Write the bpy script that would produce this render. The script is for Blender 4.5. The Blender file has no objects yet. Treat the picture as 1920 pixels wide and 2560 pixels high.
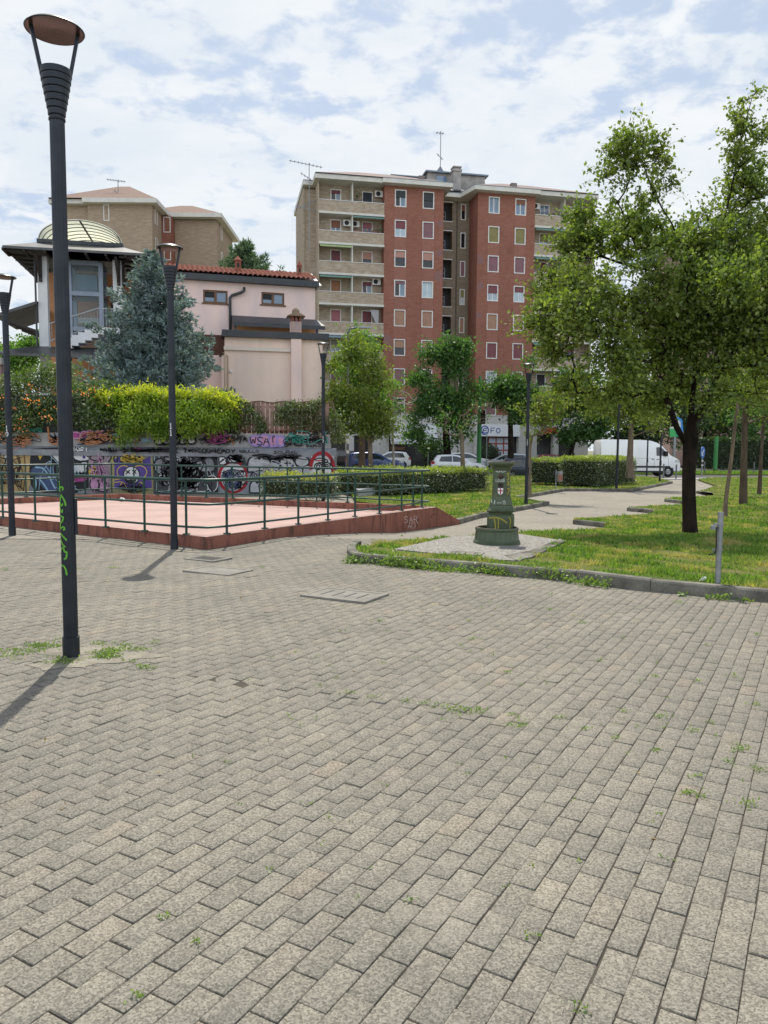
import bpy, bmesh, math, random
import numpy as np
from mathutils import Vector, Matrix
random.seed(7); RNG = np.random.default_rng(7)
SC = bpy.context.scene; COL = SC.collection
R = math.radians
# ---------------------------------------------------------------- camera
CAM_H, PITCH, ROLL, FPX = 1.6, 4.7, 0.4, 1920.0
cam = bpy.data.objects.new('camera', bpy.data.cameras.new('camera')); COL.objects.link(cam)
cam.matrix_world = Matrix.Translation((0, 0, CAM_H)) @ Matrix.Rotation(R(90-PITCH), 4, 'X') @ Matrix.Rotation(R(ROLL), 4, 'Z')
cam.data.sensor_fit = 'VERTICAL'; cam.data.sensor_height = 36; cam.data.sensor_width = 27
cam.data.lens = FPX/2560*36; cam.data.clip_end = 3000; cam.data.clip_start = .05
SC.camera = cam
# ---------------------------------------------------------------- world, sun, exposure
SUN_EL, SUN_AZ = 60.0, -6.0                     # azimuth from +Y towards +X
W = bpy.data.worlds.new('World'); SC.world = W; W.use_nodes = True
nt = W.node_tree; nt.nodes.clear(); N = nt.nodes.new; LK = nt.links.new
out = N('ShaderNodeOutputWorld'); bg = N('ShaderNodeBackground'); bg.inputs[1].default_value = 0.1
sky = N('ShaderNodeTexSky'); sky.sky_type = 'NISHITA'; sky.sun_disc = False
sky.sun_elevation = R(SUN_EL); sky.sun_rotation = R(SUN_AZ); sky.dust_density = 1.5; sky.ozone_density = 1.5
tc = N('ShaderNodeTexCoord'); sx = N('ShaderNodeSeparateXYZ'); LK(tc.outputs['Generated'], sx.inputs[0])
def wm(op, a, b=None, c=None):
    n = N('ShaderNodeMath'); n.operation = op
    for i, v in enumerate((a, b, c)):
        if v is None: continue
        if isinstance(v, (int, float)): n.inputs[i].default_value = v
        else: LK(v, n.inputs[i])
    return n.outputs[0]
zz = wm('ADD', wm('MAXIMUM', sx.outputs[2], 0.0), 0.16)
cv = N('ShaderNodeCombineXYZ'); LK(wm('DIVIDE', sx.outputs[0], zz), cv.inputs[0]); LK(wm('DIVIDE', sx.outputs[1], zz), cv.inputs[1])
def wnoise(scale, det, rough, off, dist=0.0, sxy=(1, 1)):
    mp = N('ShaderNodeMapping'); mp.inputs['Location'].default_value = off; mp.inputs['Scale'].default_value = (sxy[0], sxy[1], 1)
    mp.inputs['Rotation'].default_value = (0, 0, R(-28))
    LK(cv.outputs[0], mp.inputs[0])
    n = N('ShaderNodeTexNoise'); n.inputs['Scale'].default_value = scale; n.inputs['Detail'].default_value = det
    n.inputs['Roughness'].default_value = rough; n.inputs['Distortion'].default_value = dist
    LK(mp.outputs[0], n.inputs[0]); return n.outputs[0]
def wramp(v, p0, p1, c0=0.0, c1=1.0):
    n = N('ShaderNodeMapRange'); n.interpolation_type = 'SMOOTHSTEP'; LK(v, n.inputs[0])
    n.inputs[1].default_value = p0; n.inputs[2].default_value = p1; n.inputs[3].default_value = c0; n.inputs[4].default_value = c1
    return n.outputs[0]
def wmix(f, a, b):
    n = N('ShaderNodeMix'); n.data_type = 'RGBA'
    if isinstance(f, (int, float)): n.inputs[0].default_value = f
    else: LK(f, n.inputs[0])
    for i, v in ((6, a), (7, b)):
        if isinstance(v, tuple): n.inputs[i].default_value = (*v, 1)
        else: LK(v, n.inputs[i])
    return n.outputs[2]
big = wnoise(1.3, 4, .55, (5.6, 3.9, 0), .3, (1, 1.2)); fine = wnoise(8.6, 9, .57, (7.3, 2.2, 0), .15, (1, 1.1)); thin = wnoise(1.6, 6, .65, (1.2, 9.4, 0), .3, (.8, 1.3))
cover = wm('ADD', wm('MULTIPLY', big, .42), wm('MULTIPLY', fine, .58))
cl = wramp(cover, .39, .51)
shade = wramp(thin, .3, .7)
ccol = wmix(shade, (7.6, 8.2, 8.8), (9.3, 9.5, 9.6))
bluesky = wmix(.7, sky.outputs[0], (6.2, 7.3, 8.9))
high = wramp(sx.outputs[2], .52, .80)            # fewer clouds and a deeper blue overhead
bluesky = wmix(wm('MULTIPLY', high, .8), bluesky, sky.outputs[0])
sk = wmix(wm('MULTIPLY', wm('MULTIPLY', cl, .9), wm('SUBTRACT', 1.0, wm('MULTIPLY', high, .8))), bluesky, ccol)
# unseen sky behind the camera is brightened as added fill for the facades
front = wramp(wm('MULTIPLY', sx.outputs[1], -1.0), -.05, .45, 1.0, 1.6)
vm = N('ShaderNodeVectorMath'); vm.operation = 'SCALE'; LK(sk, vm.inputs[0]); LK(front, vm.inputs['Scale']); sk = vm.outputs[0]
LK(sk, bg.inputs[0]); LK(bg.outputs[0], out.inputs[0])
sun = bpy.data.objects.new('sun', bpy.data.lights.new('sun', 'SUN')); COL.objects.link(sun)
sun.data.energy = 5.0; sun.data.angle = R(.7); sun.data.color = (1, .94, .84)
sd = Vector((math.sin(R(SUN_AZ))*math.cos(R(SUN_EL)), math.cos(R(SUN_AZ))*math.cos(R(SUN_EL)), math.sin(R(SUN_EL))))
sun.rotation_euler = sd.to_track_quat('Z', 'Y').to_euler(); sun.location = (0, 0, 60)
SC.view_settings.view_transform = 'Standard'; SC.view_settings.look = 'None'
SC.view_settings.exposure = 0.06; SC.view_settings.gamma = 1.0
# ---------------------------------------------------------------- survey helpers: where a sight line meets the ground or a vertical plane
def ray(px, py):
    return (cam.matrix_world.to_3x3() @ Vector(((px-960)/FPX, -(py-1280)/FPX, -1)))
def G(px, py, z=0.0):
    d = ray(px, py); k = (z-CAM_H)/d.z; return Vector((d.x*k, d.y*k, z))
def P(px, py, Y):
    d = ray(px, py); k = Y/d.y; return Vector((d.x*k, Y, CAM_H+d.z*k))
def S(t): t = min(1, max(0, t)); return t*t*(3-2*t)
def gz(x, y):                                   # the park falls gently towards the street
    return -0.3*max(S((y-11.5)/7)*S((x+2.5)/3), S((y-30)/8))
def GT(px, py, dz=0.0):
    z = dz
    for _ in range(12):
        p = G(px, py, z); z = .5*z+.5*(gz(p.x, p.y)+dz)
    p.z = gz(p.x, p.y)+dz; return p
# ---------------------------------------------------------------- object helpers
def tag(o, label=None, cat=None, group=None, kind=None):
    for k, v in (('label', label), ('category', cat), ('group', group), ('kind', kind)):
        if v: o[k] = v
    return o
def thing(name, label, cat, loc=(0, 0, 0), rz=0.0, group=None):
    o = bpy.data.objects.new(name, None); COL.objects.link(o); o.location = loc; o.rotation_euler.z = rz
    o.empty_display_size = .1
    return tag(o, label, cat, group)
def copy_tree(o, parent=None):
    c = o.copy(); COL.objects.link(c)
    if parent: c.parent = parent
    for ch in list(o.children): copy_tree(ch, c)
    return c
def setmats(me, mats):
    for m in (mats if isinstance(mats, (list, tuple)) else [mats]): me.materials.append(m)
def np_obj(name, V, F, mats, parent=None, smooth=False, mi=None):
    """V (n,3), F (m,k) with equal k"""
    V = np.asarray(V, dtype=np.float32); F = np.asarray(F, dtype=np.int32); m, k = F.shape
    me = bpy.data.meshes.new(name); me.vertices.add(len(V)); me.vertices.foreach_set('co', V.ravel())
    me.loops.add(m*k); me.loops.foreach_set('vertex_index', F.ravel())
    me.polygons.add(m); me.polygons.foreach_set('loop_start', np.arange(0, m*k, k, dtype=np.int32))
    try: me.polygons.foreach_set('loop_total', np.full(m, k, dtype=np.int32))
    except Exception: pass
    if smooth: me.polygons.foreach_set('use_smooth', np.ones(m, dtype=bool))
    if mi is not None: me.polygons.foreach_set('material_index', np.asarray(mi, dtype=np.int32))
    me.update(calc_edges=True); setmats(me, mats)
    o = bpy.data.objects.new(name, me); COL.objects.link(o)
    if parent: o.parent = parent
    return o
class MB:
    def __init__(s): s.v = []; s.f = []; s.m = []; s.k = 0
    def add(s, vs, fs):
        b = len(s.v); s.v += [tuple(p) for p in vs]; s.f += [tuple(b+i for i in f) for f in fs]; s.m += [s.k]*len(fs); return s
    def box(s, x0, x1, y0, y1, z0, z1, M=None):
        vs = [Vector((x, y, z)) for z in (z0, z1) for y in (y0, y1) for x in (x0, x1)]
        if M is not None: vs = [M @ v for v in vs]
        return s.add(vs, [(0, 2, 3, 1), (4, 5, 7, 6), (0, 1, 5, 4), (2, 6, 7, 3), (0, 4, 6, 2), (1, 3, 7, 5)])
    def bar(s, a, b, w, h=None, up=(0, 0, 1)):
        a, b = Vector(a), Vector(b); d = (b-a).normalized(); u = Vector(up)
        if abs(d.dot(u)) > .98: u = Vector((0, 1, 0))
        r = d.cross(u).normalized(); t = r.cross(d); h = h or w
        vs = [q+r*i*w/2+t*j*h/2 for q in (a, b) for i, j in ((-1, -1), (1, -1), (1, 1), (-1, 1))]
        return s.add(vs, [(0, 1, 2, 3), (7, 6, 5, 4), (0, 4, 5, 1), (1, 5, 6, 2), (2, 6, 7, 3), (3, 7, 4, 0)])
    def tube(s, pts, r, n=8, cap=True):
        pts = [Vector(p) for p in pts]; rs = r if isinstance(r, (list, tuple)) else [r]*len(pts); vs = []; ref = None
        for i, p in enumerate(pts):
            d = (pts[min(i+1, len(pts)-1)]-pts[max(i-1, 0)]).normalized()
            if ref is None: ref = Vector((0, 0, 1)) if abs(d.z) < .9 else Vector((1, 0, 0))
            a = d.cross(ref)
            if a.length < 1e-4: a = d.cross(Vector((.3, 1, .2)))
            a.normalize(); b = a.cross(d).normalized(); ref = b
            vs += [p+(a*math.cos(t)+b*math.sin(t))*rs[i] for t in (2*math.pi*j/n for j in range(n))]
        fs = [(i*n+j, i*n+(j+1) % n, (i+1)*n+(j+1) % n, (i+1)*n+j) for i in range(len(pts)-1) for j in range(n)]
        if cap: fs += [tuple(range(n)), tuple((len(pts)-1)*n+j for j in reversed(range(n)))]
        return s.add(vs, fs)
    def lathe(s, prof, n=24, c=(0, 0, 0), M=None, cap=False):
        c = Vector(c); vs = []
        for r, z in prof: vs += [c+Vector((r*math.cos(2*math.pi*j/n), r*math.sin(2*math.pi*j/n), z)) for j in range(n)]
        if M is not None: vs = [M @ v for v in vs]
        fs = [(i*n+j, i*n+(j+1) % n, (i+1)*n+(j+1) % n, (i+1)*n+j) for i in range(len(prof)-1) for j in range(n)]
        if cap: fs += [tuple(reversed(range(n))), tuple((len(prof)-1)*n+j for j in range(n))]
        return s.add(vs, fs)
    def prism(s, poly, z0, z1, M=None):
        n = len(poly); vs = [Vector((x, y, z0)) for x, y in poly]+[Vector((x, y, z1)) for x, y in poly]
        if M is not None: vs = [M @ v for v in vs]
        return s.add(vs, [tuple(reversed(range(n))), tuple(range(n, 2*n))]+[(i, (i+1) % n, n+(i+1) % n, n+i) for i in range(n)])
    def loft(s, rings, cap=True):
        n = len(rings[0]); vs = [p for r_ in rings for p in r_]
        fs = [(i*n+j, i*n+(j+1) % n, (i+1)*n+(j+1) % n, (i+1)*n+j) for i in range(len(rings)-1) for j in range(n)]
        if cap: fs += [tuple(reversed(range(n))), tuple((len(rings)-1)*n+j for j in range(n))]
        return s.add(vs, fs)
    def build(s, name, mats, parent=None, smooth=False, bevel=0.0, fix=True, auto=None):
        me = bpy.data.meshes.new(name); me.from_pydata([tuple(v) for v in s.v], [], s.f)
        setmats(me, mats); me.polygons.foreach_set('material_index', s.m)
        if smooth or auto: me.polygons.foreach_set('use_smooth', [True]*len(s.f))
        if fix:
            bm = bmesh.new(); bm.from_mesh(me); bmesh.ops.recalc_face_normals(bm, faces=bm.faces); bm.to_mesh(me); bm.free()
        if auto: me.set_sharp_from_angle(angle=R(auto))
        o = bpy.data.objects.new(name, me); COL.objects.link(o)
        if parent: o.parent = parent
        if bevel:
            b = o.modifiers.new('b', 'BEVEL'); b.width = bevel; b.segments = 2; b.limit_method = 'ANGLE'
        return o
# ---------------------------------------------------------------- materials
MATS = {}
def newmat(name):
    m = bpy.data.materials.new(name); m.use_nodes = True; t = m.node_tree; t.nodes.clear(); MATS[name] = m
    o = t.nodes.new('ShaderNodeOutputMaterial'); return m, t, o
def nd(t, typ, **kw):
    n = t.nodes.new(typ)
    for k, v in kw.items():
        if k.startswith('i_'):
            k = k[2:]; k = int(k) if k.isdigit() else k.replace('_', ' ')
            if isinstance(v, bpy.types.NodeSocket): t.links.new(v, n.inputs[k])
            else: n.inputs[k].default_value = v
        else: setattr(n, k, v)
    return n
def c4(c): return (*c, 1) if len(c) == 3 else c
def nmix(t, f, a, b, mode='MIX'):
    n = nd(t, 'ShaderNodeMix', data_type='RGBA', blend_type=mode)
    for i, v in ((0, f), (6, a), (7, b)):
        if isinstance(v, bpy.types.NodeSocket): t.links.new(v, n.inputs[i])
        else: n.inputs[i].default_value = v if i == 0 else c4(v)
    return n.outputs[2]
def nnoise(t, vec, scale, det=4, rough=.6, dist=0):
    return nd(t, 'ShaderNodeTexNoise', i_Scale=scale, i_Detail=det, i_Roughness=rough, i_Distortion=dist, i_Vector=vec).outputs[0]
def nrange(t, v, a, b, c=0.0, d=1.0):
    return nd(t, 'ShaderNodeMapRange', i_0=v, i_1=a, i_2=b, i_3=c, i_4=d).outputs[0]
def nmath(t, op, a, b=0.0):
    return nd(t, 'ShaderNodeMath', operation=op, i_0=a, i_1=b).outputs[0]
def obco(t, scale=(1, 1, 1), rot=(0, 0, 0)):
    c = nd(t, 'ShaderNodeTexCoord').outputs['Object']
    return nd(t, 'ShaderNodeMapping', i_Vector=c, i_Scale=scale, i_Rotation=rot).outputs[0]
def princ(t, o, col, rough=.8, metal=0.0, normal=None, spec=.4, **kw):
    b = nd(t, 'ShaderNodeBsdfPrincipled', i_Metallic=metal)
    for k, v in (('Base Color', col), ('Roughness', rough), ('Normal', normal), ('Specular IOR Level', spec)):
        if v is None: continue
        if isinstance(v, bpy.types.NodeSocket): t.links.new(v, b.inputs[k])
        else: b.inputs[k].default_value = c4(v) if k == 'Base Color' else v
    for k, v in kw.items(): b.inputs[k].default_value = v
    t.links.new(b.outputs[0], o.inputs[0]); return b
def bump(t, h, strength=.4, dist=.02):
    return nd(t, 'ShaderNodeBump', i_Strength=strength, i_Distance=dist, i_Height=h).outputs[0]
def M(name, c, c2=None, sc=3.0, rough=.8, metal=0.0, bmp=0.0, bsc=40.0, spec=.4, grain=0.0, stretch=(1, 1, 1), lo=.35, hi=.65, bd=.01, coat=0.0):
    if name in MATS: return MATS[name]
    m, t, o = newmat(name); v = obco(t, stretch); col = c
    if c2 is not None: col = nmix(t, nrange(t, nnoise(t, v, sc, 6), lo, hi), c, c2)
    if grain:
        g = nrange(t, nnoise(t, obco(t), 90, 2), .3, .7, 1-grain, 1+grain)
        col = nmix(t, 1.0, col if not isinstance(col, tuple) else c, nd(t, 'ShaderNodeCombineXYZ', i_0=g, i_1=g, i_2=g).outputs[0], 'MULTIPLY')
    n = bump(t, nnoise(t, obco(t), bsc, 5), bmp, bd) if bmp else None
    princ(t, o, col, rough, metal, n, spec, **({'Coat Weight': coat} if coat else {})); return m
def leafmat(name, c1, c2, trans=.45, gloss=.05, big=0.0, cb=(.1, .1, .02), lo=.4, hi=.65):
    if name in MATS: return MATS[name]
    m, t, o = newmat(name)
    rnd = nd(t, 'ShaderNodeNewGeometry').outputs['Random Per Island']
    col = nmix(t, rnd, c1, c2)
    if big: col = nmix(t, nrange(t, nnoise(t, obco(t), big, 4), lo, hi), col, cb)
    d = nd(t, 'ShaderNodeBsdfDiffuse', i_Color=col)
    tl = nd(t, 'ShaderNodeBsdfTranslucent', i_Color=nmix(t, 1.0, col, (1.55, 1.7, .7), 'MULTIPLY'))
    x = nd(t, 'ShaderNodeMixShader', i_0=trans, i_1=d.outputs[0], i_2=tl.outputs[0])
    g = nd(t, 'ShaderNodeBsdfGlossy', i_Color=(1, 1, 1, 1), i_Roughness=.5)
    x2 = nd(t, 'ShaderNodeMixShader', i_0=gloss, i_1=x.outputs[0], i_2=g.outputs[0])
    t.links.new(x2.outputs[0], o.inputs[0]); return m
def brickmat(name, c1, c2, mortar, w=.25, h=.07, ms=.012, noise=(.2, .2, .2), nf=.35, vert=False, bias=0.0, stain=None, sfac=.5):
    if name in MATS: return MATS[name]
    m, t, o = newmat(name)
    s = nd(t, 'ShaderNodeSeparateXYZ', i_0=nd(t, 'ShaderNodeTexCoord').outputs['Object'])
    u = nmath(t, 'ADD', s.outputs[0], s.outputs[1]); z = s.outputs[2]
    vec = nd(t, 'ShaderNodeCombineXYZ', i_0=(z if vert else u), i_1=(u if vert else z)).outputs[0]
    b = nd(t, 'ShaderNodeTexBrick', i_Vector=vec, i_Color1=c4(c1), i_Color2=c4(c2), i_Mortar=c4(mortar), i_Scale=1.0, i_Mortar_Size=ms, i_Bias=bias, i_Brick_Width=w, i_Row_Height=h)
    v3 = nd(t, 'ShaderNodeCombineXYZ', i_0=nmath(t, 'MULTIPLY', u, .35), i_1=z).outputs[0]
    col = nmix(t, nrange(t, nnoise(t, v3, 5.0, 5), .42, .62, 0, nf), b.outputs[0], noise)
    col = nmix(t, nrange(t, nnoise(t, vec, .35, 4), .35, .7, 0, .35), col, tuple(.62*x for x in c1))
    if stain: col = nmix(t, nrange(t, nnoise(t, vec, .9, 5, .7), .55, .62, 0, sfac), col, stain)
    princ(t, o, col, .9, 0, bump(t, b.outputs[1], .25, .01), .2); return m
DARK = M('dark_interior', (.012, .012, .014), rough=.6)
METAL = M('lamp_metal', (.022, .027, .036), (.034, .04, .05), 6, .42, .55, .12, 60)
HOODU = M('hood_underside', (.16, .09, .08), (.13, .07, .065), 5, .25, .6)
WHITEP = M('white_paint', (.78, .78, .76), (.68, .68, .66), 3, .55)
CONC = M('kerb_concrete', (.22, .21, .18), (.075, .072, .06), 2.6, .9, 0, .6, 45, .2, .25)
# ================================================================ GROUND
def in_poly(X, Y, poly):
    ins = np.zeros(len(X), dtype=bool); n = len(poly); j = n-1
    for i in range(n):
        xi, yi = poly[i][0], poly[i][1]; xj, yj = poly[j][0], poly[j][1]
        with np.errstate(divide='ignore', invalid='ignore'):
            c = ((yi > Y) != (yj > Y)) & (X < (xj-xi)*(Y-yi)/(yj-yi+1e-12)+xi)
        ins ^= c; j = i
    return ins
def gz_np(X, Y):
    s = lambda t: np.clip(t, 0, 1)**2*(3-2*np.clip(t, 0, 1))
    return -.3*np.maximum(s((Y-11.5)/7)*s((X+2.5)/3), s((Y-30)/8))
def terrain_poly(name, pts, dz, mat, step=1.2, skirt=.25, kind='structure'):
    bm = bmesh.new(); vs = [bm.verts.new((p[0], p[1], 0)) for p in pts]; bm.faces.new(vs)
    bmesh.ops.triangulate(bm, faces=bm.faces[:])
    xs = [p[0] for p in pts]; ys = [p[1] for p in pts]
    for ax, a, b in ((0, min(xs), max(xs)), (1, min(ys), max(ys))):
        st = max(step, (b-a)/60); k = a+st
        while k < b:
            co = (k, 0, 0) if ax == 0 else (0, k, 0); no = (1, 0, 0) if ax == 0 else (0, 1, 0)
            bmesh.ops.bisect_plane(bm, geom=bm.verts[:]+bm.edges[:]+bm.faces[:], plane_co=co, plane_no=no); k += st
    if skirt:
        bd = [e for e in bm.edges if e.is_boundary]; top = set(bm.verts)
        bmesh.ops.extrude_edge_only(bm, edges=bd)
        for v in bm.verts:
            v.co.z = gz(v.co.x, v.co.y)+dz-(0 if v in top else skirt)
    else:
        for v in bm.verts: v.co.z = gz(v.co.x, v.co.y)+dz
    bmesh.ops.recalc_face_normals(bm, faces=bm.faces)
    me = bpy.data.meshes.new(name); bm.to_mesh(me); bm.free(); me.materials.append(mat)
    o = bpy.data.objects.new(name, me); COL.objects.link(o); return tag(o, kind=kind)
def paver_material():
    m, t, o = newmat('paver_concrete'); v = obco(t)
    rnd = nd(t, 'ShaderNodeNewGeometry').outputs['Random Per Island']
    cr = nd(t, 'ShaderNodeValToRGB', i_0=rnd); e = cr.color_ramp.elements
    e[0].position = 0; e[0].color = (.195, .182, .147, 1); e[1].position = 1; e[1].color = (.243, .225, .181, 1)
    for p, c in ((.35, (.21, .195, .159)), (.7, (.225, .209, .17)), (.93, (.232, .21, .17)), (.97, (.25, .215, .165))):
        x = e.new(p); x.color = (*c, 1)
    big_ = nrange(t, nnoise(t, v, .7, 5, .65), .38, .66); col = nmix(t, nmath(t, 'MULTIPLY', big_, .55), cr.outputs[0], (.14, .132, .115))
    med = nrange(t, nnoise(t, v, 9, 5, .7), .45, .75); col = nmix(t, nmath(t, 'MULTIPLY', med, .38), col, (.14, .13, .11))
    vor = nd(t, 'ShaderNodeTexVoronoi', i_Vector=v, i_Scale=165, i_Randomness=1.0)
    sep = nd(t, 'ShaderNodeSeparateColor', i_0=vor.outputs['Color']).outputs[0]
    sp = nd(t, 'ShaderNodeMapRange', i_0=sep, i_1=0, i_2=1, i_3=.4, i_4=1.6).outputs[0]
    col = nmix(t, .7, col, nd(t, 'ShaderNodeCombineXYZ', i_0=sp, i_1=sp, i_2=sp).outputs[0], 'MULTIPLY')
    gum = nd(t, 'ShaderNodeTexVoronoi', i_Vector=v, i_Scale=1.7, i_Randomness=1.0).outputs['Distance']; col = nmix(t, nrange(t, gum, .022, .034, .75, 0), col, (.05, .05, .052))
    st_ = nrange(t, nnoise(t, v, 1.9, 6, .75, 1.2), .60, .70); col = nmix(t, nmath(t, 'MULTIPLY', st_, .45), col, (.10, .095, .085))
    pal = nrange(t, nnoise(t, obco(t, (1, 1, 1), (0, 0, 1)), 1.1, 5, .7), .58, .72); col = nmix(t, nmath(t, 'MULTIPLY', pal, .35), col, (.36, .33, .28))
    h = nmath(t, 'ADD', nmath(t, 'MULTIPLY', sep, .5), nnoise(t, v, 60, 4))
    princ(t, o, col, .88, 0, bump(t, h, .55, .006), .25); return m
def path_material(name='path_pavers', mixc=(.155, .145, .125)):
    m, t, o = newmat(name); v = obco(t, rot=(0, 0, R(-60)))
    b = nd(t, 'ShaderNodeTexBrick', i_Vector=v, i_Color1=(.30, .275, .228, 1), i_Color2=(.255, .236, .198, 1), i_Mortar=(.11, .1, .08, 1), i_Scale=1.0, i_Mortar_Size=.006, i_Brick_Width=.2, i_Row_Height=.1)
    w = obco(t); col = nmix(t, nrange(t, nnoise(t, w, .5, 5, .65), .4, .7, 0, .5), b.outputs[0], mixc)
    col = nmix(t, nrange(t, nnoise(t, w, 6, 5, .7), .52, .8, 0, .45), col, (.17, .16, .14))
    g = nrange(t, nnoise(t, w, 70, 2), .3, .7, .75, 1.25); col = nmix(t, 1.0, col, nd(t, 'ShaderNodeCombineXYZ', i_0=g, i_1=g, i_2=g).outputs[0], 'MULTIPLY')
    princ(t, o, col, .9, 0, bump(t, b.outputs[1], .3, .006), .2); return m
SOIL = M('lawn_soil', (.15, .135, .05), (.07, .10, .022), 1.6, .95, 0, .5, 30, .1, .3)
GRASSM = leafmat('grass_blade', (.05, .12, .02), (.22, .325, .06), .40, .02, 1.3, (.38, .33, .14), .50, .64)
SAND = M('joint_sand', (.05, .042, .032), (.075, .065, .05), 12, .95)
MB().box(-1500, 1500, -60, 2500, -.62, -.6).build('ground', M('far_ground', (.12, .13, .06), (.2, .19, .13), .05, .95)).__setitem__('kind', 'structure')
terrain_poly('path', [(-24, 13.25), (14, 13.25), (42, 30), (42, 53), (-24, 53)], 0, path_material(), 1.0, 0)
fa, fb = G(694, 1713), G(1227, 1800)
def pz(X, Y):
    z = .010*np.sin(X*.9+1)*np.sin(Y*.75)+.006*np.sin(2.1*X+1.3*Y)+.004*np.sin(4.3*X-2.2*Y)
    dx, dy = fb.x-fa.x, fb.y-fa.y; L = math.hypot(dx, dy); tpar = ((X-fa.x)*dx+(Y-fa.y)*dy)/L; d = (-(X-fa.x)*dy+(Y-fa.y)*dx)/L
    along = np.exp(-((tpar-L/2)/1.6)**2)
    return z+along*(.004*np.exp(-(np.maximum(d, 0)/.4)**2)*(d > 0)-.002*np.exp(-(d/.4)**2)*(d <= 0))
def make_paving():
    a = np.array([math.cos(R(60)), math.sin(R(60))]); b = np.array([-a[1], a[0]])
    J, I = np.meshgrid(np.arange(-200, 200), np.arange(-110, 110), indexing='ij'); J = J.ravel(); I = I.ravel()
    U = (I+.5*(J % 2)+.07*np.sin(J*12.9898))*.2; Vv = J*.1
    C = U[:, None]*a+Vv[:, None]*b; k = (C[:, 1] > .4) & (C[:, 1] < 13.7) & (np.abs(C[:, 0]) < .53*C[:, 1]+3.4)
    C = C[k]; n = len(C)
    C = C+RNG.normal(0, .0012, (n, 2)); th = RNG.normal(0, .006, n)
    base = pz(C[:, 0], C[:, 1])
    gx = (pz(C[:, 0]+.05, C[:, 1])-pz(C[:, 0]-.05, C[:, 1]))/.1; gy = (pz(C[:, 0], C[:, 1]+.05)-pz(C[:, 0], C[:, 1]-.05))/.1
    gx = np.clip(gx, -.12, .12)+RNG.normal(0, .005, n); gy = np.clip(gy, -.12, .12)+RNG.normal(0, .005, n)
    lift = RNG.normal(0, .0009, n)+np.where(RNG.random(n) < .012, RNG.uniform(.002, .006, n), 0)
    hl = .1-RNG.uniform(.0025, .0042, n); hw = .05-RNG.uniform(.0017, .0027, n)
    rings = []
    for inset, dz in ((0, -.05), (0, -.0019), (.0019, 0.0)):
        for sx_, sy_ in ((-1, -1), (1, -1), (1, 1), (-1, 1)):
            u = sx_*(hl-inset); v = sy_*(hw-inset)
            ur = u*np.cos(th)-v*np.sin(th); vr = u*np.sin(th)+v*np.cos(th)
            D = ur[:, None]*a+vr[:, None]*b
            z = base+lift+D[:, 0]*gx+D[:, 1]*gy+dz
            rings.append(np.column_stack([C+D, z]))
    V = np.stack(rings, 1).reshape(-1, 3)
    f = [(8, 9, 10, 11)]+[(r+i, r+(i+1) % 4, r+4+(i+1) % 4, r+4+i) for r in (0, 4) for i in range(4)]
    F = (np.arange(n)[:, None, None]*12+np.array(f)[None]).reshape(-1, 4)
    tag(np_obj('paving', V, F, paver_material()), kind='structure')
    xs = np.arange(-14, 14.01, .15); ys = np.arange(-2.0, 13.81, .15); X, Y = np.meshgrid(xs, ys)
    V = np.column_stack([X.ravel(), Y.ravel(), pz(X.ravel(), Y.ravel())-.006]); nx = len(xs)
    F = [(j*nx+i, j*nx+i+1, (j+1)*nx+i+1, (j+1)*nx+i) for j in range(len(ys)-1) for i in range(nx-1)]
    tag(np_obj('joint_sand', V, F, SAND), kind='structure')
make_paving()
px2 = lambda L, dz=0.0: [GT(x, y, dz) for x, y in L]
front = [G(x, y, 0) for x, y in ((886, 1408), (905, 1410), (1200, 1434), (1439, 1454), (1625, 1478), (1920, 1506), (2400, 1562))]
nose = [G(x, y, 0) for x, y in ((884, 1372), (872, 1378), (867, 1386), (868, 1395), (875, 1402), (886, 1407), (905, 1410))]
KL1 = [GT(x, y) for x, y in ((1147, 1311), (1200, 1296), (1374, 1263))]
KL2 = [GT(x, y) for x, y in ((1287, 1250), (1412, 1228.5), (1534, 1228.5), (1578, 1230.5), (1682, 1208.5))]
KS = [[GT(*a), GT(*b)] for a, b in (((1434, 1311), (1512, 1319)), ((1569, 1278), (1634, 1284)), ((1663, 1255), (1716, 1261)), ((1742, 1234), (1782, 1238)))]
UPY = Vector((0, .09, 0))
LAWN_R = [p_+Vector((.05, .06, 0)) for p_ in nose[2:6]]+[p_+Vector((.02, .07, 0)) for p_ in front[1:]]+px2([(2700, 1330), (2300, 1196), (1790, 1193), (1745, 1198), (1790, 1213), (1760, 1225)], .1)+[KS[3][0]+UPY, KS[3][1]+UPY]+px2([(1786, 1238), (1682, 1245)], .1)+[KS[2][0]+UPY, KS[2][1]+UPY]+px2([(1721, 1262), (1590, 1266)], .1)+[KS[1][0]+UPY, KS[1][1]+UPY]+px2([(1638, 1283), (1456, 1295)], .1)+[KS[0][0]+UPY, KS[0][1]+UPY]+px2([(1521, 1318), (1308, 1332), (1098, 1345), (899, 1367)], .1)
LAWN_L = [p_+UPY for p_ in KL1]+[p_+UPY for p_ in KL2]+px2([(1650, 1195), (1560, 1188), (1300, 1186), (870, 1190), (850, 1200), (888, 1252), (1000, 1266), (1040, 1268), (1100, 1273)], .1)
terrain_poly('lawn', LAWN_R, .1, SOIL, 1.5); terrain_poly('lawn', LAWN_L, .1, SOIL, 1.5)
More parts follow.
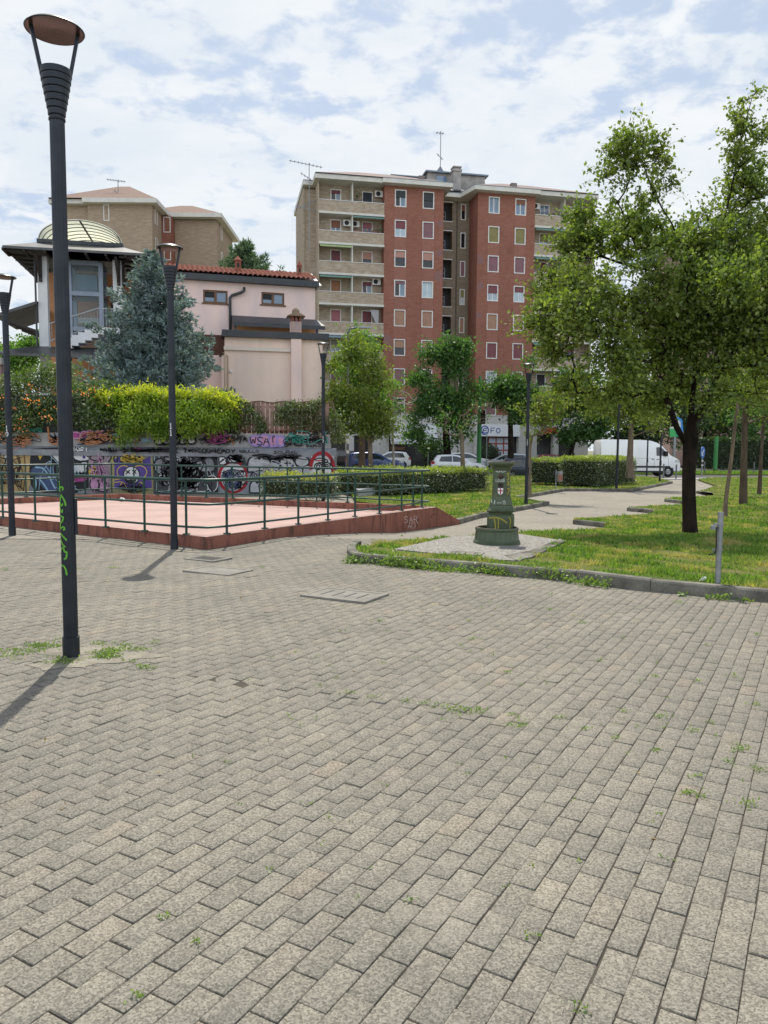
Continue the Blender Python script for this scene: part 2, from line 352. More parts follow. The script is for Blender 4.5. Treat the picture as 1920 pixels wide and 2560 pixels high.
def kerb(pts, w=.13, h=.135, dz=0.0, side=1):
    mb = MB(); rings = []; pts = [Vector((p[0], p[1], 0)) for p in pts]
    for i, p in enumerate(pts):
        a, b = pts[max(i-1, 0)], pts[min(i+1, len(pts)-1)]; d = (b-a).normalized(); nn = Vector((-d.y, d.x, 0))*side
        g = gz(p.x, p.y)+dz
        rings.append([p+nn*w+Vector((0, 0, g-.2)), p+nn*w+Vector((0, 0, g+h)), p+nn*.015+Vector((0, 0, g+h)), p+Vector((0, 0, g+h-.02)), p+Vector((0, 0, g-.2))])
    mb.loft(rings); o = mb.build('kerb', CONC); return tag(o, kind='structure')
def resample(pts, step):
    outp = [Vector(pts[0])]
    for a, b in zip(pts, pts[1:]):
        a, b = Vector(a), Vector(b); n = max(1, round((b-a).length/step)); outp += [a.lerp(b, i/n) for i in range(1, n+1)]
    return outp
def kerb_run(pts, stone=1.0):
    pts = [Vector((p[0], p[1], 0)) for p in pts]
    for a, b in zip(pts, pts[1:]):
        n = max(1, round((b-a).length/stone)); d = (b-a)/n; g = d.normalized()*.004
        for i in range(n):
            j = random.uniform(-.006, .006); kerb([a+d*i+g, a+d*(i+.5), a+d*(i+1)-g], h=.135+j)
kerb_run(front[1:], 1.3)
kerb(nose)
kerb_run(KL1, 1.0)
kerb_run(KL2, 1.0)
for a, b in KS: kerb([a, b], .14, .125)
# street
ASPH = M('asphalt', (.062, .062, .064), (.085, .083, .08), 2, .9, 0, .4, 60)
MB().box(-70, 90, 53, 72, -.5, -.36).build('road', ASPH)['kind'] = 'structure'
MB().box(-70, 90, 50.6, 53, -.5, -.25).build('pavement', M('pavement_slabs', (.36, .35, .33), (.28, .27, .26), 1.2, .9, grain=.15))['kind'] = 'structure'
MB().box(-70, 90, 62.5, 66.0, -.5, -.22).build('verge', M('verge_soil', (.09, .14, .03), (.16, .17, .05), 1.5, .95))['kind'] = 'structure'
MB().box(-70, 90, 72, 77.5, -.5, -.2).build('pavement', M('pavement_grey', (.2, .2, .19), (.27, .26, .25), 1.0, .9))['kind'] = 'structure'
for x0 in range(-60, 90, 8):
    o = MB().box(x0, x0+4, 57.2, 57.32, -.359, -.355).build('road_marking', WHITEP); o['kind'] = 'structure'
lp = G(178.7, 1644); sdp = [(lp.x+.12+.40*math.cos(a)*(1+.3*math.sin(3*a+1)+.18*math.sin(7*a)+.1*math.sin(13*a)), lp.y+.33*math.sin(a)*(1+.25*math.sin(2*a)+.12*math.sin(9*a))) for a in np.linspace(0, 2*math.pi, 40)[:-1]]
MB().add([(lp.x, lp.y, .014)]+[(x, y, float(pz(np.array([x]), np.array([y]))[0])+.0035) for x, y in sdp], [(0, i+1, (i+1) % 39+1) for i in range(39)]).build('sand', M('sandy_mortar', (.285, .262, .212), (.17, .155, .125), 7, .95, 0, .5, 60, .2, .25), smooth=True)['kind'] = 'structure'
# fountain apron and hatches
PEB = newmat('pebble_concrete'); m, t, o = PEB; v = obco(t)
vo = nd(t, 'ShaderNodeTexVoronoi', i_Vector=v, i_Scale=36, i_Randomness=1.0)
sp_ = nd(t, 'ShaderNodeSeparateColor', i_0=vo.outputs['Color']).outputs[0]
cc = nmix(t, nrange(t, sp_, .25, .75), (.085, .08, .075), (.31, .295, .265)); cc = nmix(t, nrange(t, vo.outputs['Distance'], .0, .5, 0, .5), cc, (.23, .215, .19))
princ(t, o, cc, .85, 0, bump(t, vo.outputs['Distance'], .4, .008)); PEB = m
slab = [G(x, y, .1) for x, y in ((985, 1375), (1130, 1343), (1300, 1337), (1396, 1352), (1300, 1404), (1235, 1402))]
MB().prism([(p.x, p.y) for p in slab], -.1, .118).build('fountain_apron', PEB)['kind'] = 'structure'
MB().prism([(p.x, p.y) for p in (G(x, y, .1) for x, y in ((1262, 1392), (1325, 1380), (1400, 1350), (1412, 1356), (1330, 1396), (1290, 1404)))], -.1, .124).build('apron_edge', CONC)['kind'] = 'structure'
HATCH = M('hatch_concrete', (.235, .22, .19), (.17, .16, .14), 4, .9, 0, .4, 50, grain=.25); IRON = M('cast_iron', (.10, .09, .085), (.06, .055, .05), 8, .7, .5)
def hatch(c, w, d, rz, label, slots, z=.0, iron=False, name='drain_cover'):
    e = thing(name, label, 'drain cover' if iron or slots else 'slab', (c.x, c.y, z), rz)
    f = MB(); 
    for x0, x1, y0, y1 in ((-w/2, w/2, -d/2, -d/2+.05), (-w/2, w/2, d/2-.05, d/2), (-w/2, -w/2+.05, -d/2+.05, d/2-.05), (w/2-.05, w/2, -d/2+.05, d/2-.05)): f.box(x0, x1, y0, y1, -.03, .010)
    f.build('frame', HATCH, e)
    p = MB().box(-w/2+.055, w/2-.055, -d/2+.055, d/2-.055, -.03, .007)
    p.build('lid', IRON if iron else HATCH, e)
    if slots:
        s = MB()
        for i in range(slots):
            x = -w*.28+w*.56*i/(slots-1)
            s.box(x-.012, x+.012, -d*.24, d*.24, .0071, .0085)
        s.build('slot', DARK, e)
    return e
zp = lambda p: float(pz(np.array([p.x]), np.array([p.y]))[0])+.006
p = G(862, 1490); hatch(p, .80, .55, R(-28), 'square concrete drain cover with four dark slots, tilted in the paving', 4, zp(p)+.012)
p = G(520, 1397); hatch(p, .55, .42, R(-28), 'dark ribbed iron grate near the red platform corner', 9, zp(p), True)
p = G(545, 1428); hatch(p, .75, .5, R(-28), 'plain pale concrete slab next to the iron grate', 0, zp(p), False, 'slab')
p = G(1163, 1384, .118); hatch(p, .5, .34, R(-20), 'small concrete lid with grip holes set in pebbled fountain apron', 3, .12)
# ================================================================ RED PLATFORM
REDC, t, o = newmat('red_render'); s_ = nd(t, 'ShaderNodeTexCoord').outputs['Object']
v = nd(t, 'ShaderNodeMapping', i_Vector=s_, i_Scale=(1, 1, .22)).outputs[0]
cc = nmix(t, nrange(t, nnoise(t, s_, 2.2, 5, .65), .35, .7), (.285, .12, .088), (.20, .082, .06))
cc = nmix(t, nrange(t, nnoise(t, v, 7, 6, .72), .5, .62, 0, .7), cc, (.065, .04, .032))
cc = nmix(t, nrange(t, nnoise(t, v, 3, 6, .7), .62, .7, 0, .6), cc, (.11, .11, .06))
princ(t, o, cc, .9, 0, bump(t, nnoise(t, s_, 30, 5), .5, .02), .2)
PINKF, t, o = newmat('pink_floor'); s_ = obco(t); cc = nmix(t, nrange(t, nnoise(t, s_, .9, 5), .35, .7), (.45, .31, .275), (.36, .25, .22))
bk = nd(t, 'ShaderNodeTexBrick', i_Vector=nd(t, 'ShaderNodeMapping', i_Vector=s_, i_Rotation=(0, 0, R(35))).outputs[0], i_Color1=(1, 1, 1, 1), i_Color2=(.96, .96, .96, 1), i_Mortar=(.72, .7, .7, 1), i_Scale=1.0, i_Mortar_Size=.012, i_Brick_Width=3.2, i_Row_Height=1.9)
cc = nmix(t, 1.0, cc, bk.outputs[0], 'MULTIPLY'); cc = nmix(t, nrange(t, nnoise(t, s_, 5, 6, .7), .6, .8, 0, .35), cc, (.3, .17, .14)); princ(t, o, cc, .85, 0, bump(t, nnoise(t, s_, 50, 4), .25, .01), .3)
RIM = .19
An, Bn, Cn, Dn, En, Fn = [G(x, y, RIM) for x, y in ((-160, 1274), (516, 1343), (1092, 1268), (1040, 1264), (308, 1234), (-160, 1252))]
plat = thing('red_platform', 'low red rendered concrete platform with pink floor, in front of graffiti wall', 'platform', (0, 0, 0))
def off(a, b, d): 
    q = (b-a).normalized(); return Vector((-q.y, q.x, 0))*d
w_ = .26
mb = MB()
ia = An+off(An, Bn, w_); n1 = off(An, Bn, w_); n2 = off(Bn, Cn, w_); ib = Bn+(n1+n2).normalized()*(w_/math.cos(n1.angle(n2)/2)); ic = Cn+n2
mb.prism([(q.x, q.y) for q in (An, Bn, ib, ia)], -.4, RIM); mb.prism([(q.x, q.y) for q in (Bn, Cn, ic, ib)], -.5, RIM)
mb.k = 1
for q in ((An, Bn, ib, ia), (Bn, Cn, ic, ib)): mb.add([(a.x, a.y, RIM+.004) for a in q], [(0, 1, 2, 3)])
mb.k = 0
tipe = GT(1149, 1311); tb = tipe+Vector((-.12, .45, 0))
mb.add([(Cn.x, Cn.y, RIM), (Cn.x, Cn.y, -.5), (tipe.x, tipe.y, tipe.z-.1), (tipe.x, tipe.y, tipe.z+.1), (ic.x, ic.y, RIM), (ic.x, ic.y, -.5), (tb.x, tb.y, tipe.z-.1), (tb.x, tb.y, tipe.z+.1)],
       [(0, 1, 2, 3), (4, 7, 6, 5), (0, 3, 7, 4), (3, 2, 6, 7), (1, 5, 6, 2)])
mb.build('front_wall', [REDC, PINKF], plat)
mb = MB(); e1 = off(Dn, En, -.2); e2 = off(En, Fn, -.2); ei = En+(e1+e2).normalized()*.2
mb.prism([(q.x, q.y) for q in (Dn, En, ei, Dn+e1)], -.5, RIM-.01); mb.prism([(q.x, q.y) for q in (En, Fn, Fn+e2, ei)], -.4, RIM-.01)
mb.prism([(q.x, q.y) for q in (Dn+e1*1.01, Dn, ic, Cn+n2*.3)], -.5, RIM-.003)
mb.build('rear_wall', REDC, plat)
MB().prism([(q.x, q.y) for q in (ia-n1*.2, ib-n1*.2, ic-n2*.2, Dn, En, Fn)], -.35, .03).build('floor', PINKF, plat)
def on_plane(a, b_, d=.004):
    nn = Vector((b_.y-a.y, -(b_.x-a.x), 0)).normalized(); nn = nn if nn.y < 0 else -nn
    def f(px, py):
        r_ = ray(px, py); c_ = Vector((0, 0, CAM_H)); k = (a-c_).dot(nn)/r_.dot(nn); return c_+r_*k+nn*d
    return f
GREENP = M('green_rail_paint', (.008, .042, .034), (.014, .06, .046), 6, .38, .1)
def railing(posts, tops, label, H=.89, base=RIM, ends=()):
    e = thing('railing', label, 'railing', (0, 0, 0), 0, 'green railings on the red platform')
    for q in posts:
        mb = MB(); mb.tube([(q.x, q.y, base+.01), (q.x, q.y, base+H)], .021, 8)
        mb.lathe([(.001, .022), (.062, .02), (.064, .0)], 12, (q.x, q.y, base)); mb.build('post', GREENP, e, auto=50)
    for h, r in ((H, .027), (.50, .019), (.13, .019)):
        MB().tube([(q.x, q.y, base+h) for q in tops], r, 10).build('rail', GREENP, e, auto=60)
    return e
c4s, c5s = (lambda x, y: (x*.3858, 900+y*.3858)), (lambda x, y: (600+x*.3858, 1000+y*.3858))
near = [G(*q, RIM) for q in [c4s(-230, 1005), c4s(20, 1025), c4s(230, 1045), c4s(455, 1066), c4s(685, 1085), c4s(938, 1110), c4s(1208, 1132), c4s(1470, 1128), c5s(160, 835), c5s(378, 807), c5s(570, 780), c5s(745, 757), c5s(903, 738), c5s(1047, 717), c5s(1178, 697)]]
corner = G(519, 1339, RIM); tip = near[-1]+(near[-1]-near[-2]).normalized()*.42; tip.z = RIM
railing(near, near[:7]+[corner]+near[7:]+[tip], 'green tubular railing along the near edge of the red platform')
far = [G(*q, RIM) for q in [c4s(-200, 893), c4s(170, 888), c4s(375, 877), c4s(553, 868), c4s(725, 858), c4s(870, 862), c4s(1020, 875), c4s(1178, 885), c4s(1337, 892), c4s(1507, 897), c5s(127, 646), c5s(308, 651), c5s(497, 657), c5s(697, 664), c5s(905, 676), c5s(1122, 685)]]
railing(far, far+[tip+Vector((.0, .05, 0))], 'green tubular railing along the far edge, nearer the graffiti wall')
# ================================================================ LAMPS
GLY = {'A': [[(0, 0), (.5, 1), (1, 0)], [(.2, .4), (.8, .4)]], 'B': [[(0, 0), (0, 1), (.7, 1), (.8, .75), (.6, .52), (0, .52)], [(.6, .52), (.95, .3), (.8, 0), (0, 0)]], 'C': [[(1, .85), (.6, 1), (.15, .8), (0, .5), (.15, .15), (.6, 0), (1, .15)]], 'D': [[(0, 0), (0, 1), (.6, .95), (1, .5), (.6, .05), (0, 0)]], 'E': [[(1, 1), (0, 1), (0, 0), (1, 0)], [(0, .5), (.7, .5)]], 'F': [[(1, 1), (0, 1), (0, 0)], [(0, .5), (.7, .5)]], 'G': [[(1, .85), (.5, 1), (0, .6), (.1, .15), (.6, 0), (1, .2), (1, .5), (.6, .5)]], 'I': [[(.5, 0), (.5, 1)]], 'L': [[(0, 1), (0, 0), (1, 0)]], 'M': [[(0, 0), (.1, 1), (.5, .4), (.9, 1), (1, 0)]], 'N': [[(0, 0), (0, 1), (1, 0), (1, 1)]], 'O': [[(.5, 1), (.1, .8), (0, .45), (.25, .05), (.7, .02), (1, .4), (.85, .85), (.5, 1)]], 'P': [[(0, 0), (0, 1), (.8, .95), (.9, .65), (.6, .48), (0, .45)]], 'Q': [[(.5, 1), (0, .6), (.2, .05), (.8, .05), (1, .6), (.5, 1)], [(.6, .3), (1.1, -.1)]], 'R': [[(0, 0), (0, 1), (.8, .95), (.85, .65), (.5, .48), (0, .45)], [(.4, .48), (1, 0)]], 'S': [[(1, .85), (.5, 1), (.05, .8), (.3, .55), (.8, .42), (.95, .15), (.5, 0), (0, .15)]], 'T': [[(0, 1), (1, 1)], [(.5, 1), (.5, 0)]], 'U': [[(0, 1), (.05, .2), (.5, 0), (.95, .2), (1, 1)]], 'W': [[(0, 1), (.24, 0), (.5, .95), (.76, 0), (1, 1)]], 'Y': [[(0, 1), (.5, .5), (1, 1)], [(.5, .5), (.4, 0)]], 'Z': [[(0, 1), (1, 1), (0, 0), (1, 0)]], 'K': [[(0, 0), (0, 1)], [(.9, 1), (.05, .45), (1, 0)]], '0': [[(.5, 1), (.05, .7), (.05, .3), (.5, 0), (.95, .3), (.95, .7), (.5, 1)]], '1': [[(.15, .8), (.5, 1), (.5, 0)], [(.2, 0), (.8, 0)]], '2': [[(0, .75), (.4, 1), (.9, .8), (.8, .5), (0, 0), (1, 0)]], '3': [[(0, .9), (.6, 1), (.9, .75), (.4, .52), (.95, .3), (.5, 0), (0, .1)]], '5': [[(.9, 1), (.1, 1), (.05, .55), (.6, .6), (.95, .3), (.5, 0), (0, .1)]], '!': [[(.4, 1), (.5, .3)], [(.52, .1), (.55, 0)]], ' ': []}
def ribbon(mb, pts, w, mp, taper=False):
    pts = [Vector((p[0], p[1])) for p in pts]; n = len(pts); vs = []
    for i, p in enumerate(pts):
        d = pts[min(i+1, n-1)]-pts[max(i-1, 0)]
        if d.length < 1e-6: d = Vector((1, 0))
        d.normalize(); nn = Vector((-d.y, d.x))*w/2*((1-.6*abs(2*i/(n-1)-1)) if taper else 1)
        vs += [mp(*(p+nn)), mp(*(p-nn))]
    mb.add(vs, [(2*i, 2*i+1, 2*i+3, 2*i+2) for i in range(n-1)])
def smooth_line(pts, k=2):
    for _ in range(k):
        q = [pts[0]]
        for a, b in zip(pts, pts[1:]): q += [(a[0]*.75+b[0]*.25, a[1]*.75+b[1]*.25), (a[0]*.25+b[0]*.75, a[1]*.25+b[1]*.75)]
        pts = q+[pts[-1]]
    return pts
def write(mb, text, x, z, h, w, lw, mp, adv=1.25, jit=0.0, rnd=1):
    for ch in text:
        for st in GLY.get(ch, []):
            q = [(x+(a+random.uniform(-jit, jit))*w, z+(b+random.uniform(-jit, jit))*h) for a, b in st]
            ribbon(mb, smooth_line(q, rnd) if len(q) > 2 and rnd else q, lw, mp)
        x += w*adv
    return x
mp_ = on_plane(Bn, Cn); mb = MB(); write(mb, 'SAR', 1010, -1308, 18, 10, 1.4, lambda u, v: mp_(u, -v), 1.2, .12); write(mb, 'AU', 1020, -1322, 14, 8, 1.2, lambda u, v: mp_(u, -v), 1.2, .12)
mb.build('spray_tag', M('pale_pink_spray', (.55, .42, .40), (.45, .33, .31), 20, .8), plat, fix=False)
mb = MB(); ribbon(mb, smooth_line([(1080, 1296), (1078, 1288), (1092, 1284), (1104, 1290), (1102, 1297), (1090, 1294)], 2), 1.3, lambda u, v: mp_(u, v)); mb.build('spray_tag', M('black_spray', (.03, .022, .02), rough=.8), plat, fix=False); mb = MB(); mp2 = on_plane(An, Bn); write(mb, 'REV', -12, -1325, 14, 9, 1.6, lambda u, v: mp2(u, -v), 1.2, .15)
mb.build('spray_tag', M('black_spray', (.03, .022, .02), rough=.8), plat, fix=False)
def lamp_mesh():
    e = thing('street_lamp', 'x', 'street lamp', (0, 0, 0), 0, 'dark park lamps with disc hoods')
    n = 48; rings = [[Vector(((.0535-(.003 if j % 4 == 0 else 0))*s*math.cos(2*math.pi*j/n), (.0535-(.003 if j % 4 == 0 else 0))*s*math.sin(2*math.pi*j/n), z)) for j in range(n)] for z, s in ((.16, 1.0), (2.2, .99), (3.95, .97))]
    MB().loft(rings).build('pole', METAL, e, auto=25)
    MB().lathe([(.0, .0), (.062, 0), (.062, .165), (.054, .168)], 32).build('base_sleeve', METAL, e, auto=40)
    MB().box(.046, .068, -.03, .03, .95, 1.22).build('access_door', METAL, e, bevel=.004)
    prof = [(.054, 3.95), (.058, 3.955), (.058, 3.968), (.05, 3.97), (.05, 3.985)]
    for k in range(6): 
        r0 = .060+k*.0082; z0 = 3.985+k*.046; prof += [(r0-.006, z0), (r0, z0+.004), (r0+.003, z0+.042), (r0-.004, z0+.044)]
    prof += [(.108, 4.262), (.108, 4.305), (.09, 4.307), (0, 4.307)]
    MB().lathe(prof, 32).build('collar', METAL, e, auto=40)
    for s in (-1, 1): MB().bar((s*.088, 0, 4.24), (s*.155, 0, 4.585), .026, .036, (0, 1, 0)).build('arm', METAL, e)
    hood = MB().lathe([(.0, 4.638), (.06, 4.634), (.13, 4.618), (.185, 4.594), (.203, 4.578), (.199, 4.572), (.192, 4.573)], 40).build('hood', M('hood_top', (.03, .036, .045), (.04, .045, .055), 6, .35, .5), e, auto=50)
    MB().lathe([(.192, 4.5735), (.1, 4.586), (.0, 4.59)], 40).build('reflector', HOODU, hood, smooth=True)
    return e
lamp0 = lamp_mesh()
LAMPS = [((178.7, 1644), 64.6, 25, 'tall dark lamp with lime green scrawl on its post, standing on nearest paving', None),
         ((436, 1372.6), 615, 0, 'dark lamp numbered 11 standing by the platform corner', '11'),
         ((31, 1339), 688.6, 0, 'dark lamp numbered 10 before the orange flowering vine', '10'),
         ((808, 1251), 857.5, 10, 'dark lamp numbered 12 at the end of graffiti wall, behind small hedge', '12'),
         ((1315, 1260), 909, 0, 'dark lamp behind the green fountain, at the grass edge', '13'),
         ((1541, 1222), None, 0, 'dark lamp beside the clipped right hand hedge, thin post crossing the white van', None),
         ((1649, 1203), None, 0, 'thin dark lamp at path bend in front of the van cab', None),
         ((1616.6, 1190), None, 0, 'thin dark lamp before the van body, farthest along the lawn', None)]
for i, (b, ty, rz, lab, num) in enumerate(LAMPS):
    e = lamp0 if i == 0 else copy_tree(lamp0)
    p = GT(*b, .1 if i >= 4 else 0); e.location = p; e.rotation_euler.z = R(rz); e['label'] = lab
    if ty: 
        H = P(b[0], ty, p.y).z-p.z; e.scale.z = H/4.61
    if num:
        pole = [c for c in e.children if c.name.startswith('pole')][0]; zt = {'10': 1091, '11': 1089, '12': 1106, '13': 1113}[num]
        z0 = (P(b[0], zt, p.y).z-p.z)/e.scale.z; mb = MB()
        f = lambda u, v: (math.sin(u/.0565)*.0565, -math.cos(u/.0565)*.0565, v)
        write(mb, num[1], -.035, z0, .085, .045, .012, f, rnd=0); write(mb, num[0], -.035, z0+.105, .085, .045, .012, f, rnd=0)
        mb.build('number', WHITEP, pole)
def lime_tag(e, p):
    pole = [c for c in e.children if c.name.startswith('pole')][0]
    f = lambda u, v: (math.sin((u-.055)/.0565-R(25))*.0565, -math.cos((u-.055)/.0565-R(25))*.0565, v)
    mb = MB(); q = lambda y: (P(150, y, p.y).z-p.z)/e.scale.z
    zs = 1180+.2349*np.array([95, 210, 235, 430, 465, 560, 700, 780, 910, 960, 1085])
    L = [[(.015, 95), (.013, 150), (.02, 205)], [(.015, 165), (.045, 150), (.05, 180), (.04, 185)], [(.03, 235), (.06, 300), (.065, 355)], [(.03, 240), (.012, 320), (.03, 360), (.045, 330)], [(.012, 330), (.015, 400), (.035, 430), (.04, 390)],
         [(.015, 465), (.05, 470), (.035, 520), (.01, 540), (.015, 600)], [(.01, 600), (.045, 570), (.055, 600), (.04, 610)], [(.008, 640), (.05, 690), (.065, 720), (.06, 700)], [(.01, 700), (.03, 760), (.055, 790)], [(.01, 830), (.035, 780), (.05, 850), (.065, 830), (.06, 910), (.04, 915)], [(.01, 985), (.04, 985), (.055, 1030), (.06, 1085)]]
    for st in L: ribbon(mb, smooth_line([(a, q(1180+.2349*y)) for a, y in st], 2), .013, f)
    mb.build('spray_tag', M('lime_spray', (.13, .42, .035), (.1, .33, .03), 30, .6), pole)
lime_tag(lamp0, lamp0.location)
# ================================================================ FOUNTAIN
FG = newmat('fountain_iron'); m, t, o = FG; s_ = obco(t)
cc = nmix(t, nrange(t, nnoise(t, s_, 5, 6, .7), .35, .65), (.042, .066, .032), (.075, .10, .05)); cc = nmix(t, nrange(t, nnoise(t, nd(t, 'ShaderNodeMapping', i_Vector=s_, i_Scale=(1, 1, .3)).outputs[0], 13, 6, .75), .55, .66, 0, .75), cc, (.05, .035, .025))
princ(t, o, cc, .42, .1, bump(t, nnoise(t, s_, 55, 4), .4, .004), .5); FG = m
RUST = M('rusty_rim', (.17, .09, .06), (.09, .06, .045), 12, .7); YEL = M('yellow_spray', (.36, .31, .035), (.26, .23, .035), 20, .6); WSP = M('white_spray', (.62, .64, .6), (.4, .42, .4), 25, .7)
fp = G(1250, 1364, .118); fcx, fcy = fp.x, fp.y+.365
foun = thing('drinking_fountain', 'green cast iron drinking fountain with basin and red cross shield', 'drinking fountain', (fcx, fcy, .118), 0)
mb = MB(); n = 72; rings = []
for r_, z, fl in ((.372, 0, 0), (.372, .03, 0), (.36, .045, 0), (.352, .055, 1), (.335, .2, 1), (.345, .215, 0), (.345, .235, 0), (.335, .252, 0), (.305, .252, 0), (.29, .22, 0), (.27, .06, 0)):
    rings.append([Vector(((r_-(.006 if fl and j % 3 == 0 else 0))*math.cos(2*math.pi*j/n), (r_-(.006 if fl and j % 3 == 0 else 0))*math.sin(2*math.pi*j/n), z)) for j in range(n)])
mb.loft(rings).build('basin', FG, foun, auto=35)
MB().lathe([(.337, .2535), (.322, .256), (.306, .2535)], 48).build('basin_rim', RUST, foun)
col_c = Vector((.075, .10, 0)); ra = R(-14)
def octo(z, h, ch=.3, dx=0):
    c = h*ch; pts = [(-h+c, -h), (h-c, -h), (h, -h+c), (h, h-c), (h-c, h), (-h+c, h), (-h, h-c), (-h, -h+c)]
    return [Vector((col_c.x+x*math.cos(ra)-y*math.sin(ra), col_c.y+x*math.sin(ra)+y*math.cos(ra), z)) for x, y in pts]
MB().loft([octo(.03, .205), octo(.42, .205), octo(.44, .198), octo(.455, .18)]).build('plinth', FG, foun)
MB().loft([octo(.455, .175), octo(.475, .178), octo(.495, .205), octo(.52, .213), octo(.55, .19), octo(.575, .178), octo(.60, .172), octo(.61, .178)]).build('base_moulding', FG, foun)
MB().loft([octo(.61, .172), octo(.64, .165), octo(.68, .150), octo(.74, .139), octo(1.10, .128), octo(1.15, .127)]).build('shaft', FG, foun)
MB().loft([octo(1.15, .133), octo(1.17, .136), octo(1.175, .143), octo(1.20, .150), octo(1.235, .185), octo(1.25, .197), octo(1.265, .202), octo(1.285, .197), octo(1.287, .17), octo(1.25, .15)]).build('cap', FG, foun)
MB().loft([octo(1.2865, .196), octo(1.2915, .192), octo(1.2915, .172), octo(1.2865, .170)], cap=False).build('cap_rim', RUST, foun)
def on_front(u, z, d=.0, face=0):
    hw = np.interp(z, [.03, .42, .61, .64, .68, .74, 1.10, 1.15], [.205, .205, .172, .165, .150, .139, .128, .127])
    hw = float(hw)
    if z < .45: hw = .205
    if face == 0: x, y = u, -(hw+d)
    else: 
        c = hw*.3; m_ = Vector((hw-c/2, -hw+c/2)); dv = Vector((1, 1)).normalized(); nn = Vector((1, -1)).normalized(); q = m_+dv*u+nn*d; x, y = q.x, q.y
        if face == 2: x, y = hw+d, u
    return (col_c.x+x*math.cos(ra)-y*math.sin(ra), col_c.y+x*math.sin(ra)+y*math.cos(ra), z)
Mf = Matrix.Translation((on_front(0, 1.06)[0], on_front(0, 1.06)[1], 1.06)) @ Matrix.Rotation(ra, 4, 'Z') @ Matrix.Rotation(R(90), 4, 'X')
BRS = M('dull_brass', (.11, .085, .055), (.06, .05, .04), 20, .45, .8)
MB().lathe([(.045, 0), (.044, .012), (.03, .018), (.028, .01), (.016, .012), (.014, .04), (.0, .042)], 24, M=Mf).build('spout', BRS, foun, auto=40)
mb = MB(); mb.add([on_front(u, z, .008) for u, z in ((-.048, .935), (-.04, .925), (-.03, .87), (.03, .87), (.04, .925), (.048, .935), (.03, .94), (.02, .96), (0, .95), (-.02, .96), (-.03, .94))]+[on_front(u, z, -.01) for u, z in ((-.048, .935), (-.04, .925), (-.03, .87), (.03, .87), (.04, .925), (.048, .935), (.03, .94), (.02, .96), (0, .95), (-.02, .96), (-.03, .94))], [tuple(range(11))]+[(i, (i+1) % 11, 11+(i+1) % 11, 11+i) for i in range(11)])
mb.build('crest', M('dark_bronze', (.03, .02, .02), rough=.5, metal=.5), foun)
shp = [(-.043, .875), (.043, .875), (.043, .815), (.032, .785), (0, .768), (-.032, .785), (-.043, .815)]
mb = MB(); mb.k = 0; mb.add([on_front(u*1.12, .82+(z-.82)*1.12, .006) for u, z in shp]+[on_front(u*1.12, .82+(z-.82)*1.12, -.01) for u, z in shp], [tuple(range(7))]+[(i, (i+1) % 7, 7+(i+1) % 7, 7+i) for i in range(7)])
mb.k = 1; mb.add([on_front(u, z, .009) for u, z in shp], [tuple(range(7))])
mb.k = 2; mb.add([on_front(u, z, .012) for u, z in ((-.008, .872), (.008, .872), (.008, .776), (-.008, .776))], [(0, 1, 2, 3)])
mb.add([on_front(u, z, .0125) for u, z in ((-.041, .84), (.041, .84), (.041, .825), (-.041, .825))], [(0, 1, 2, 3)])
mb.build('shield', [M('shield_rim', (.05, .02, .02), rough=.5), WHITEP, M('cross_red', (.32, .02, .05), rough=.5)], foun, fix=False)
mb = MB()
for st in ([(-.03, 1.1), (.03, 1.12), (-.02, 1.06), (.03, 1.05), (-.03, 1.0), (.02, 1.02)], [(-.02, .98), (.03, .96), (-.03, .92), (.03, .93)], [(-.02, .86), (.03, .88), (.0, .8), (-.02, .78)]):
    ribbon(mb, smooth_line(st, 2), .02, lambda u, z: on_front(u, z, .003, 1))
mb.build('yellow_scrawl', YEL, foun); mb = MB()
for st in ([(-.17, .40), (-.08, .415), (.02, .40), (.12, .33)], [(-.09, .41), (-.06, .3), (-.07, .12)], [(-.02, .4), (-.01, .1)], [(-.14, .2), (-.1, .18), (-.14, .1), (-.1, .15)], [(.02, .12), (.08, .1)]):
    ribbon(mb, smooth_line(st, 1), .02, lambda u, z: on_front(u, z, .003))
mb.build('yellow_scrawl', YEL, foun); mb = MB()
for st in ([(-.04, .42), (.0, .38), (-.03, .25), (.01, .1)],): ribbon(mb, smooth_line(st, 1), .018, lambda u, z: on_front(u, z, .003, 1))
mb.build('yellow_scrawl', YEL, foun)
mb = MB(); write(mb, 'LOZOB', -.075, .975, .05, .022, .006, lambda u, z: on_front(u, z, .003), 1.3, .12); mb.build('white_scrawl', WSP, foun); mb = MB(); write(mb, 'WUMUW', -.08, 1.125, .022, .028, .008, lambda u, z: on_front(u, z, .003), 1.1, .2); mb.build('white_scrawl', WSP, foun); mb = MB()
for st in ([(-.1, .62), (-.08, .7), (-.085, .62)], [(-.13, .64), (-.14, .7)], [(.03, .66), (.07, .68), (.09, .63), (.05, .62), (.07, .68)], [(-.05, .64), (0, .645), (.03, .635)]): ribbon(mb, smooth_line(st, 1), .007, lambda u, z: on_front(u, z, .004))
mb.build('white_scrawl', WSP, foun)
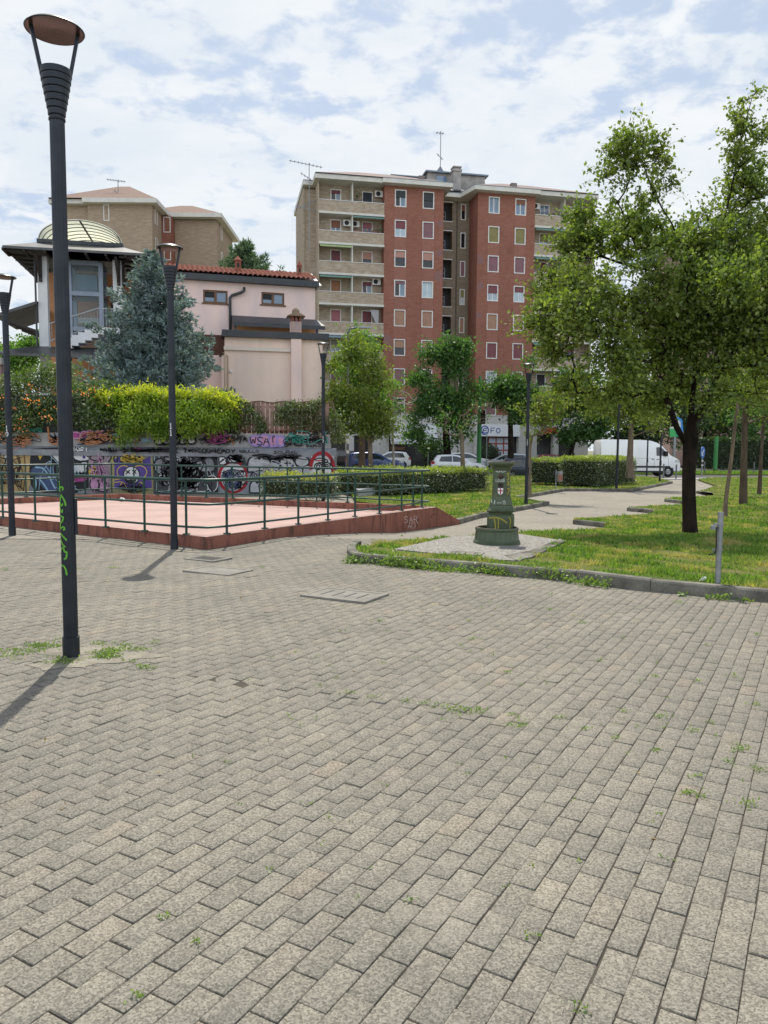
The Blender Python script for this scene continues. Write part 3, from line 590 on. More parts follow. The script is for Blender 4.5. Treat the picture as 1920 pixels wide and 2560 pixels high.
# ---------------------------------------------------------------- grey post, bin, litter
GALV = M('galvanised', (.30, .32, .34), (.22, .24, .26), 9, .42, .6)
p = GT(1794, 1462, .1); top = P(1802, 1280, p.y)
e = thing('metal_post', 'short grey metal post with clamps and dangling cable on right lawn', 'post', p); H = top.z-p.z; dx = top.x-p.x
MB().tube([(0, 0, -.05), (dx, 0, H)], .031, 16).build('tube', GALV, e, auto=50)
for f in (.48, .83):
    mb = MB(); mb.lathe([(.031, -.012), (.038, -.012), (.038, .012), (.031, .012)], 20, (dx*f, 0, H*f)); mb.box(dx*f-.075, dx*f-.036, -.012, .012, H*f-.012, H*f+.012); mb.build('clamp', GALV, e)
MB().tube([(dx*.84-.05, -.03, H*.8), (dx*.7-.055, -.035, H*.7), (dx*.6-.05, -.04, H*.55), (dx*.5-.06, -.04, H*.44), (dx*.45-.13, -.04, H*.42)], .008, 6).build('cable', M('black_rubber', (.015, .015, .015), rough=.6), e)
MB().box(-.11, -.06, -.035, .0, H*.76, H*.82).build('bracket', GALV, e, bevel=.004)
p = GT(1757, 1453, .1); 
mb = MB(); rr = random.Random(3); mb.lathe([(.0, .0), (.03, .004), (.036, .02), (.025, .04), (.01, .045)], 9, p); mb.v = [(x+rr.uniform(-.018, .018), y+rr.uniform(-.018, .018), z+rr.uniform(-.01, .01)) for x, y, z in mb.v]
tag(mb.build('crumpled_paper', WHITEP), 'crumpled white paper lying in the grass by the grey post', 'litter')
p = G(305, 1253, .04); mb = MB(); mb.lathe([(.0, .0), (.07, .005), (.08, .05), (.04, .1), (.01, .11)], 9, p); mb.v = [(x+rr.uniform(-.03, .03), y+rr.uniform(-.03, .03), z+rr.uniform(-.01, .01)) for x, y, z in mb.v]
tag(mb.build('crumpled_paper', WHITEP), 'crumpled white paper at the far side of pink platform floor', 'litter')
p = GT(1389, 1227, .1); e = thing('litter_bin', 'small grey litter bin hung on a post before the hedge', 'litter bin', p)
MB().tube([(0, 0, 0), (0, 0, .93)], .025, 10).build('post', GALV, e, auto=50)
s = .17
MB().lathe([(.10, .40), (.125, .42), (.125, .84), (.12, .86), (.11, .86), (.11, .6)], 20, (s, 0, 0)).build('bucket', M('bin_grey', (.26, .25, .24), (.2, .15, .13), 6, .5, .3), e, auto=40)
MB().lathe([(.126, .75), (.13, .75), (.13, .87), (.126, .87)], 20, (s, 0, 0)).build('band', GALV, e, auto=40)
MB().box(s-.085, s+.085, -.131, -.1245, .47, .72).build('notice', M('faded_red', (.25, .09, .06), (.3, .15, .11), 12, .7), e)
for x in (.03,): MB().bar((0, 0, .8), (s-.11, 0, .8), .03).build('bracket', GALV, e)
p = GT(885, 1226, .1); q1, q2, q3, q4 = [GT(*q, .1) for q in ((838, 1212), (925, 1209), (950, 1238), (896, 1242))]
tag(MB().prism([(q.x, q.y) for q in (q1, q2, q3, q4)], -.3, .17).build('stone_slab', M('grey_stone', (.32, .33, .35), (.25, .26, .28), 2, .7)), 'flat grey stone slab lying on lawn before the long hedge', 'slab')
# ================================================================ APARTMENT BLOCK
TANB = brickmat('tan_brick', (.50, .41, .31), (.40, .32, .235), (.46, .40, .33), .42, .085, .006, (.25, .19, .14), .6, stain=(.5, .46, .40), sfac=.25)
REDB = brickmat('red_brick', (.31, .128, .09), (.255, .102, .072), (.25, .11, .08), .30, .075, .006, (.34, .18, .14), .45, stain=(.19, .083, .062), sfac=.4)
REDV = brickmat('red_brick_upright', (.33, .155, .115), (.265, .118, .088), (.27, .13, .1), .30, .07, .006, (.38, .16, .12), .4, vert=True)
REDP = M('patched_brick', (.22, .12, .115), (.26, .14, .13), 9, .9)
STONE = brickmat('travertine', (.60, .58, .54), (.53, .51, .48), (.36, .35, .33), 1.3, .62, .008, (.45, .44, .42), .4)
TRIM = M('cream_trim', (.66, .64, .58), (.57, .55, .50), 1.5, .8)
STUCCO = M('weathered_stucco', (.42, .40, .37), (.24, .23, .22), 1.3, .9)
TILEF = M('flat_roof_tile', (.23, .16, .14), (.17, .13, .12), 3, .9, 0, .6, 12)
ZINC = M('zinc', (.20, .24, .28), (.15, .18, .21), 3, .45, .5)
WHITEW = M('window_white', (.74, .73, .70), (.64, .63, .61), 5, .5)
AWG = M('green_awning', (.16, .29, .25), (.12, .23, .2), 3, .8); AWY = M('yellow_green_awning', (.45, .52, .22), (.32, .45, .25), 3, .8); AWB = M('blue_grey_awning', (.2, .3, .36), (.16, .24, .3), 3, .8)
SHC = {k: M('shutter_'+k, c, tuple(.85*x for x in c), 3, .7, 0, .3, 4) for k, c in dict(maroon=(.20, .07, .08), salmon=(.46, .25, .2), tan=(.38, .22, .15), mauve=(.24, .12, .14), olive=(.25, .215, .09), orange=(.40, .19, .10), pink=(.40, .16, .18), navy=(.03, .035, .05), grey=(.30, .29, .26), brown=(.25, .105, .065), teal=(.045, .055, .06), black=(.03, .027, .035)).items()}
GLS = {'blue': M('glass_blue', (.10, .16, .24), (.14, .22, .33), 1.5, .08, spec=.9), 'pale': M('glass_pale', (.42, .52, .58), (.36, .46, .53), 2, .12, spec=.8), 'dark': M('glass_dark', (.012, .013, .016), rough=.06, spec=.6), 'curtain': M('net_curtain', (.48, .52, .58), (.38, .42, .5), 6, .8)}
WCACHE = {}
def wmesh(key, fn):
    if key not in WCACHE: WCACHE[key] = fn()
    return WCACHE[key]
def link_mesh(name, me, parent, loc, rz=0):
    o = bpy.data.objects.new(name, me); COL.objects.link(o); o.parent = parent; o.location = loc; o.rotation_euler.z = rz; return o
def mesh_of(mb, mats):
    o = mb.build('tmp', mats); me = o.data; bpy.data.objects.remove(o); return me
def window(parent, u, v, z, spec, w=1.15, h=1.62, rz=0, frame=True):
    """spec 'shutterfraction:shuttercolour:glass'; local facade x right, y into the wall"""
    fr, colr, gl = spec.split(':'); fr = float(fr)
    def mk_frame():
        mb = MB(); b = .085; a, c = w/2, h/2
        for x0, x1, z0, z1 in ((-a, a, c-b, c), (-a, a, -c, -c+b), (-a, -a+b, -c+b, c-b), (a-b, a, -c+b, c-b)): mb.box(x0, x1, -.05, .16, z0, z1)
        if gl in ('blue', 'pale', 'curtain', 'half'):
            s = .045
            for x0, x1, z0, z1 in ((-a+b, a-b, -c+b, -c+b+s), (-.05, .05, -c+b, c-b), (-a+b, -a+b+s, -c+b, c-b), (a-b-s, a-b, -c+b, c-b)): mb.box(x0, x1, .10, .135, z0, z1)
        return mesh_of(mb, WHITEW)
    f = link_mesh('window', wmesh(('f', gl in ('blue', 'pale', 'curtain', 'half'), w, h), mk_frame), parent, (u, v, z), rz)
    zi = h/2-.085; wi = w/2-.085; zs = zi-2*zi*fr
    if fr > 0:
        link_mesh('shutter', wmesh(('s', fr, colr, w, h), lambda: mesh_of(MB().box(-wi, wi, .06, .085, zs, zi), SHC[colr])), f, (0, 0, 0))
    if fr < 1:
        def mk():
            mb = MB()
            if gl == 'half':
                mb.box(-wi, 0, .16, .18, -zi, zs); mb.k = 1; mb.box(0, wi, .14, .16, -zi, zs); return mesh_of(mb, [GLS['dark'], GLS['blue']])
            mb.box(-wi, wi, .14, .16, -zi, zs); return mesh_of(mb, GLS[gl])
        link_mesh('pane', wmesh(('p', fr, gl, w, h), mk), f, (0, 0, 0))
    return f
def wall_holes(mb, u0, u1, z0, z1, v, holes, depth=.2, thick=.3):
    us = sorted({u0, u1, *[a for h in holes for a in h[:2]]}); zs = sorted({z0, z1, *[a for h in holes for a in h[2:]]})
    for a, b in zip(us, us[1:]):
        for c, d in zip(zs, zs[1:]):
            mu, mz = (a+b)/2, (c+d)/2
            if any(h[0] < mu < h[1] and h[2] < mz < h[3] for h in holes): continue
            mb.add([(a, v, c), (b, v, c), (b, v, d), (a, v, d)], [(0, 1, 2, 3)])
    for a, b, c, d in holes:
        mb.add([(a, v, c), (b, v, c), (b, v, d), (a, v, d), (a, v+depth, c), (b, v+depth, c), (b, v+depth, d), (a, v+depth, d)], [(0, 1, 5, 4), (1, 2, 6, 5), (2, 3, 7, 6), (3, 0, 4, 7), (4, 5, 6, 7)])
BA = R(11.5); blk = thing('apartment_block', 'eight storey red and tan brick apartment block with balconies and ground floor shops', 'building', (1.4, 76.7, 0), BA)
ZR = [25.81-2.85*k for k in range(8)]; ZT, ZG = 27.05, 5.0
def red_wing(u0, u1, cols, specs, side=None):
    mb = MB(); hs = [(u-.5, u+.5, z-.74, z+.74) for u in cols for z in ZR]
    wall_holes(mb, u0, u1, ZG, ZT, 0, hs)
    mb.add([(u0, 0, ZG), (u0, 4, ZG), (u0, 4, ZT), (u0, 0, ZT)], [(0, 1, 2, 3)]); mb.add([(u1, 0, ZG), (u1, 4, ZG), (u1, 4, ZT), (u1, 0, ZT)], [(0, 1, 2, 3)])
    mb.k = 1
    for u in cols:
        for i in range(8):
            zt = ZR[i]-.82; zb = (ZR[i+1]+.82) if i < 7 else ZG+.05
            mb.add([(u-.6, -.018, zb), (u+.6, -.018, zb), (u+.6, -.018, zt), (u-.6, -.018, zt), (u-.6, .01, zb), (u+.6, .01, zb), (u+.6, .01, zt), (u-.6, .01, zt)], [(0, 1, 2, 3), (0, 4, 5, 1), (1, 5, 6, 2), (2, 6, 7, 3), (3, 7, 4, 0)])
    mb.build('wall', [REDB, REDV], blk)
    for ci, u in enumerate(cols):
        for k in range(8):
            if specs[ci][k]: window(blk, u, 0, ZR[k], specs[ci][k])
red_wing(-1.6, 4.33, (0, 2.78), [['.42:teal:half', '.48:maroon:pale', '.42:salmon:dark', '.2:mauve:half', '1:tan:dark', '.5:tan:dark', '1:mauve:dark', '1:black:dark'], ['.5:teal:dark', '1:mauve:dark', '.5:salmon:dark', '0:tan:pale', '1:tan:dark', '.62:tan:half', '1:mauve:dark', '1:black:dark']])
red_wing(7.86, 13.87, (9.53, 12.32), [['0:tan:blue', '1:olive:dark', '1:mauve:dark', '.5:maroon:curtain', '1:tan:dark', '1:maroon:dark', '.0:tan:curtain', '1:mauve:dark'], ['.3:brown:blue', '.96:olive:dark', '1:mauve:dark', '.35:maroon:pale', '1:tan:dark', '1:maroon:dark', '.5:brown:dark', '1:black:dark']])
rr = random.Random(5)
for u, z, s in ((4.0, 23.7, .45), (4.0, 20.9, .5), (3.95, 18.6, .7), (8.2, 20.5, .6), (8.2, 17.9, .6), (-1.2, 12.3, .75), (13.5, 15.3, .4), (8.1, 15, .5)):
    mb = MB()
    for i in range(6):
        a = rr.uniform(-.5, .5)*s*.5; b = (i-3)*.24*s; w = s*rr.uniform(.5, .95)*(1-abs(i-2.5)/5)
        u0 = max(u+a-w, -1.58); u1 = min(u+a+w, 4.31 if u < 6 else 13.8)
        if u > 6: u0 = max(u0, 7.9)
        mb.add([(u0, -.006, z+b), (u1, -.006, z+b), (u1, -.006, z+b+.22*s), (u0, -.006, z+b+.22*s)], [(0, 1, 2, 3)])
    mb.build('patched_brickwork', REDP, blk)
BV = 1.25
def balcony_zone(u0, u1, div, cols, specs, outer):
    mb = MB(); hs = [(u-.46, u+.46, z-.74, z+.74) for u in cols for z in ZR]
    wall_holes(mb, u0, u1, ZG, ZT, BV, hs)
    e = u0 if outer < 0 else u1
    mb.box(e-.12 if outer < 0 else e, e if outer < 0 else e+.12, .0, 10, ZG, ZT)
    mb.build('wall', TANB, blk)
    for k in range(8):
        z = ZR[k]
        MB().box(u0, u1, .02, .14, z-1.66, z-.62).build('parapet', TANB, blk)
        MB().box(u0, u1, -.03, .17, z-.62, z-.57).build('parapet_cap', WHITEW, blk)
        MB().box(u0-.02, u1+.02, -.04, BV, z-1.86, z-1.66).build('balcony_slab', TRIM, blk)
        MB().box(div-.06, div+.06, .10, BV, z-.57, z+1.0 if k else ZT).build('divider', TRIM, blk)
        for ci, u in enumerate(cols):
            if specs[ci][k]: window(blk, u, BV, z, specs[ci][k], 1.06, 1.62)
balcony_zone(-7.93, -1.6, -4.7, (-6.16, -3.05), [['.2:maroon:half', '.45:brown:blue', '1:maroon:dark', '1:orange:dark', '1:pink:dark', '.5:grey:curtain', '1:mauve:dark', '.5:tan:dark'], ['1:navy:dark', '.4:pink:blue', '.45:salmon:dark', '.25:maroon:half', '1:maroon:dark', '.4:brown:dark', '1:mauve:dark', '.5:tan:dark']], -1)
balcony_zone(13.87, 20.2, 17.1, (15.4, 18.6), [['0:tan:blue', '.5:olive:curtain', '1:maroon:dark', '1:maroon:dark', '1:tan:dark', '1:maroon:dark', '1:black:dark', '.5:tan:dark'], ['.4:tan:dark', '.7:orange:curtain', '1:mauve:dark', '.5:tan:dark', '1:tan:dark', '.3:maroon:dark', '.1:brown:dark', '1:maroon:dark']], 1)
mb = MB(); mb.box(-9.1, -8.05, 2.2, 10, ZG, ZT-.3); mb.box(-9.25, -9.1, 2.1, 10, ZG, ZT-.3); mb.build('wall', TANB, blk)
for u0, u1, k, m_ in ((-4.64, -1.65, 1, AWG), (-7.85, -4.8, 2, AWY), (-7.85, -4.8, 3, AWG), (-7.85, -4.8, 5, AWB), (13.95, 17, 1, AWG), (13.95, 17, 2, AWG), (13.95, 17, 3, AWG), (13.95, 17.0, 5, AWG), (17.2, 20.1, 6, AWB)):
    z = ZR[k-1]-1.86; MB().add([(u0, -.32, z-.22), (u1, -.32, z-.22), (u1, .12, z-.02), (u0, .12, z-.02), (u0, -.34, z-.30), (u1, -.34, z-.30), (u1, .12, z-.09), (u0, .12, z-.09)], [(0, 1, 2, 3), (4, 7, 6, 5), (0, 4, 5, 1), (1, 5, 6, 2), (2, 6, 7, 3), (3, 7, 4, 0)]).build('awning', m_, blk)
for u, v, z in ((-5.05, 1.0, ZR[1]+.45), (-4.28, 1.0, ZR[1]+.4), (-1.95, 1.0, ZR[0]+.55), (-2.15, 1.0, ZR[3]+.7), (14.3, 1.0, ZR[0]+.5), (14.2, 1.0, ZR[3]+.5), (17.9, 1.0, ZR[6]+.5), (19.4, 1.0, ZR[7]+.5)):
    ac = MB().box(-.42, .42, -.2, .1, -.3, .3).build('air_conditioner', WHITEW, blk, bevel=.03); ac.location = (u, v, z)
    fm = MB(); fm.lathe([(.0, .004), (.22, .004), (.23, 0)], 20, M=Matrix.Translation((-.1, -.2, 0)) @ Matrix.Rotation(R(90), 4, 'X')); fm.build('fan_grille', DARK, ac)
PLANT = leafmat('balcony_plants', (.04, .08, .02), (.09, .14, .03)); POT = M('terracotta', (.36, .13, .07), (.28, .1, .06), 6, .8)
for i in range(7):
    u = -4.4+i*.4; p_ = MB().lathe([(.06, 0), (.09, .18), (.0, .18)], 8, (u, .12, ZR[1]-.56)); p_.build('flower_pot', POT, blk)
for u, z in ((-2.2, ZR[5]-.1), (-1.9, ZR[5]-.9), (-2.1, ZR[6]+.6), (-1.95, ZR[1]-.35), (-4.1, ZR[0]+.1)):
    n = 70; c = RNG.normal(0, 1, (n, 3))*(.22, .1, .3)+(u, .35, z); d = RNG.normal(0, .07, (n, 3)); e_ = RNG.normal(0, .07, (n, 3))
    np_obj('balcony_plant', np.stack([c, c+d, c+d+e_, c+e_], 1).reshape(-1, 3), np.arange(4*n).reshape(-1, 4), PLANT, blk)
for u0, u1, k in ((-4.6, -1.7, 0), (-4.6, -1.7, 1), (13.95, 17, 0)):
    mb = MB()
    for zz_ in (.12, .24): mb.bar((u0, .08, ZR[k]-.57+zz_), (u1, .08, ZR[k]-.57+zz_), .025)
    for i in range(16): mb.bar((u0+(u1-u0)*i/15, .08, ZR[k]-.57), (u0+(u1-u0)*i/15, .08, ZR[k]-.33), .02)
    mb.build('balcony_rail', M('dark_iron', (.03, .03, .035), rough=.5, metal=.4), blk)
MB().add([(-2.9, .4, ZR[4]+.75), (-2.0, .4, ZR[4]+.75), (-2.05, .45, ZR[4]-.75), (-2.25, .42, ZR[4]-.6), (-2.5, .42, ZR[4]-.1)], [(0, 1, 2, 3, 4)]).build('hanging_net', M('white_net', (.42, .42, .44), (.34, .34, .36), 14, .9), blk)
# stair recess
RV = 2.8; mb = MB(); lg = [(5.0, 6.05, z-1.0, z+.85) for z in ZR[:7]]; sl = [(7.0, 7.42, z-.72, z+.72) for z in ZR[:7]]
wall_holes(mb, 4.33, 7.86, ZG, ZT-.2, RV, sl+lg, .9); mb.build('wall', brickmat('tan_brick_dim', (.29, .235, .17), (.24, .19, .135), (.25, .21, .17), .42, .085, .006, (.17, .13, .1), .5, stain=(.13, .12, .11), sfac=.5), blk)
for k in range(7):
    z = ZR[k]; window(blk, 7.21, RV, z, ['.4:brown:dark', '0:tan:dark', '1:mauve:dark', '.5:olive:curtain', '1:tan:dark', '1:tan:dark', '0:tan:dark'][k], .56, 1.6)
    MB().box(4.95, 6.1, RV-.03, RV+.02, z+.85, z+.93).build('loggia_head', WHITEW, blk); MB().box(4.95, 6.1, RV-.03, RV+.05, z-1.07, z-1.0).build('loggia_sill', WHITEW, blk)
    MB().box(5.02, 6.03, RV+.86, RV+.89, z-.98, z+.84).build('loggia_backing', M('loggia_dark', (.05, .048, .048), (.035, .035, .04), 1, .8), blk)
    mb = MB()
    for x0, x1, z0, z1 in ((5.1, 5.55, -.9, -.84), (5.1, 5.55, -.36, -.3), (5.1, 5.55, .1, .16), (5.1, 5.16, -.9, .1), (5.5, 5.56, -.9, .1)): mb.box(x0, x1, RV+.80, RV+.85, z+z0, z+z1)
    mb.build('inner_window', M('grey_sash', (.3, .33, .36), rough=.6), blk)
MB().tube([(6.55, RV-.06, ZG), (6.55, RV-.06, ZT-.2)], .06, 8).build('drainpipe', M('brown_pipe', (.12, .09, .07), rough=.6), blk)
# eaves and roofs
ev = [(-8.4, -.62), (-1.9, -.62), (-1.9, -.85), (5.0, -.85), (5.0, 1.9), (6.6, 1.9), (7.25, -.85), (14.1, -.85), (14.1, -.62), (20.4, -.62), (20.4, 12), (-9.3, 12), (-9.3, 1.5), (-8.4, 1.5)]
MB().prism(ev, ZT-.1, ZT+.3).build('eaves', TRIM, blk); MB().prism([(x*1.0, y-.03 if y < 2 else y) for x, y in ev], ZT+.3, ZT+.36).build('gutter', ZINC, blk)
def hip(u0, u1, v0, v1, z, h, inset):
    return MB().add([(u0, v0, z), (u1, v0, z), (u1, v1, z), (u0, v1, z), (u0+inset, (v0+v1)/2, z+h), (u1-inset, (v0+v1)/2, z+h)], [(0, 1, 5, 4), (1, 2, 5), (2, 3, 4, 5), (3, 0, 4)])
hip(-8.35, 5.0, -.8, 12, ZT+.362, 2.5, 5.0).build('roof', TILEF, blk); hip(7.2, 20.35, -.8, 12, ZT+.362, 2.5, 5.0).build('roof', TILEF, blk)
MB().add([(4.6, 2.0, ZT+.57), (7.2, 2.0, ZT+.57), (7.2, 5.0, ZT+1.9), (4.6, 5.0, ZT+1.9)], [(0, 1, 2, 3)]).build('roof', M('slate', (.06, .07, .09), (.09, .1, .12), 4, .6, 0, .4, 8), blk)
mb = MB(); mb.box(4.0, 10.2, 5, 10, ZT, 30.25); mb.build('stair_tower', STUCCO, blk); MB().box(3.7, 10.5, 4.7, 10.4, 30.25, 30.4).build('roof_cap', ZINC, blk)
mb = MB(); mb.box(0.5, 3.9, 6, 10, ZT, 29.95); mb.box(10.3, 12.4, 6, 10, ZT, 29.7); mb.build('attic_wall', STUCCO, blk); MB().box(.2, 3.95, 5.7, 10.2, 29.95, 30.05).build('roof_cap', ZINC, blk); MB().box(10.3, 12.8, 5.7, 10.2, 29.7, 29.8).build('roof_cap', ZINC, blk)
MB().box(4.9, 6.0, 4.93, 5.02, ZT+1.3, ZT+2.9).build('roof_window', GLS['blue'], blk)
def zat(py, Yd): return P(1140, py, Yd).z
chy = [zat(488, 80.5), zat(410, 80.5)]
ch = MB().box(6.2, 7.0, 3.1, 4.0, ZT, chy[1]-.5).build('chimney', STUCCO, blk); mb = MB(); mb.box(6.1, 7.1, 3.0, 4.1, chy[1]-.5, chy[1]-.3); mb.box(6.3, 6.9, 3.2, 3.9, chy[1]-.3, chy[1]-.12); mb.box(6.15, 7.05, 3.05, 4.05, chy[1]-.12, chy[1]); mb.build('chimney_cap', STUCCO, ch)
for u in (2.3, 11.9): MB().box(u-.3, u+.3, .8, 1.3, ZT+.6, ZT+1.35).build('vent', M('vent_grey', (.2, .17, .16), rough=.9), blk)
def antenna(u, v, z0, z1, arms, parent):
    mb = MB(); mb.bar((u, v, z0), (u, v, z1), .07)
    for z, L, tilt, n in arms:
        a, b = Vector((u-L*.6, v, z+tilt)), Vector((u+L*.4, v, z-tilt)); mb.bar(a, b, .05)
        for i in range(n): q = a.lerp(b, (i+.5)/n); mb.bar(q+Vector((0, -.3, 0)), q+Vector((0, .3, 0)), .025); mb.bar(q+Vector((0, 0, -.14)), q+Vector((0, 0, .14)), .025)
    return mb.build('antenna', M('antenna_metal', (.25, .26, .28), rough=.5, metal=.5), parent)
antenna(-8.75, 1.2, 20.5, 28.9, ((28.75, 3.2, .2, 9), (27.5, 1.4, .4, 5), (25.0, 1.7, -.45, 5), (24.6, 2.2, .2, 4)), blk)
antenna(5.6, 6, 30.4, 34.9, ((34.7, .9, .02, 3), (32.3, .7, .3, 2)), blk)
MB().lathe([(.7, 0), (.0, 1.0)], 4, (5.6, 6, 30.4)).build('roof_cap', ZINC, blk)
# ground floor
op = [(-7.2, -5.3, -.4, 2.9), (-4.5, -2.8, -.4, 2.9), (-1.0, 3.7, -.4, 4.0), (8.3, 12.6, -.4, 4.1), (14.6, 16.4, -.4, 3.4), (17.0, 18.6, -.4, 3.6)]
mb = MB(); wall_holes(mb, -9.2, 4.33, -.5, ZG, -.08, op[:3], .9); wall_holes(mb, 7.86, 20.3, -.5, ZG, -.08, op[3:], .9); wall_holes(mb, 4.33, 7.86, -.5, ZG, .5, [], .5)
mb.box(-9.2, 4.4, -.12, -.0, ZG, ZG+.08); mb.box(7.8, 20.3, -.12, -.0, ZG, ZG+.08); mb.add([(4.33, -.08, -.5), (4.33, .5, -.5), (4.33, .5, ZG), (4.33, -.08, ZG)], [(0, 1, 2, 3)]); mb.add([(7.86, -.08, -.5), (7.86, .5, -.5), (7.86, .5, ZG), (7.86, -.08, ZG)], [(0, 1, 2, 3)])
mb.build('ground_floor_wall', STONE, blk)
SHOPD = M('shop_dark', (.03, .03, .033), (.05, .045, .045), 1, .25)
for a, b, c, d in op: MB().box(a+.01, b-.01, .55, .6, c+.01, d-.01).build('shopfront', SHOPD, blk)
aw = newmat('striped_awning'); m, t, o = aw; s_ = nd(t, 'ShaderNodeSeparateXYZ', i_0=nd(t, 'ShaderNodeTexCoord').outputs['Object']); fr_ = nmath(t, 'FRACT', nmath(t, 'MULTIPLY', s_.outputs[2], 2.2))
princ(t, o, nmix(t, nmath(t, 'GREATER_THAN', fr_, .82), (.62, .63, .63), (.42, .44, .46)), .85); aw = m
mb = MB(); mb.add([(-1.0, -.1, 4.1), (3.8, -.1, 4.1), (3.8, -.95, 2.35), (-1.0, -.95, 2.35)], [(0, 1, 2, 3)])
for i in range(16): u = -1.0+4.8*i/16; w = 4.8/16; mb.add([(u, -.95, 2.35), (u+w, -.95, 2.35), (u+w, -.96, 2.14), (u+w/2, -.96, 2.06), (u, -.96, 2.14)], [(0, 1, 2, 3, 4)])
mb.build('shop_awning', aw, blk)
PAP = M('paper_poster', (.62, .64, .66), (.3, .38, .5), 9, .6); mb = MB(); mb2 = MB()
mb2.box(9.5, 12.0, .40, .45, .2, 2.9)
for i in range(3):
    for j in range(4): mb.box(9.58+i*.82, 10.26+i*.82, .37, .395, .3+j*.66, .82+j*.66)
mb2.build('poster_board', M('red_board', (.32, .05, .03), rough=.6), blk); mb.build('poster', PAP, blk)
MB().box(8.2, 12.7, -.2, -.1, 2.95, 4.15).build('shop_sign', M('sign_white', (.74, .76, .78), rough=.4), blk)
mb = MB(); mp = lambda u, z: (u, -.206, z)
ring = [(8.9+.38*math.cos(a), 3.55+.42*math.sin(a)) for a in np.linspace(0, 2*math.pi, 40)]
ribbon(mb, ring, .11, mp); ribbon(mb, [(8.72, 3.3), (8.72, 3.62), (8.85, 3.75), (9.16, 3.75)], .1, mp); ribbon(mb, [(8.74, 3.52), (9.1, 3.54)], .09, mp); ribbon(mb, [(8.6, 3.4), (8.85, 3.25), (9.15, 3.35)], .09, mp)
write(mb, 'FO', 9.55, 3.28, .5, .42, .09, mp, 1.35, 0, 0); mb.build('sign_lettering', M('sign_blue', (.02, .06, .3), rough=.4), blk, fix=False)
MB().box(15.0, 16.6, -.5, -.05, 3.3, 3.9).build('shop_awning', M('red_awning', (.42, .05, .03), rough=.7), blk)
for j in range(4): MB().box(-.85, .75, .42, .5, .5+j*.5, .82+j*.5).build('shop_display', M('display_brown', (.22, .1, .06), (.3, .2, .12), 8, .7), blk)
# ================================================================ TAN BLOCK BEHIND (left)
TAN2 = brickmat('tan_brick_rear', (.42, .325, .235), (.34, .26, .185), (.36, .29, .22), .5, .12, .006, (.24, .18, .13), .5)
tb_ = thing('apartment_block', 'tan brick apartment block with low hipped roof behind the pale tower', 'building', (-25.2, 85, 0))
e1 = P(393, 512, 85).z; 
mb = MB(); mb.box(-6.9, 0, 0, 12, -.4, e1); mb.box(-10.2, -6.9, .5, 12, -.4, e1); mb.build('wall', TAN2, tb_)
mb = MB(); mb.box(1.05, 5.9, 5.2, 14, -.4, e1-.1); mb.build('wall', TAN2, tb_)
MB().box(0.01, 1.04, 3.6, 12, -.4, e1-.1).build('wall', REDB, tb_)
evp = [(-21, -.3), (-5.6, -.3), (-5.6, -.9), (.7, -.9), (.9, 4.3), (6.8, 4.3), (6.8, 15), (-21, 15)]
evp = [(-11, -.3), (-7.2, -.3), (-7.2, -.8), (.75, -.8), (.75, 4.2), (6.6, 4.2), (6.6, 15), (-11, 15)]
MB().prism(evp, e1, e1+.45).build('eaves', TRIM, tb_)
hip(-10.9, .7, -.7, 14, e1+.46, 3.6, 5.2).build('roof', M('brown_tile', (.20, .125, .095), (.15, .095, .075), 3, .9, 0, .7, 9), tb_); hip(-4, 6.5, 4.3, 15, e1+.46, 2.4, 4.5).build('roof', MATS['brown_tile'], tb_)
zc = P(283, 532, 85).z
for k in range(5):
    window(tb_, -4.9, 0, zc-3.05*k, '.45:brown:curtain' if k != 1 else '.3:brown:dark', .62, 1.7)
    window(tb_, 0.6, 3.6, zc-.2-3.05*k, '0:tan:blue', .8, 1.7)
    f = window(tb_, .0, 1.5, zc-3.05*k, '.5:brown:dark', .9, 1.6, R(90))
    f = window(tb_, 5.9, 7.5, zc-3.05*k, '.5:brown:dark', .9, 1.6, R(90))
antenna(-4.6, 3, e1+.6, e1+3.6, ((e1+3.5, 2.1, .12, 7), (e1+2.2, .9, .3, 3)), tb_)
MB().box(-10.9, -10.25, 1.0, 3.2, e1-2.6, e1-1.4).build('balcony', TRIM, tb_)
# pinkish block seen through the tree
rb = thing('apartment_block', 'dull pink block with grey eaves, glimpsed through the big tree crown', 'building', (38.5, 104, 0), R(-6)); ez = P(1640, 612, 104).z
MB().box(0, 26, 0, 12, -.4, ez).build('wall', M('dull_pink', (.36, .25, .22), (.3, .2, .18), 1, .9), rb); MB().box(-.8, 27, -.8, 13, ez, ez+.5).build('eaves', M('grey_eaves', (.33, .35, .37), rough=.7), rb)
hip(-.7, 26.8, -.7, 12.8, ez+.505, 2, 6).build('roof', TILEF, rb)
for i in range(7):
    for k in range(6): window(rb, 1.9+i*3.5, 0, ez-2.2-3.1*k, '.5:brown:dark', 1.3, 1.7)
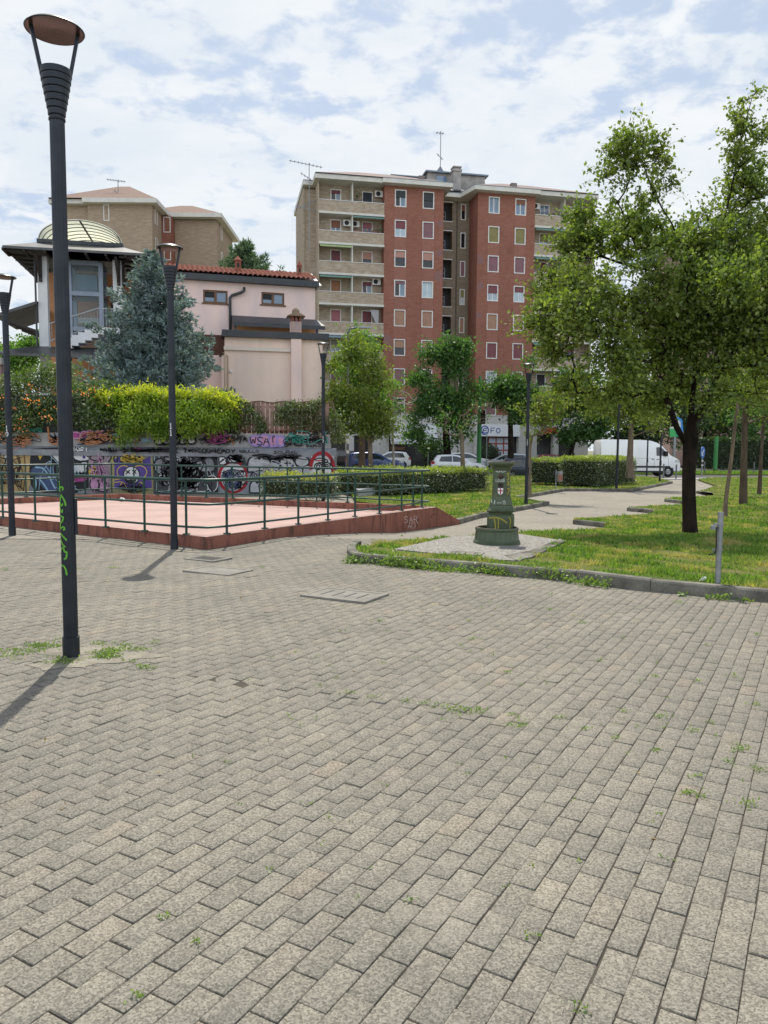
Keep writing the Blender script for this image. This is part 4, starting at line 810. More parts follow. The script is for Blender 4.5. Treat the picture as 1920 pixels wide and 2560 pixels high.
# ================================================================ PINK HOUSE
PINKW = M('pink_render', (.82, .62, .55), (.68, .54, .52), .9, .9, 0, .2, 30, .2, 0, (1, 1, .4)); PINKW2 = M('peach_render', (.82, .64, .54), (.66, .53, .47), .7, .9, 0, .2, 30, .2, 0, (1, 1, .35))
DKG = M('dark_fascia', (.035, .04, .048), (.05, .055, .06), 3, .5); ORW = M('orange_render', (.66, .33, .17), (.58, .28, .14), 1.2, .9)
def rooftile_mesh(u0, u1, v0, z0, run, rise, rows=9, per=.25):
    nu = int((u1-u0)/per)*8; us = np.linspace(u0, u1, nu+1); V = []; 
    prof = np.abs(np.sin((us-u0)/per*math.pi))**.7*.10
    ts = []
    for r_ in range(rows): ts += [(r_/rows, .025), ((r_+1)/rows-.002, .0)]
    for tt, dz in ts: V += [(u, v0+run*tt, z0+rise*tt+p_+dz*1.2) for u, p_ in zip(us, prof)]
    n = nu+1; F = [(j*n+i, j*n+i+1, (j+1)*n+i+1, (j+1)*n+i) for j in range(len(ts)-1) for i in range(nu)]
    return V, F
TERR = M('roof_terracotta', (.31, .105, .07), (.19, .07, .05), 7, .85, 0, .3, 20, .2, .2)
ph = thing('pink_house', 'pink rendered house with red barrel tile roof and black downpipe', 'house', (-10.75, 40, 0), R(15.5))
zE = P(437, 692, 40).z; Lh = 7.25
mb = MB(); wh = [P(x, y, 40.4).z for x, y in ((541, 722), (541, 756))]
wu = lambda px, Yd=41: ((px-960)/1920*Yd+10.75)/math.cos(R(15.5))
hs = [(wu(512, 40.3), wu(571, 40.5), P(541, 757, 40.4).z, P(541, 724, 40.4).z), (wu(655, 41.1), wu(712, 41.5), P(683, 762, 41.3).z, P(683, 731, 41.3).z)]
wall_holes(mb, -1.7, Lh, -.4, zE, 0, hs, .25); mb.box(-1.7, -1.6, .01, 8, -.4, zE); mb.add([(Lh, 0, -.4), (Lh, 7, -.4), (Lh, 7, zE), (Lh, 0, zE)], [(0, 1, 2, 3)]); mb.build('wall', PINKW, ph)
WOOD = M('brown_wood', (.16, .085, .045), (.12, .065, .035), 4, .6)
for a, b, c, d in hs:
    mb = MB(); s = .09
    for x0, x1, z0, z1 in ((a, b, d-s, d), (a, b, c, c+s), (a, a+s, c+s, d-s), (b-s, b, c+s, d-s), ((a+b)/2-.06, (a+b)/2+.06, c+s, d-s)): mb.box(x0, x1, .04, .14, z0, z1)
    mb.box(a-.08, b+.08, -.07, .05, c-.06, c+.0); f = mb.build('window', WOOD, ph)
    MB().box(a+s, b-s, .10, .12, c+s, d-s).build('pane', GLS['blue'], f); MB().box(a+s, (a+b)/2-.06, .085, .095, d-s-.28, d-s).build('blind', DARK, f)
MB().box(-1.85, Lh+.15, -.35, 6, zE-.12, zE+.185).build('fascia', DKG, ph)
V, F = rooftile_mesh(-1.85, Lh+.1, -.4, zE+.2, 3.0, .95); np_obj('roof', V, F, TERR, ph, True)
MB().prism([(-.4, zE-.05), (2.6, zE+1.2), (2.6, zE+.9), (0, zE-.2)], Lh+.1, Lh+.28, Matrix(((0, 0, 1, 0), (1, 0, 0, 0), (0, 1, 0, 0), (0, 0, 0, 1)))).build('verge_board', M('light_flashing', (.45, .47, .48), rough=.5), ph)
MB().prism([(-.02, zE+.19), (2.55, zE+1.05), (2.55, zE+.19)], -1.8, Lh+.05, Matrix(((0, 0, 1, 0), (1, 0, 0, 0), (0, 1, 0, 0), (0, 0, 0, 1)))).build('gable', PINKW, ph)
def pot_chimney(u, v, z, h, s, parent):
    c = MB().box(-s/2, s/2, -s/2, s/2, 0, h).build('chimney', TERR, parent); c.location = (u, v, z)
    mb = MB(); mb.lathe([(s*.75, h), (s*.72, h+.06), (.02, h+.28), (0, h+.28)], 10); mb.build('chimney_cap', TERR, c)
    MB().box(-s*.22, s*.22, -s*.51, s*.51, h*.55, h*.85).build('vent_hole', DARK, c)
pot_chimney(wu(620, 43), .9, zE+.45, .75, .3, ph); pot_chimney(wu(763, 43), 1.1, zE+.5, .7, .2, ph)
dpx = wu(577, 40.6); zd = lambda y: P(590, y, 40.7).z
MB().tube([(wu(613, 40.9), -.12, zd(718)), (wu(612, 40.9), -.2, zd(727)), (wu(606, 40.9), -.2, zd(731)), (wu(583, 40.7), -.13, zd(739)), (dpx, -.12, zd(745)), (dpx, -.12, zd(838))], .075, 10).build('downpipe', DKG, ph, smooth=True)
# porch over the terrace
za = P(690, 795, 40.9).z; u0, u1 = wu(580, 40.6), wu(790, 41.6)
mb = MB(); mb.add([(u0, .0, za+.1), (u1, .0, za+.1), (u1+.2, -1.3, za-.42), (u0, -1.3, za-.42), (u0, .0, za-.05), (u1, .0, za-.05), (u1+.2, -1.3, za-.62), (u0, -1.3, za-.62)], [(0, 1, 2, 3), (4, 7, 6, 5), (3, 2, 6, 7), (0, 3, 7, 4), (1, 5, 6, 2)]); mb.build('porch_roof', DKG, ph)
MB().box(u0+.1, u1-.1, -.02, .0, za-2.6, za-.1).build('terrace_wall', ORW, ph)
for u in (u0+.12, u1-.2): MB().bar((u, -1.1, za-2), (u, -1.1, za-.5), .12).build('porch_post', DKG, ph)
MB().box(wu(690), wu(715), -.05, -.025, za-1.25, za-1.15).build('wall_lamp', DARK, ph)
# annex
an = thing('annex', 'windowless peach rendered annex with black coping and tall pale chimney', 'house', (-6.79, 33, 0), R(13)); zA = P(562, 842, 33).z
wa = lambda px, Yd=33.5: ((px-960)/1920*Yd+6.79)/math.cos(R(13)); LA = wa(806, 34)
mb = MB(); mb.box(0, LA, 0, 7.5, -.4, zA); mb.build('wall', PINKW2, an)
MB().box(-.12, LA+.25, -.25, 7.5, zA, zA+.27).build('coping', DKG, an)
c0, c1 = wa(726), wa(751); zc_ = P(738, 805, 33.6).z
ch = MB().box(c0, c1, -.22, 0, -.4, zc_).build('chimney', PINKW, an); MB().box(c0, c1, -.22, .26, zA+.27, zc_).build('chimney_shaft', PINKW, ch)
mb = MB()
for x in (c0+.02, (c0+c1)/2-.04, c1-.1): mb.box(x, x+.08, -.2, .24, zc_, zc_+.22)
mb.build('chimney_pot', TERR, ch)
mb = MB(); cx = (c0+c1)/2; mb.add([(c0-.16, -.36, zc_+.22), (c1+.16, -.36, zc_+.22), (c1+.16, .4, zc_+.22), (c0-.16, .4, zc_+.22), (cx, -.36, zc_+.42), (cx, .4, zc_+.42)], [(0, 1, 4), (1, 2, 5, 4), (2, 3, 5), (3, 0, 4, 5), (0, 3, 2, 1)]); mb.lathe([(.16, .38), (.16, .5), (.1, .58), (0, .6)], 10, (cx, 0, zc_)); mb.build('chimney_cap', M('old_tile', (.3, .2, .14), (.2, .16, .12), 8, .9), ch)
MB().box(-.05, c0-.01, -.12, -.0, zA-.55, zA-.40).build('cornice', M('pale_cornice', (.66, .58, .52), rough=.8), an)
for i, x in enumerate((wa(570), wa(578))): MB().tube([(-.1, -.03, zA-.68-.1*i), (x, -.05, zA-.68-.1*i), (x, -.05, 1.5)], .03, 8).build('pipe', M('beige_pipe', (.55, .42, .3), rough=.6), an, smooth=True)
MB().lathe([(.07, 0), (.06, .1), (0, .1)], 12, M=Matrix.Translation((wa(584), 0, P(584, 928, 33).z)) @ Matrix.Rotation(R(90), 4, 'X')).build('security_camera', WHITEW, an)
mb = MB(); mb.box(-1.25, -.02, .3, .4, P(540, 888, 33.3).z, P(540, 838, 33.3).z); mb.build('shutter_wall', M('brown_slats', (.16, .07, .05), (.1, .045, .035), 9, .8), an)
# ================================================================ TOWER WITH LIFT
tw = thing('stair_tower', 'white stair tower with black hipped roof, glass lift and cream vaulted skylight', 'tower', (-17.75, 40, 0), R(12)); WR = M('white_render', (.70, .71, .72), (.6, .61, .62), 1.2, .9)
zt = P(195, 640, 40).z; tz = lambda y: P(150, y, 40).z; WT = 4.1
for u, n_ in ((0, 'pier'), (WT-.45, 'pier')): MB().box(u, u+.45, 0, .45, -.4, zt).build(n_, WR, tw)
for u in (0, WT-.45): MB().box(u, u+.45, 3.6, 4.05, -.4, zt).build('pier', WR, tw)
MB().box(.0, WT+1.0, 2.7, 3.0, -.4, zt-.25).build('rear_wall', ORW, tw)
MB().box(.46, WT-.46, 1.9, 2.69, tz(790), tz(775)).build('landing', TRIM, tw); MB().box(.46, WT-.46, 1.95, 2.69, tz(650), tz(640)).build('landing', TRIM, tw)
MB().box(WT-.9, WT-.5, 2.62, 2.69, tz(790), tz(680)).build('door', M('dark_door', (.05, .03, .025), rough=.5), tw)
o_ = 1.3; mb = MB(); a = -o_; b = WT+o_; c = 4.05+o_
mb.add([(a, a, zt), (b, a, zt), (b, c, zt), (a, c, zt), (a, a, zt+.12), (b, a, zt+.12), (b, c, zt+.12), (a, c, zt+.12), (.0, .3, zt+.75), (WT, .3, zt+.75), (WT, 3.8, zt+.75), (0, 3.8, zt+.75)], [(0, 1, 5, 4), (1, 2, 6, 5), (2, 3, 7, 6), (3, 0, 4, 7), (4, 5, 9, 8), (5, 6, 10, 9), (6, 7, 11, 10), (7, 4, 8, 11), (8, 9, 10, 11)]); mb.build('roof', M('black_sheet', (.06, .062, .066), (.1, .1, .1), 1.5, .42, .3), tw)
TIM = M('dark_timber', (.035, .028, .026), rough=.7)
for i in range(8):
    x = a+(b-a)*i/7; MB().bar((x, a+.05, zt-.03), (x, 0, zt-.06), .1, .12).build('rafter', TIM, tw)
for y in np.linspace(a+.3, c-.3, 7): MB().bar((a+.05, y, zt-.03), (0, y, zt-.06), .1, .12).build('rafter', TIM, tw); MB().bar((b-.05, y, zt-.03), (WT, y, zt-.06), .1, .12).build('rafter', TIM, tw)
for x, y in ((.15, 0), (WT-.15, 0), (0, .2), (WT, .2)):
    d = Vector((0, -1, 0)) if y == 0 else (Vector((-1, 0, 0)) if x == 0 else Vector((1, 0, 0))); q = Vector((x, y, zt))
    mb = MB(); mb.bar(q+d*.04+Vector((0, 0, -1.3)), q+d*.04, .16); mb.bar(q+d*.05+Vector((0, 0, -1.1)), q+d*1.1+Vector((0, 0, -.1)), .13); mb.build('bracket', MATS['dark_timber'], tw)
z0 = zt+.75; MB().box(-.05, WT+.05, .25, 5.0, z0, z0+.18).build('kerb_frame', DKG, tw)
hv = P(200, 552, 41).z-z0-.18; mb = MB(); na = 24; CREAM, t, o = newmat('cream_polycarbonate'); t.links.new(nd(t, 'ShaderNodeMixShader', i_0=.75, i_1=nd(t, 'ShaderNodeBsdfDiffuse', i_Color=(.88, .88, .80, 1)).outputs[0], i_2=nd(t, 'ShaderNodeBsdfTranslucent', i_Color=(.90, .90, .80, 1)).outputs[0]).outputs[0], o.inputs[0])
rg = []
for y in np.linspace(.35, 4.9, 2):
    rg.append([Vector((WT/2+(WT/2)*math.cos(math.pi*(1-j/na)), y, z0+.18+hv*math.sin(math.pi*j/na))) for j in range(na+1)])
V = [p_ for r_ in rg for p_ in r_]; F = [(j, j+1, na+1+j+1, na+1+j) for j in range(na)]
so = MB().add(V, F).build('skylight', CREAM, tw, smooth=True); sm = so.modifiers.new('t', 'SOLIDIFY'); sm.thickness = .04
for y in np.linspace(.35, 4.9, 8): MB().tube([(WT/2+(WT/2-.06)*math.cos(math.pi*(1-j/na)), y, z0+.18+(hv-.06)*math.sin(math.pi*j/na)) for j in range(na+1)], .022, 6).build('skylight_rib', DKG, so)
MB().bar((WT/2, .3, z0+.15+hv-.05), (WT/2, 4.95, z0+.15+hv-.05), .07).build('ridge_bar', DKG, so)
# lift shaft of steel and glass
STEEL = M('blue_grey_steel', (.24, .28, .34), (.2, .24, .3), 3, .45, .3); x0, x1, y0, y1 = 1.45, 3.0, .5, 1.9; sh = MB()
for x in (x0, x1):
    for y in (y0, y1): sh.box(x-.11, x+.11, y-.11, y+.11, tz(880), tz(645))
for z in (tz(646), tz(725), tz(815), tz(880)):
    for y in (y0, y1): sh.box(x0+.11, x1-.11, y-.1, y+.1, z-.12, z+.1)
    for x in (x0, x1): sh.box(x-.1, x+.1, y0+.11, y1-.11, z-.12, z+.1)
lf = sh.build('lift_frame', STEEL, tw)
GT_, t, o = newmat('clear_glass'); princ(t, o, (.75, .85, .88), .03, 0, None, .6, **{'Transmission Weight': .93, 'IOR': 1.15})
for za_, zb_ in ((tz(880), tz(815)), (tz(815), tz(725)), (tz(725), tz(646))):
    MB().box(x0+.12, x1-.12, y0-.015, y0+.0, za_+.1, zb_-.12).build('glass_panel', GT_, lf); MB().box(x1-.015, x1, y0+.12, y1-.12, za_+.1, zb_-.12).build('glass_panel', GT_, lf)
MB().box(x0+.25, x1-.25, .9, 1.7, tz(725), tz(672)).build('lift_cabin', M('cabin_blue', (.12, .2, .3), (.2, .26, .32), 1, .4), lf)
# outside stair
mb = MB(); ns = 6; xs0, xs1 = 1.1, 3.0; za_, zb_ = tz(862), tz(820)
for i in range(ns):
    x = xs0+(xs1-xs0)*i/ns; mb.box(x, xs0+(xs1-xs0)*(i+1)/ns, -1.0, -.1, za_-.25+(zb_-za_)*max(0, i-1)/ns, za_+(zb_-za_)*(i+1)/ns)
mb.box(xs1, WT-.02, -1.0, -.1, zb_-.35, zb_); mb.build('stair', WR, tw)
mb = MB(); HR = .95
mb.bar((xs0-.4, -.95, za_+HR), (xs1, -.95, zb_+HR), .05); mb.bar((xs1, -.95, zb_+HR), (WT, -.95, zb_+HR), .05); mb.bar((xs0-.4, -.95, za_+.1), (xs1, -.95, zb_+.1), .035); mb.bar((xs0-.4, -.95, za_-.25), (xs0-.4, -.95, za_+HR), .05)
for i in range(15): f = i/14; mb.bar((xs0-.3+(xs1-xs0+.3)*f, -.95, za_+(zb_-za_)*f), (xs0-.3+(xs1-xs0+.3)*f, -.95, za_+HR+(zb_-za_)*f), .018)
for i in range(9): x = xs1+(WT-xs1)*i/8; mb.bar((x, -.95, zb_), (x, -.95, zb_+HR), .02)
mb.build('stair_rail', GALV, tw)
mb = MB(); zb_ = tz(775)
for i in range(16): mb.bar((.5+.07*i, 1.9, zb_), (.5+.07*i, 1.9, zb_+1.1), .018)
mb.bar((.5, 1.9, zb_+1.1), (1.6, 1.9, zb_+1.1), .05); mb.build('landing_rail', M('rust_rail', (.22, .1, .07), rough=.6), tw)
# lower roofs
mb = MB(); zl = tz(755); mb.add([(-2.0, -.3, zl-.75), (0, -.3, zl), (0, 4, zl), (-2.0, 4, zl-.75), (-2.0, -.3, zl-.9), (0, -.3, zl-.15), (0, 4, zl-.15), (-2.0, 4, zl-.9)], [(0, 1, 2, 3), (4, 7, 6, 5), (0, 4, 5, 1), (0, 3, 7, 4), (2, 6, 7, 3)]); mb.build('side_roof', MATS['black_sheet'], tw)
for y in (0, 1.3, 2.6, 3.8): MB().bar((-1.7, y, zl-.95), (-.02, y, zl-1.5), .1).build('bracket', MATS['dark_timber'], tw)
mb = MB(); zl = tz(866); mb.add([(-1.7, -2.2, zl-.62), (5.3, -2.2, zl-.62), (4.6, -.02, zl), (-.3, -.02, zl), (-1.7, -2.2, zl-.75), (5.3, -2.2, zl-.75), (4.6, -.02, zl-.12), (-.3, -.02, zl-.12)], [(0, 1, 2, 3), (4, 7, 6, 5), (0, 4, 5, 1), (1, 5, 6, 2), (0, 3, 7, 4)]); mb.build('canopy', MATS['black_sheet'], tw)
for x in (-1.2, 1.8, 4.8): MB().bar((x, -1.9, 0), (x, -1.9, zl-.7), .16).build('canopy_post', MATS['dark_timber'], tw)
MB().tube([(-.1, -.05, tz(640)), (-.1, -.05, tz(865))], .05, 8).build('downpipe', DKG, tw)
gw = thing('garden_wall', 'brown garden wall with grey coping at far left behind the flowering vine', 'wall', (-22, 34, 0)); MB().box(0, 5.2, 0, .3, -.3, P(40, 912, 34).z).build('wall', M('brown_render', (.28, .2, .17), (.22, .16, .14), 1, .9), gw); zk = P(40, 912, 34).z; MB().box(-.1, 5.3, -.15, .45, zk, zk+.3).build('coping', M('grey_coping', (.33, .31, .29), rough=.9), gw)
# ================================================================ GRAFFITI WALL
WY = 26.5; wx = lambda px: (px-960-1)/1920*WY; wz = lambda px, py: P(px, py, WY).z
gwl = thing('graffiti_wall', 'long stepped concrete wall covered in graffiti, beyond the red platform', 'wall', (0, 0, 0))
GWM, t, o = newmat('sprayed_wall'); s_ = obco(t)
c_ = nmix(t, nrange(t, nnoise(t, s_, 1.1, 5, .6), .35, .65), (.25, .26, .285), (.13, .14, .16)); c_ = nmix(t, nrange(t, nnoise(t, s_, 4.5, 6, .75, 1.5), .56, .62, 0, .8), c_, (.05, .05, .055)); c_ = nmix(t, nrange(t, nnoise(t, s_, 3.1, 6, .7, 2), .62, .66, 0, .7), c_, (.42, .42, .43)); princ(t, o, c_, .85)
UPM, t, o = newmat('upper_wall_paint'); s_ = obco(t)
c_ = nmix(t, nrange(t, nnoise(t, s_, 1.5, 5, .6), .35, .65), (.40, .39, .385), (.27, .265, .265)); c_ = nmix(t, nrange(t, nnoise(t, s_, 3.5, 5, .7, 1), .64, .68, 0, .5), c_, (.42, .20, .12)); princ(t, o, c_, .88)
zl0, zl1, zu = wz(600, 1142), wz(600, 1118), wz(824, 1086); xr = wx(838.5)
MB().box(-19, xr, WY, WY+.8, -.4, zl0).build('lower_wall', GWM, gwl)
LEDG = M('ledge_grey', (.27, .28, .30), (.17, .18, .20), 2.5, .9)
mb = MB(); mb.box(-19, xr+.03, WY-.05, WY+.8, zl0, zl0+.2); mb.add([(-19, WY-.05, zl0+.2), (xr+.03, WY-.05, zl0+.2), (xr+.03, WY+.36, zl0+.32), (-19, WY+.36, zl0+.32)], [(0, 1, 2, 3)]); mb.build('ledge', LEDG, gwl)
MB().box(-19, wx(824), WY+.36, WY+.8, zl0+.2, zu).build('upper_wall', UPM, gwl)
def gcol(n, c): return M('spray_'+n, c, tuple(.75*x for x in c), 5, .8, lo=.4, hi=.7)
GK, GWH, GYE, GPU, GRD, GBL, GPK, GTL, GOC, GSI, GVI, GLB, GMG, GOR, GDG = [gcol(n, c) for n, c in (('black', (.02, .02, .024)), ('white', (.60, .61, .62)), ('yellow', (.55, .38, .06)), ('purple', (.09, .06, .25)), ('red', (.34, .02, .03)), ('blue', (.06, .09, .18)), ('pink', (.50, .26, .42)), ('teal', (.04, .28, .22)), ('ochre', (.42, .31, .14)), ('silver', (.45, .46, .49)), ('violet', (.29, .23, .5)), ('sky', (.3, .48, .58)), ('magenta', (.38, .07, .24)), ('orange', (.42, .18, .08)), ('darkgrey', (.06, .062, .07)))]
LAY = [0]
def surf(face):
    y0 = {'low': WY, 'up': WY+.36, 'fr': WY-.05}[face]; LAY[0] += 1; d = .003+.0007*LAY[0]
    return lambda px, py: (wx(px), y0-d, wz(px, py))
def fill(face, poly, mat_, name='painted_patch', k=2, edge=None, ew=2.2):
    mp = surf(face); q = smooth_line(list(poly)+[poly[0]], k) if k else poly; mb = MB(); mb.add([mp(*p_) for p_ in q], [tuple(range(len(q)))])
    mb.build(name, mat_, gwl, fix=False)
    if edge: line(face, [smooth_line(list(poly)+[poly[0]], k)], edge, ew, 'painted_outline', 0)
def line(face, strokes, mat_, w=1.6, name='spray_line', k=2):
    mp = surf(face); mb = MB()
    for st in strokes: ribbon(mb, smooth_line(st, k) if k and len(st) > 2 else st, w*1.5, mp)
    mb.build(name, mat_, gwl, fix=False)
def tagw(face, text, x, y, h, w, mat_, lw=1.8, adv=1.2, jit=.12):
    mp = surf(face); mb = MB(); write(mb, text, x, 0, -h, w, lw*1.4, lambda a, b: mp(a, y+b), adv, jit); mb.build('spray_tag', mat_, gwl, fix=False)
def ell(cx, cy, rx, ry, a0=0, a1=360, n=28): return [(cx+rx*math.cos(R(a0+(a1-a0)*i/n)), cy+ry*math.sin(R(a0+(a1-a0)*i/n))) for i in range(n+1)]
def bubble(face, boxes, fillm, edgem, ew=2.4):
    for x, y, w, h, ty in boxes:
        p_ = {'o': ell(x+w/2, y+h/2, w/2, h/2)[:-1], 'u': [(x, y+h), (x, y+h*.3), (x+w*.2, y), (x+w*.45, y), (x+w*.5, y+h*.25), (x+w*.55, y), (x+w*.85, y), (x+w, y+h*.35), (x+w, y+h)], 'b': [(x, y), (x+w*.7, y), (x+w, y+h*.3), (x+w*.8, y+h*.5), (x+w, y+h*.75), (x+w*.7, y+h), (x, y+h)], 'd': [(x, y+h), (x+w*.1, y+h*.2), (x+w*.5, y), (x+w*.9, y+h*.2), (x+w, y+h)]}[ty]
        fill(face, p_, fillm, 'bubble_letter', 2, edgem, ew)
rg2 = random.Random(11)
def scribble(face, x0, x1, y0, y1, n, mat_, w, seg=5):
    line(face, [[(rg2.uniform(x0, x1)*.5+.5*(cx_+rg2.uniform(-14, 14)), rg2.uniform(y0, y1)) for _ in range(seg)] for cx_ in [rg2.uniform(x0, x1) for _ in range(n)]], mat_, w)
# lower wall, left to right
fill('low', [(-60, 1128), (84, 1124), (80, 1190), (70, 1233), (-60, 1236)], GOC, k=0)
line('low', [ell(20, 1165, 30, 44), ell(5, 1160, 18, 24), [(45, 1125), (55, 1160), (42, 1200), (20, 1230)], [(62, 1130), (66, 1180), (58, 1228)]], M('spray_brown', (.12, .06, .03), rough=.8), 2.2)
fill('low', [(15, 1128), (30, 1126), (28, 1150), (12, 1160)], GWH); line('low', [[(0, 1130), (-5, 1170), (12, 1210)], [(30, 1175), (50, 1165), (40, 1190)]], GK, 1.8)
fill('low', [(80, 1122), (142, 1118), (225, 1118), (228, 1180), (220, 1232), (90, 1236), (72, 1200)], GK, k=1)
fill('low', [(92, 1127), (116, 1127), (102, 1150)], GYE, k=0); fill('low', [(134, 1140), (150, 1130), (150, 1158)], GWH, k=0)
fill('low', [(78, 1175), (98, 1158), (128, 1166), (140, 1190), (150, 1228), (120, 1232), (100, 1210), (86, 1190)], GBL, 'painted_swirl'); line('low', [[(90, 1168), (112, 1170), (125, 1195), (138, 1222)], [(98, 1196), (110, 1210), (120, 1228)], [(86, 1230), (92, 1205), (84, 1186)]], GLB, 2.2)
fill('low', [(180, 1138), (204, 1132), (222, 1142), (224, 1150), (196, 1152)], GWH, k=1); fill('low', ell(212, 1143, 4, 4)[:-1], GPU, k=0); line('low', [[(180, 1128), (200, 1124), (224, 1138)]], GYE, 3)
for i in range(4): fill('low', [(182+i*8, 1162), (190+i*8, 1158), (194+i*8, 1180), (186+i*8, 1182)], GWH)
fill('low', [(206, 1156), (222, 1156), (212, 1182)], GWH, k=1); fill('low', [(182, 1190), (214, 1190), (220, 1202), (180, 1206)], GMG, k=1)
fill('low', [(224, 1130), (278, 1128), (276, 1235), (222, 1235)], M('spray_mauvegrey', (.3, .24, .27), (.2, .17, .2), 3, .8), k=0); fill('low', [(222, 1178), (238, 1160), (248, 1190), (254, 1216), (232, 1210)], GYE); line('low', [ell(244, 1144, 17, 8), ell(244, 1165, 18, 8, 30, 330), [(226, 1184), (262, 1178), (268, 1183), (232, 1178)], [(226, 1200), (264, 1203)], [(228, 1192), (250, 1212)]], GK, 2.4)
fill('low', [(278, 1130), (384, 1130), (384, 1234), (276, 1234)], M('spray_olive', (.34, .30, .10), (.2, .19, .12), 3, .8), k=0); fill('low', [(288, 1148), (300, 1140), (308, 1158), (350, 1158), (378, 1138), (380, 1220), (286, 1222)], GPU, k=0)
line('low', [ell(311, 1180, 17, 16, 100, 330), ell(350, 1180, 18, 16, 200, 440), [(300, 1222), (306, 1200), (318, 1222)], [(345, 1222), (352, 1200), (362, 1222)], [(286, 1200), (304, 1196)], [(286, 1206), (304, 1204)]], GYE, 1.6)
fill('low', ell(330, 1188, 20, 22)[:-1], GWH, 'painted_face', 0, GK, 1.8); line('low', [[(316, 1176), (326, 1184)], [(326, 1175), (316, 1185)], [(332, 1175), (342, 1184)], [(342, 1174), (333, 1185)]], GK, 2); fill('low', [(312, 1194), (344, 1192), (340, 1206), (328, 1210), (316, 1206)], GK, k=1); fill('low', [(318, 1193), (326, 1193), (325, 1199), (319, 1199)], GWH, k=0); fill('low', [(330, 1193), (337, 1193), (336, 1199), (331, 1199)], GWH, k=0)
tagw('low', '2025', 271, 1156, 20, 11, GK, 2.4, 1.35, .1); tagw('low', 'SAW', 324, 1150, 18, 10, GK, 2.2, 1.2, .25)
fill('low', [(384, 1130), (545, 1132), (548, 1234), (384, 1234)], GDG, k=0); bubble('low', [(388, 1138, 14, 30, 'b'), (402, 1152, 42, 78, 'd'), (446, 1158, 46, 72, 'u'), (490, 1160, 46, 70, 'u')], M('spray_smoke', (.09, .09, .1), (.05, .05, .055), 3, .8), GLB, 1.6)
scribble('low', 400, 540, 1135, 1160, 10, GSI, 1.8); scribble('low', 410, 540, 1180, 1230, 16, GK, 2.0, 6); scribble('low', 400, 540, 1150, 1228, 9, GSI, 1.0); scribble('low', 440, 560, 1132, 1150, 9, GK, 3)
fill('low', [(546, 1140), (620, 1140), (628, 1234), (546, 1234)], M('spray_bluegrey', (.27, .29, .32), (.17, .18, .2), 4, .8), k=0); fill('low', ell(584, 1192, 35, 38)[:-1], GWH, 'painted_face', 0, GRD, 5); fill('low', [(555, 1200), (575, 1205), (610, 1198), (600, 1225), (575, 1230)], GSI, k=1)
line('low', [[(556, 1182), (580, 1172), (612, 1180)], [(560, 1190), (585, 1184), (600, 1195)], [(570, 1205), (580, 1215), (596, 1206), (604, 1215)], ell(606, 1184, 10, 8), ell(606, 1184, 4, 4)], GK, 1.8); tagw('low', 'CODDO', 560, 1187, 8, 7, GK, 1.6, 1.2, .1); scribble('low', 590, 615, 1200, 1225, 5, GK, 2.4); fill('low', [(604, 1165), (612, 1140), (620, 1165)], GDG, k=0)
fill('low', [(618, 1140), (776, 1136), (772, 1234), (622, 1234)], M('spray_paleblue', (.26, .27, .30), (.17, .18, .2), 4, .8), k=0)
bubble('low', [(620, 1140, 58, 40, 'u'), (672, 1154, 30, 28, 'o'), (700, 1140, 36, 32, 'o'), (738, 1140, 36, 28, 'o')], GSI, GK, 3); bubble('low', [(626, 1176, 46, 40, 'o'), (664, 1172, 36, 28, 'd'), (690, 1168, 40, 30, 'd'), (722, 1166, 42, 30, 'd'), (756, 1162, 26, 30, 'd')], M('spray_silver_dark', (.38, .39, .42), (.3, .31, .33), 5, .8), GK, 1.8)
line('low', [[(634, 1138), (660, 1134), (690, 1142)], [(690, 1146), (710, 1134), (735, 1144)], ell(640, 1188, 9, 8), ell(640, 1188, 4, 4), [(712, 1158), (728, 1158)], [(718, 1148), (719, 1166)]], GK, 1.8); scribble('low', 625, 770, 1200, 1230, 8, GK, 1.6)
fill('low', [(778, 1140), (836, 1140), (836, 1232), (776, 1232)], GSI, k=0); line('low', [ell(806, 1168, 28, 36, 170, 395)], GRD, 6); fill('low', ell(806, 1172, 24, 30)[:-1], GWH, k=0); line('low', [[(786, 1150), (800, 1144), (822, 1150), (816, 1158), (796, 1156)], ell(796, 1166, 9, 8), ell(796, 1166, 4, 4), ell(818, 1164, 8, 8), ell(818, 1164, 3, 3), [(788, 1190), (806, 1196), (826, 1188)], [(832, 1146), (826, 1160), (834, 1168), (828, 1184)]], GK, 2.2); line('low', [[(790, 1152), (815, 1150)], [(824, 1170), (838, 1180)]], GRD, 2)
# ledge face
tagw('fr', 'WABU BIRCA UIBODA', 254, 1129, 9, 9, GK, 2.8, 1.22, .2); tagw('fr', 'TWNCOON', 462, 1131, 9, 9, GK, 2.7, 1.3, .15); tagw('fr', 'WERDY', 534, 1132, 9, 9, GK, 2.2, 1.3, .2); tagw('fr', 'SBULLO', 600, 1131, 6, 7, GK, 1.2, 1.2, .1); tagw('fr', 'ROSI', 185, 1127, 8, 8, GWH, 1.6, 1.3, .2); tagw('fr', 'SOLRAL', 686, 1134, 7, 8, GK, 1.2, 1.3, .2); tagw('fr', 'WABE', 400, 1130, 8, 10, GK, 2.4, 1.3, .2)
fill('fr', [(340, 1120), (358, 1120), (356, 1130), (342, 1130)], GMG, k=0)
